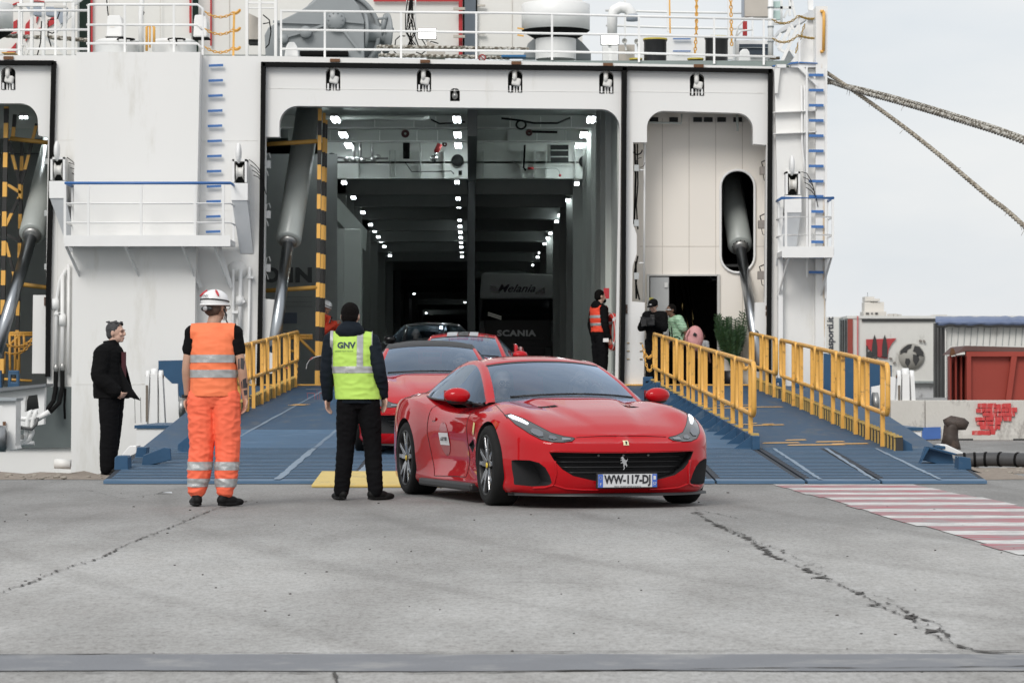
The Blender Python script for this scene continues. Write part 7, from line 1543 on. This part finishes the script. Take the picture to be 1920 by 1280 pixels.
    if 'collar' in o: up_.tube([nec-V((0, 0, .03)), nec+V((0, .01, .055))], 0, 16, rs=[.092, .086])
    if 'hood' in o: up_.ell(nec+V((0, .06, -.005)), (.135, .075, .075), Euler((-.5, 0, 0))); up_.ell(nec+V((0, .05, .04)), (.10, .055, .05)); up_.tube([nec+V((0, 0, -.02)), nec+V((0, -.0, .03))], 0, 14, rs=[.095, .085])
    tom = remesh(up_, vox, 3, o.get('wrk2', .009), .11, seed=2); top = mobj(tom, o.get('topname', 'jacket'), o.get('top', fabk), t)
    if 'vest' in o:
        ve = MB(); g2 = g+.014; vz = o.get('vest_z', pel.z-.03); c0 = V((pel.x, pel.y, vz)); vh = o.get('vest_hem', .195)
        etube(ve, [(c0, vh, vh*.74), (lerp(c0, che, .35), vh*.97, vh*.72), (lerp(c0, che, .75), .180+g2, .122+g2), (che+V((0, 0, .03)), .178+g2, .122+g2), (lerp(che, nec, .55), .172+g2, .105+g2), (lerp(che, nec, .85), .112+g2, .080+g2), (nec+V((0, 0, .004)), .076+g2*.5, .068+g2*.5)])
        for s in (-1, 1): limb(ve, [lerp(che, nec, .62)+V((s*.06, 0, 0)), sh[s]], [.070+g2, .061+g2]); limb(ve, [nec+V((s*.05, 0, -.045)), sh[s]+V((0, 0, .004))], [.045+g2, .052+g2])
        vm = remesh(ve, vox, 3, o.get('wrk3', .007), .12, seed=3)
        # arm holes: drop what lies outside the shoulder seams
        bm = bmesh.new(); bm.from_mesh(vm)
        for s in (-1, 1):
            xo = (sh[s]-che).x*s; co = V((che.x+s*(xo+.006), 0, 0)); bmesh.ops.bisect_plane(bm, geom=bm.verts[:]+bm.edges[:]+bm.faces[:], plane_co=co, plane_no=(s, 0, 0), clear_outer=False)
            bad = [f for f in bm.faces if (f.calc_center_median()-co).x*s > 0 and f.calc_center_median().z > che.z-.09]; bmesh.ops.delete(bm, geom=bad, context='FACES')
        bmesh.ops.bisect_plane(bm, geom=bm.verts[:]+bm.edges[:]+bm.faces[:], plane_co=nec+V((0, 0, -.004)), plane_no=(0, 0, 1), clear_outer=True); bmesh.ops.bisect_plane(bm, geom=bm.verts[:]+bm.edges[:]+bm.faces[:], plane_co=(0, 0, vz+.006), plane_no=(0, 0, -1), clear_outer=True)
        bm.to_mesh(vm); bm.free(); vo_ = mobj(vm, 'vest', o['vest'], t)
        for z0, z1 in o.get('vbands', ()): bands(vm, [((0, 0, z0), (0, 0, 1)), ((0, 0, z1), (0, 0, 1))], lambda c: z0 < c.z < z1, .004, 'reflective_band', refl, vo_)
        for x0, x1, z0 in o.get('vstraps', ()): bands(vm, [((x0, 0, 0), (1, 0, 0)), ((x1, 0, 0), (1, 0, 0)), ((0, 0, z0), (0, 0, 1))], lambda c: x0 < c.x < x1 and c.z > z0, .0045, 'reflective_band', refl, vo_)
        t['_v'] = vo_.name
    if 'hairstyle' in o:
        hm_ = MB(); hs = o.get('hs', 1.); rnd = random.Random(5)
        if o['hairstyle'] == 'short': hm_.ell(q(0, .022, .035), V((.082, .094, .094))*hs, Rm, 20, 14); hm_.ell(q(0, .05, -.005), V((.078, .065, .07))*hs, Rm)
        elif o['hairstyle'] == 'tousled':
            hm_.ell(q(0, .028, .040), V((.083, .093, .086))*hs, Rm, 20, 14); hm_.ell(q(0, .058, -.01), V((.072, .055, .07))*hs, Rm); hm_.ell(q(0, -.055, .088), V((.055, .04, .022))*hs, Rm)
            for k in range(26):
                a = rnd.uniform(0, 2*pi); r = rnd.uniform(.02, .075); p = q(r*cos(a), .02+r*sin(a), .115+rnd.uniform(-.01, .012)); hm_.tube([p, p+Rm@V((rnd.uniform(-.03, .03), rnd.uniform(-.03, .03), rnd.uniform(-.005, .012)))], .008, 5)
        elif o['hairstyle'] == 'long': hm_.ell(q(0, .025, .03), V((.088, .098, .098))*hs, Rm, 20, 14); hm_.ell(q(0, .06, -.05), V((.08, .06, .10))*hs, Rm)
        hr = remesh(hm_, .005, 1, .005 if o['hairstyle'] == 'tousled' else .002, .022); 
        bm = bmesh.new(); bm.from_mesh(hr); pn = Rm@V((0, -1, -.55)); bmesh.ops.bisect_plane(bm, geom=bm.verts[:]+bm.edges[:]+bm.faces[:], plane_co=q(0, -.045, .06), plane_no=pn, clear_outer=True)
        bm.to_mesh(hr); bm.free(); mobj(hr, 'hair', o.get('hair', hair1), t)
    t.location = loc; t.rotation_euler = (0, 0, yaw); t.scale = (sc, sc, sc)
    return t, q, Rm, bo, top
def std(**k):
    d = dict(pelvis=(0, 0, .95), chest=(0, 0, 1.28), neck=(0, .01, 1.47), head=(0, -.02, 1.625), sh=((-.18, .01, 1.39), (.18, .01, 1.39)), el=((-.25, .03, 1.12), (.25, .03, 1.12)), wr=((-.265, -.04, .87), (.265, -.04, .87)),
             hp=((-.09, 0, .90), (.09, 0, .90)), kn=((-.105, -.02, .49), (.105, -.02, .49)), an=((-.11, .02, .085), (.11, .02, .085)), toe=((-.2, -1), (.2, -1)))
    d.update(k); return d
def helmet(par, q, Rm, strip=None, s=1.):
    m = MB(); m.ell(q(0, .015, .055), V((.108, .128, .098))*s, Rm, 28, 18); me = m.mesh('helmet'); bm = bmesh.new(); bm.from_mesh(me); bmesh.ops.bisect_plane(bm, geom=bm.verts[:]+bm.edges[:]+bm.faces[:], plane_co=q(0, 0, .018), plane_no=Rm@V((0, .1, -1)), clear_outer=True); bm.to_mesh(me); bm.free()
    h = mobj(me, 'helmet', mat('helmet_white', (.78, .78, .78), .3), par)
    m = MB(); m.tube([q(.110*s*cos(a), .015+.130*s*sin(a), .024) for a in [k*pi/16 for k in range(33)]], .009, 8, cap=False); cm(m, 'rim', mat('helmet_white', ()), h)
    m = MB(); m.tube([q(.1095*s*cos(a), .015+.1295*s*sin(a), .058+.012*sin(a)) for a in [k*pi/16 for k in range(33)]], .0065, 6, cap=False); cm(m, 'strap_band', plast, h)
    for sx in (-1, 1):
        m = MB(); m.tube([q(sx*(.045+.018*k), .06-.01*k+.02*k, .145-.017*k) for k in range(4)], .010, 6, rs=[.006, .011, .011, .005]); cm(m, 'vent_stripe', mat('helmet_red', (.5, .03, .04), .4), h)
        m = MB(); m.tube([q(sx*.085, -.01, .02), q(sx*.078, -.03, -.05), q(sx*.03, -.07, -.105)], .004, 5); cm(m, 'chin_strap', plast, h)
    m = MB(); m.ell(q(0, .125, -.012), V((.06, .018, .026)), Rm); cm(m, 'cradle', plast, h)
    m = MB(); m.ell(q(0, .145, -.010), V((.022, .012, .022)), Rm); cm(m, 'cradle_dial', mat('dial_grey', (.35, .35, .36), .4), h)
    return h
# 1 the deckhand in orange, back to the camera
q0 = G(401, 949)
J = std(pelvis=(0, 0, .96), chest=(.0, .01, 1.28), neck=(0, .0, 1.535), head=(-.012, -.03, 1.66), sh=((-.178, .01, 1.445), (.178, .01, 1.445)), el=((-.24, .03, 1.16), (.225, .03, 1.16)), wr=((-.26, -.03, .90), (.23, -.05, .90)), hp=((-.10, 0, .92), (.10, 0, .92)), kn=((-.115, -.01, .50), (.105, -.01, .50)), an=((-.10, .02, .09), (.14, .02, .09)), toe=((-.75, -.8), (.35, -1)), hd={-1: V((.0, -.1, -1)), 1: V((0, -.1, -1))}, hn={-1: V((.8, .5, 0)), 1: V((-.8, .5, 0))}, curl={-1: .4, 1: .3})
orangeman, q, Rm, bo, top = person('dockworker in orange vest and trousers with white helmet, back to the camera', q0, R(180-4), J, dict(skin=skin, face=True, head_yaw=R(-28), trousers=orange2, loose=.026, wrk=.009, ws=.10, cuffr=.045, cuff=.055, tbands=((.165, .235), (.305, .375)), vest=orange, vest_z=.915, vest_hem=.20, vbands=((1.075, 1.14), (1.20, 1.265)), sleeve=.5, girth=.006, topname='t_shirt', top=fabk, top_z=.95, wrk3=.006, wrk2=.005, hairstyle='short', hair=mat('hair_cropped', (.09, .055, .04), .8), s=1.02), vox=.008)
h = helmet(orangeman, q, Rm)
t_ = text('GNV', .03, plast, (0, 0, 0), name='helmet_lettering', ext=.001); t_.parent = h; t_.location = q(0, .149, .095); t_.rotation_euler = (R(-25), 0, R(180)+R(-28))
m = MB(); m.tube([q(.075, -.10, .012), q(.05, -.105, -.005), q(.02, -.102, .0)], .003, 5); m.tube([q(-.085, -.0, .012), q(-.078, -.085, .012)], .003, 5); m.tube([q(-.05+.024*cos(a*pi/6), -.100, .004+.018*sin(a*pi/6)) for a in range(13)], .003, 5); cm(m, 'glasses', plast, bo)
m = MB(); m.tube([q(-.085, .01, -.01), q(-.088, -.03, -.06), q(-.09, -.02, -.10), q(-.14, .0, -.16)], .007, 6); m.ell(q(-.15, .0, -.175), (.022, .022, .028)); cm(m, 'radio_microphone', plast, bo)
cordm = mat('cord_white', (.6, .58, .56), .7); cordr = mat('cord_red', (.4, .05, .05), .7)
vname = bpy.data.objects[orangeman['_v']]; svk = Skin(vname.data)
bk = lambda a: (V((a[0], 3, a[1])), V((0, -1, 0)))
svk.line([(-.07, 1.495), (-.02, 1.48), (.06, 1.455), (.14, 1.40), (.175, 1.33), (.185, 1.26)], bk, .012, cordm, 'lanyard', vname, .008); svk.line([(.075, 1.46), (.115, 1.42)], bk, .018, cordr, 'lanyard_clip', vname, .012)
svk.line([(-.20, .925), (0, .925), (.20, .925)], bk, .008, mat('vest_hem_grey', (.25, .22, .2), .8), 'vest_hem', vname, .003, n=20)
bsk = Skin(bo.data)      # tattoos on the right forearm, watch on the left wrist
tat = mat('tattoo_ink', (.05, .045, .05), .6)
for pts in ([(-.27, 1.235), (-.235, 1.24), (-.235, 1.15), (-.262, 1.14)], [(-.228, 1.235), (-.215, 1.23), (-.215, 1.14), (-.23, 1.15)], [(-.29, 1.08), (-.25, 1.06), (-.25, .985), (-.282, .99)], [(-.245, 1.05), (-.235, 1.04), (-.238, .98), (-.246, .985)], [(-.292, .975), (-.252, .97), (-.258, .925), (-.29, .935)]):
    bsk.patch(pts, bk, tat, 'tattoo', bo, .0012, .012)
m = MB(); m.lathe(V((.247, -.035, .92)), (0, .1, 1), [(.031, -.012), (.034, 0), (.031, .012)], 16); cm(m, 'wristwatch', plast, bo)
tsk = Skin([o for o in bpy.data.objects if o.parent == orangeman and o.name.startswith('trousers')][0].data); tro = [o for o in bpy.data.objects if o.parent == orangeman and o.name.startswith('trousers')][0]
seam = mat('trouser_seam', (.62, .09, .045), .8)
for s in (-1, 1): tsk.line([(s*.17, .86), (s*.16, .70), (s*.10, .665), (s*.04, .71), (s*.045, .86), (s*.17, .86)], bk, .005, seam, 'back_pocket', tro, .001); tsk.line([(s*.06, .515), (s*.17, .50)], bk, .004, seam, 'knee_seam', tro, .001)
tsk.line([(0, .92), (0, .72)], bk, .005, seam, 'back_seam', tro, .001)
# 2 the man in the lime vest
q0 = G(672, 937)
J = std(pelvis=(-.0, .0, .95), chest=(.05, -.04, 1.30), neck=(.075, -.06, 1.52), head=(.075, -.09, 1.65), sh=((-.12, -.04, 1.42), (.245, -.04, 1.43)), el=((-.19, .05, 1.16), (.285, -.02, 1.15)), wr=((-.225, -.03, .93), (.28, -.07, .91)), hp=((-.09, 0, .89), (.09, 0, .89)), kn=((-.125, -.03, .49), (.115, -.02, .49)), an=((-.155, .03, .088), (.15, .02, .088)), toe=((-.9, -.5), (.45, -1)), hd={-1: V((-.1, -.25, -1)), 1: V((.05, -.2, -1))}, hn={-1: V((.7, .6, 0)), 1: V((-.8, .4, 0))}, curl={-1: .25, 1: .35})
limeman, q, Rm, bo, top = person('man in lime safety vest over dark hooded jacket, back to the camera', q0, R(180), J, dict(skin=skin2, face=True, head_yaw=R(-10), top=fabn, hood=1, girth=.013, wrk2=.006, vest=lime, vest_z=.90, vest_hem=.205, vbands=((1.14, 1.20),), vstraps=((-.045, .01, 1.19), (.225, .265, 1.19), (-.14, -.12, 1.19)), hairstyle='short', trousers=fabt, loose=.010, wrk3=.007, wrk=.006, top_z=.87, hem=(.185, .135)), vox=.008)
vname = bpy.data.objects[limeman['_v']]; svk = Skin(vname.data)
navy = mat('print_navy', (.012, .035, .06), .6)
def vtext(s, size, x, z, par, sk, mt=navy, n='vest_lettering', bold=0., sx=1.):      # lettering laid on a garment
    c = bpy.data.curves.new('t', 'FONT'); c.body = s; c.size = size; c.align_x = 'CENTER'; c.align_y = 'CENTER'; c.resolution_u = 2; c.offset = bold
    o = bpy.data.objects.new('t', c); COL.objects.link(o); me = bpy.data.meshes.new_from_object(o.evaluated_get(bpy.context.evaluated_depsgraph_get())); bpy.data.objects.remove(o)
    bad = False
    for v in me.vertices:
        h = sk.ray(*bk((x-v.co.x*sx, z+v.co.y)), .005); v.co = h if h is not None else V((x-v.co.x*sx, .2, z+v.co.y))
    return mobj(me, n, mt, par)
vtext('GNV', .075, .105, 1.385, vname, svk, bold=.003, sx=1.0); vtext('GRANDI NAVI VELOCI', .015, .125, 1.335, vname, svk, sx=1.1)
for k in range(3): svk.line([(.215-.010*k-.025*cos(a), 1.365+.02*k*.5+.012*k+.028*sin(a)-.02) for a in [-.3+i*.35 for i in range(6)]], bk, .009, navy, 'vest_logo', vname, .004, n=3)
m = MB(); m.tube([V((.25, .05, 1.40)), V((.16, .085, 1.41)), V((.05, .10, 1.38)), V((-.03, .115, 1.31)), V((-.10, .105, 1.24))], .012, 6)
svk.line([(.10, 1.50), (.04, 1.45), (-.05, 1.36), (-.12, 1.27), (-.16, 1.20)], bk, .035, fabn, 'bag_strap', vname, .008)
# 3 the man in the black jacket
q0 = V(((209-960)/166.7, 33.0, .02))
J = std(pelvis=(0, 0, .95), chest=(0, .03, 1.28), neck=(0, .0, 1.455), head=(.0, -.055, 1.595), sh=((-.17, .05, 1.355), (.17, .05, 1.355)), el=((-.23, .07, 1.10), (.235, .07, 1.10)), wr=((-.20, -.12, .93), (.21, -.08, .94)), kn=((-.09, .0, .49), (.09, .02, .49)), an=((-.08, .02, .085), (.10, .08, .085)), toe=((-.1, -1), (.1, -1)), hd={-1: V((.1, -.8, -.45)), 1: V((-.1, -.8, -.5))}, curl={-1: .75, 1: .75})
blackman, q, Rm, bo, top = person('grey haired man in open black jacket standing at the quay edge, side view', q0, R(80), J, dict(skin=skin2, head_yaw=R(-6), top=fabk, girth=.042, collar=1, top_z=.86, hem=(.22, .20), hairstyle='tousled', hair=hairg, trousers=fabt, wrk=.004, wrk2=.005, loose=.026), vox=.008)
m = MB(); rows = []
for k in range(9):
    u = k/8; z = lerp(1.36, .87, u); y = lerp(-.10, -.37, u**1.6); rows.append([V((-.05-.1*u, lerp(-.05, -.17, u), z+.01)), V((-.07-.07*u, lerp(-.085, -.28, u), z)), V((-.05-.05*u, y, z-.03*u))])
m.grid(rows); fl = cm(m, 'jacket_flap', fabk, top); so = fl.modifiers.new('s', 'SOLIDIFY'); so.thickness = .012
m = MB(); rows = []
for k in range(9):
    u = k/8; z = lerp(1.36, .88, u); rows.append([V((.10+.08*u, -.10, z)), V((.06+.06*u, lerp(-.12, -.19, u), z)), V((.03+.08*u, lerp(-.13, -.24, u), z-.03*u))])
m.grid(rows); fl = cm(m, 'jacket_flap', fabk, top); so = fl.modifiers.new('s', 'SOLIDIFY'); so.thickness = .012
m = MB(); rows = [[V((x, -.135-.03*(1-(x/.09)**2), z)) for x in (-.08, -.04, 0, .04, .08)] for z in (1.38, 1.25, 1.1, .98)]; m.grid(rows); cm(m, 'shirt', mat('plaid_maroon', (.10, .02, .025), .8), top)
for x, y, z in ((-.10, -.37, .87), (.1, -.24, .86)): m = MB(); m.tube([V((x, y, z)), V((x, y-.005, z-.28))], .003, 4); cm(m, 'drawstring', plast, top)
m = MB(); m.tube([V((-.075, -.02, 1.475)), V((-.085, -.05, 1.445)), V((-.06, -.085, 1.42))], .004, 5); cm(m, 'collar_zip', brass, top)
# 4 smaller figures on the ferry
q0 = V(((1124-960)*57.9/F, 57.9, .98))
J = std(hd={1: V((-.2, -.4, -1))}, head=(0, -.02, 1.63))
guard, q, Rm, bo, top = person('bearded man in orange vest standing at the right edge of the open car deck', q0, R(118), J, dict(s=1.09, skin=skin2, head_yaw=R(-2), vest=redor, vest_z=.98, vest_hem=.19, vbands=((1.10, 1.15), (1.24, 1.29)), hairstyle='short', bv=.01, top_z=.9, hood=1), vox=.013)
m = MB(); m.ell(q(0, -.07, -.075), (.05, .045, .045), Rm); cm(m, 'beard', hair1, bo)
q0 = V(((607-960)*59.5/F, 59.9, .98))
J = std(el=((-.25, .0, 1.13), (.23, -.04, 1.13)), wr=((-.12, -.26, 1.30), (.14, -.24, 1.28)), hd={-1: V((.3, -.6, .6)), 1: V((-.4, -.5, .6))}, curl={-1: .7, 1: .7})
phoneman, q, Rm, bo, top = person('crew member in red hi vis and white helmet with a phone behind the striped post', q0, R(78), J, dict(s=.99, skin=skin, head_yaw=0, head_pitch=.35, top=redor, vest=redor, vbands=((1.10, 1.15), (1.22, 1.27)), vest_z=.92, bv=.01, trousers=redor, girth=.03, hairstyle='short'), vox=.013)
helmet(phoneman, q, Rm)
p_ = thing('mobile_phone', 'dark mobile phone held by the helmeted crew member', 'phone', P(619, 601, 59.6)); m = MB(); m.bbox(P(620, 600, 59.6), (.03, .075, .14), .008, Euler((0, .4, 0))); m.build('phone_body', plast, p_); m = MB(); m.bbox(P(618.5, 601, 59.55), (.008, .06, .11), .002, Euler((0, .4, 0))); m.build('phone_case', mat('phone_case_pale', (.5, .5, .48), .4), p_)
q0 = V(((1228-960)*56.6/F, 56.7, rz(56.7)))
J = std(head=(0, -.07, 1.58), neck=(0, -.02, 1.455), el=((-.25, -.08, 1.15), (.23, -.06, 1.14)), wr=((-.08, -.28, 1.27), (.10, -.27, 1.26)), hd={-1: V((.3, -.5, .5)), 1: V((-.4, -.4, .5))}, curl={-1: .7, 1: .7})
camman, q, Rm, bo, top = person('cameraman all in black with cap filming beside the passenger doorway', q0, R(-28), J, dict(s=.98, skin=skin2, head_pitch=.45, bv=.01, girth=.03, hairstyle='short'), vox=.013)
m = MB(); m.ell(q(0, .015, .055), (.098, .112, .085), Rm, 20, 14); m.ell(q(0, -.12, .05), (.07, .07, .012), Rm); cp_ = mobj(remesh(m, .008, 1), 'cap', fabk, camman); m = MB(); m.ell(q(0, -.098, .075), (.025, .01, .012), Rm); cm(m, 'cap_badge', mat('cap_badge_white', (.6, .6, .6), .5), cp_)
m = MB(); m.lathe(V((.07, -.165, 1.28)), (0, -1, 0), [(0, 0), (.025, 0), (.025, .006), (0, .006)], 12); cm(m, 'chest_badge', mat('cap_badge_white', ()), top)
cam_ = thing('video_camera', 'black video camera with flared lens hood held by the man in the cap', 'video camera', P(1216, 603, 56.3))
m = MB(); m.bbox(P(1219, 603, 56.35), (.17, .22, .16), .02); m.build('camera_body', plast, cam_); m = MB(); m.plate([(1201, 594), (1212, 598), (1212, 610), (1204, 612)], [], 56.1, .16); m.build('lens_hood', plast, cam_); m = MB(); m.bar(P(1202, 594.5, 56.1), P(1222, 597, 56.2), .02); m.bbox(P(1223, 593, 56.3), (.08, .1, .06), .01); m.build('viewfinder', plast, cam_)
stripeg = chevrons('green_striped_shirt', (.50, .66, .50), (.18, .42, .24), 32, 'z')
q0 = V(((1276-960)*57.7/F, 57.8, .98))
J = std(pelvis=(0, 0.02, .92), chest=(0, -.06, 1.20), neck=(0, -.14, 1.36), head=(0, -.20, 1.50), sh=((-.18, -.10, 1.31), (.18, -.10, 1.31)), el=((-.24, -.06, 1.03), (.24, .03, 1.03)), wr=((-.20, -.18, .82), (.22, -.02, .80)))
lady, q, Rm, bo, top = person('dark skinned person in green striped shirt with white sunglasses in the doorway', q0, R(-72), J, dict(s=1.0, skin=skin3, top=stripeg, topname='shirt', sleeve=.55, hairstyle='short', bv=.01, girth=.035, hem=(.20, .19), trousers=fabt), vox=.013)
m = MB(); m.tube([q(-.08, -.02, .01), q(-.07, -.09, .012), q(0, -.105, .012), q(.07, -.09, .012), q(.08, -.02, .01)], .010, 6); cm(m, 'sunglasses', mat('white_plastic', (.7, .7, .7), .4), bo)
m = MB(); m.tube([V((.10, -.18, 1.36)), V((.05, -.20, 1.15)), V((.08, -.2, .9))], .012, 6); m.tube([V((.13, -.02, 1.38)), V((.20, -.0, 1.2)), V((.22, -.06, 1.0))], .012, 6); cm(m, 'bag_strap', fabk, top)
hb = thing('handbag', 'black handbag hanging by the doorway person behind the yellow railing', 'handbag', P(1268, 640, 57.3)); m = MB(); m.bbox(P(1268, 648, 57.3), (.26, .12, .20), .04); m.build('bag_body', fabk, hb); m = MB(); m.tube([P(1260+8*(1-cos(a*pi/8)), 640-9*sin(a*pi/8), 57.3) for a in range(9)], .012, 6); m.build('bag_handle', fabk, hb)
q0 = V(((1318-960)*57.9/F, 58.1, .98))
kid, q, Rm, bo, top = person('child in pale grey t-shirt entering the doorway beyond the railing', q0, R(140), std(), dict(s=.62, skin=skin3, top=mat('pale_grey_cotton', (.42, .43, .45), .8), topname='t_shirt', sleeve=.5, hairstyle='short', bv=.01, trousers=fabn), vox=.013)
pk = mat('pink_nylon', (.62, .30, .30), .6, var=.08)
bp = thing('backpack', 'pink backpack with small black patch beside the green striped shirt', 'backpack', P(1301, 655, 57.5)); m = MB(); m.ell(P(1303, 633, 57.5), (.17, .13, .24)); m.ell(P(1300, 640, 57.5), (.17, .13, .20)); mobj(remesh(m.xf(Matrix.Translation(-P(1301, 655, 57.5))), .012, 3), 'pack_body', pk, bp); m = MB(); m.bbox(P(1303, 627, 57.35), (.07, .02, .06), .008, Euler((0, .6, 0))); m.build('patch', plast, bp); m = MB(); m.tube([P(1292, 618, 57.4), P(1286, 630, 57.4), P(1290, 645, 57.4)], .02, 6); m.build('shoulder_strap', pk, bp)
# 5 people inside the cars
def occupant(car, x, y, lab, sk_=skin2, hair=hairg, top=mat('pale_shirt', (.25, .27, .30), .8), z=1.07, glasses=False, arm=False, yaw=0):
    M = car.matrix_basis if False else Matrix.LocRotScale(car.location, car.rotation_euler, None)
    t = thing('person', lab, 'person', (0, 0, 0), 'people sitting in the cars'); b = MB(); q, Rm = head(b, V((x, y, z)), yaw)
    b.tube([V((x, y+.03, z-.16)), V((x, y+.015, z-.06))], 0, 12, rs=[.06, .055]); etube(b, [(V((x, y+.08, z-.45)), .17, .11), (V((x, y+.05, z-.26)), .19, .11), (V((x, y+.03, z-.17)), .10, .08)])
    if arm: limb(b, [V((x+.19, y+.03, z-.24)), V((x+.24, y-.10, z-.32)), V((x+.13, y-.24, z-.10))], [.05, .042, .03]); hand(b, V((x+.12, y-.25, z-.09)), (-.6, -.05, .45), (-.2, -.9, -.2), 1, .6, .9)
    bo = mobj(remesh(b, .009, 2), 'body', sk_, t)
    m = MB(); etube(m, [(V((x, y+.08, z-.46)), .19, .13), (V((x, y+.05, z-.27)), .21, .13), (V((x, y+.03, z-.175)), .11, .09)]); mobj(remesh(m, .012, 2), 'shirt', top, t)
    m = MB(); m.ell(q(0, .03, .045), (.083, .09, .085), Rm); mobj(remesh(m, .01, 1), 'hair', hair, t)
    for s in (-1, 1): m = MB(); m.ell(q(s*.030, -.0835, .008), (.012, .006, .006)); cm(m, 'eye', mat('eye_dark', ()), bo)
    if glasses:
        m = MB()
        for s in (-1, 1): m.tube([q(s*.032+.026*cos(a*pi/5), -.108, .004+.022*sin(a*pi/5)) for a in range(11)], .004, 5)
        m.tube([q(-.01, -.11, .008), q(.01, -.11, .008)], .004, 5); cm(m, 'glasses', plast, bo)
    t.location = car.location; t.rotation_euler = car.rotation_euler; return t
occupant(car1, -.37, .12, 'pale passenger with round glasses behind the windscreen of the nearest car', hair=mat('hair_pale', (.45, .40, .33), .8), glasses=True, z=1.045)
occupant(car1, .37, .12, 'driver of the nearest car with one hand on the steering wheel', arm=True, z=1.06, yaw=.15)
occupant(car2, .37, .15, 'driver behind the windscreen of the black roofed red car', z=1.05)
occupant(car3, .36, .15, 'driver of the red car with striped roof', z=1.05)
occupant(car4, -.36, .15, 'passenger in the black car on the car deck', z=1.05)
# ------------------------------------------------ life ring, plant, small things
lr_ = thing('life_ring', 'red life ring with white bands hanging by the right edge of the car deck', 'life ring', P(1148, 622, 57.7))
m = MB(); c = P(1149, 622, 57.7); Rr = Euler((0, 0, R(14))).to_matrix(); pt = lambda a: c+Rr@V((0, .30*cos(a), .31*sin(a)))
m.tube([pt(k*pi/20) for k in range(41)], .062, 12, cap=False); k_ = m.build('ring', mat('life_ring_red', (.62, .05, .04), .45), lr_)
for a in (.25*pi, .75*pi, 1.25*pi, 1.75*pi): m = MB(); m.tube([pt(a-.12), pt(a), pt(a+.12)], .066, 12); m.build('tape_band', mat('band_white', (.7, .7, .7), .5), k_)
m = MB(); m.tube([c+Rr@V((-.05, .37*cos(a)*(1+.04*sin(a*6)), .38*sin(a))) for a in [k*pi/16 for k in range(33)]], .009, 5); m.build('grab_line', cordm, lr_)
MB().box2(P(1131, 634, 57.6), P(1141, 641, 57.7)).build('bracket', white2, lr_)
MB().box2(P(1132, 540, 57.9), P(1142, 560, 58)).build('red_notice', mat('notice_red', (.5, .03, .04), .5), ship)
pl_ = thing('potted_plant', 'dark green leafy plant with upright fronds beside the passenger doorway', 'plant', P(1373, 726, 57.75)); leafm = mat('plant_leaf', (.022, .055, .018), .4, var=.4, scale=12)
m = MB(); m.lathe(P(1373, 728, 57.75), (0, 0, 1), [(0, 0), (.16, 0), (.21, .35), (.19, .35), (0, .32)], 20); m.build('pot', plast, pl_)
rnd = random.Random(12); base = P(1373, 694, 57.75)
lf = MB()
for i in range(34):
    tx, ty = rnd.uniform(1343, 1403), rnd.uniform(577, 640); tip = P(tx, ty, 57.75+rnd.uniform(-.25, .25)); mid = base.lerp(tip, .5)+V(((tip.x-base.x)*.12, 0, .05)); L = spline([base, mid, tip], 9); m = MB(); m.tube(L, .007, 5); m.build('stem', leafm, pl_)
    for j in range(5, len(L)-1):
        d = (L[j+1]-L[j]).normalized(); 
        for s in (-1, 1):
            sd_ = d.cross(V((rnd.uniform(-.5, .5), -1, 0))).normalized()*s; ln = .095*rnd.uniform(.8, 1.2); e = L[j]+(sd_*.85+d*.6).normalized()*ln; w_2 = d.cross(sd_).normalized()*.004+d*.022; c_ = (L[j]+e)/2
            lf.add([L[j], c_+w_2, e, c_-w_2], [(0, 1, 2, 3)])
o = lf.build('foliage', leafm, pl_, recalc=False); o['kind'] = 'stuff'
m = MB(); m.lathe(V((-4.95, 32.9, .14)), (-1, 0, .05), [(0, 0), (.055, 0), (.055, .18), (.0, .18)], 16); tag(m.build('pipe_end', grime, loc=(-4.95, 32.9, .05)), 'short white pipe stub behind the heel of the man in black', 'pipe')
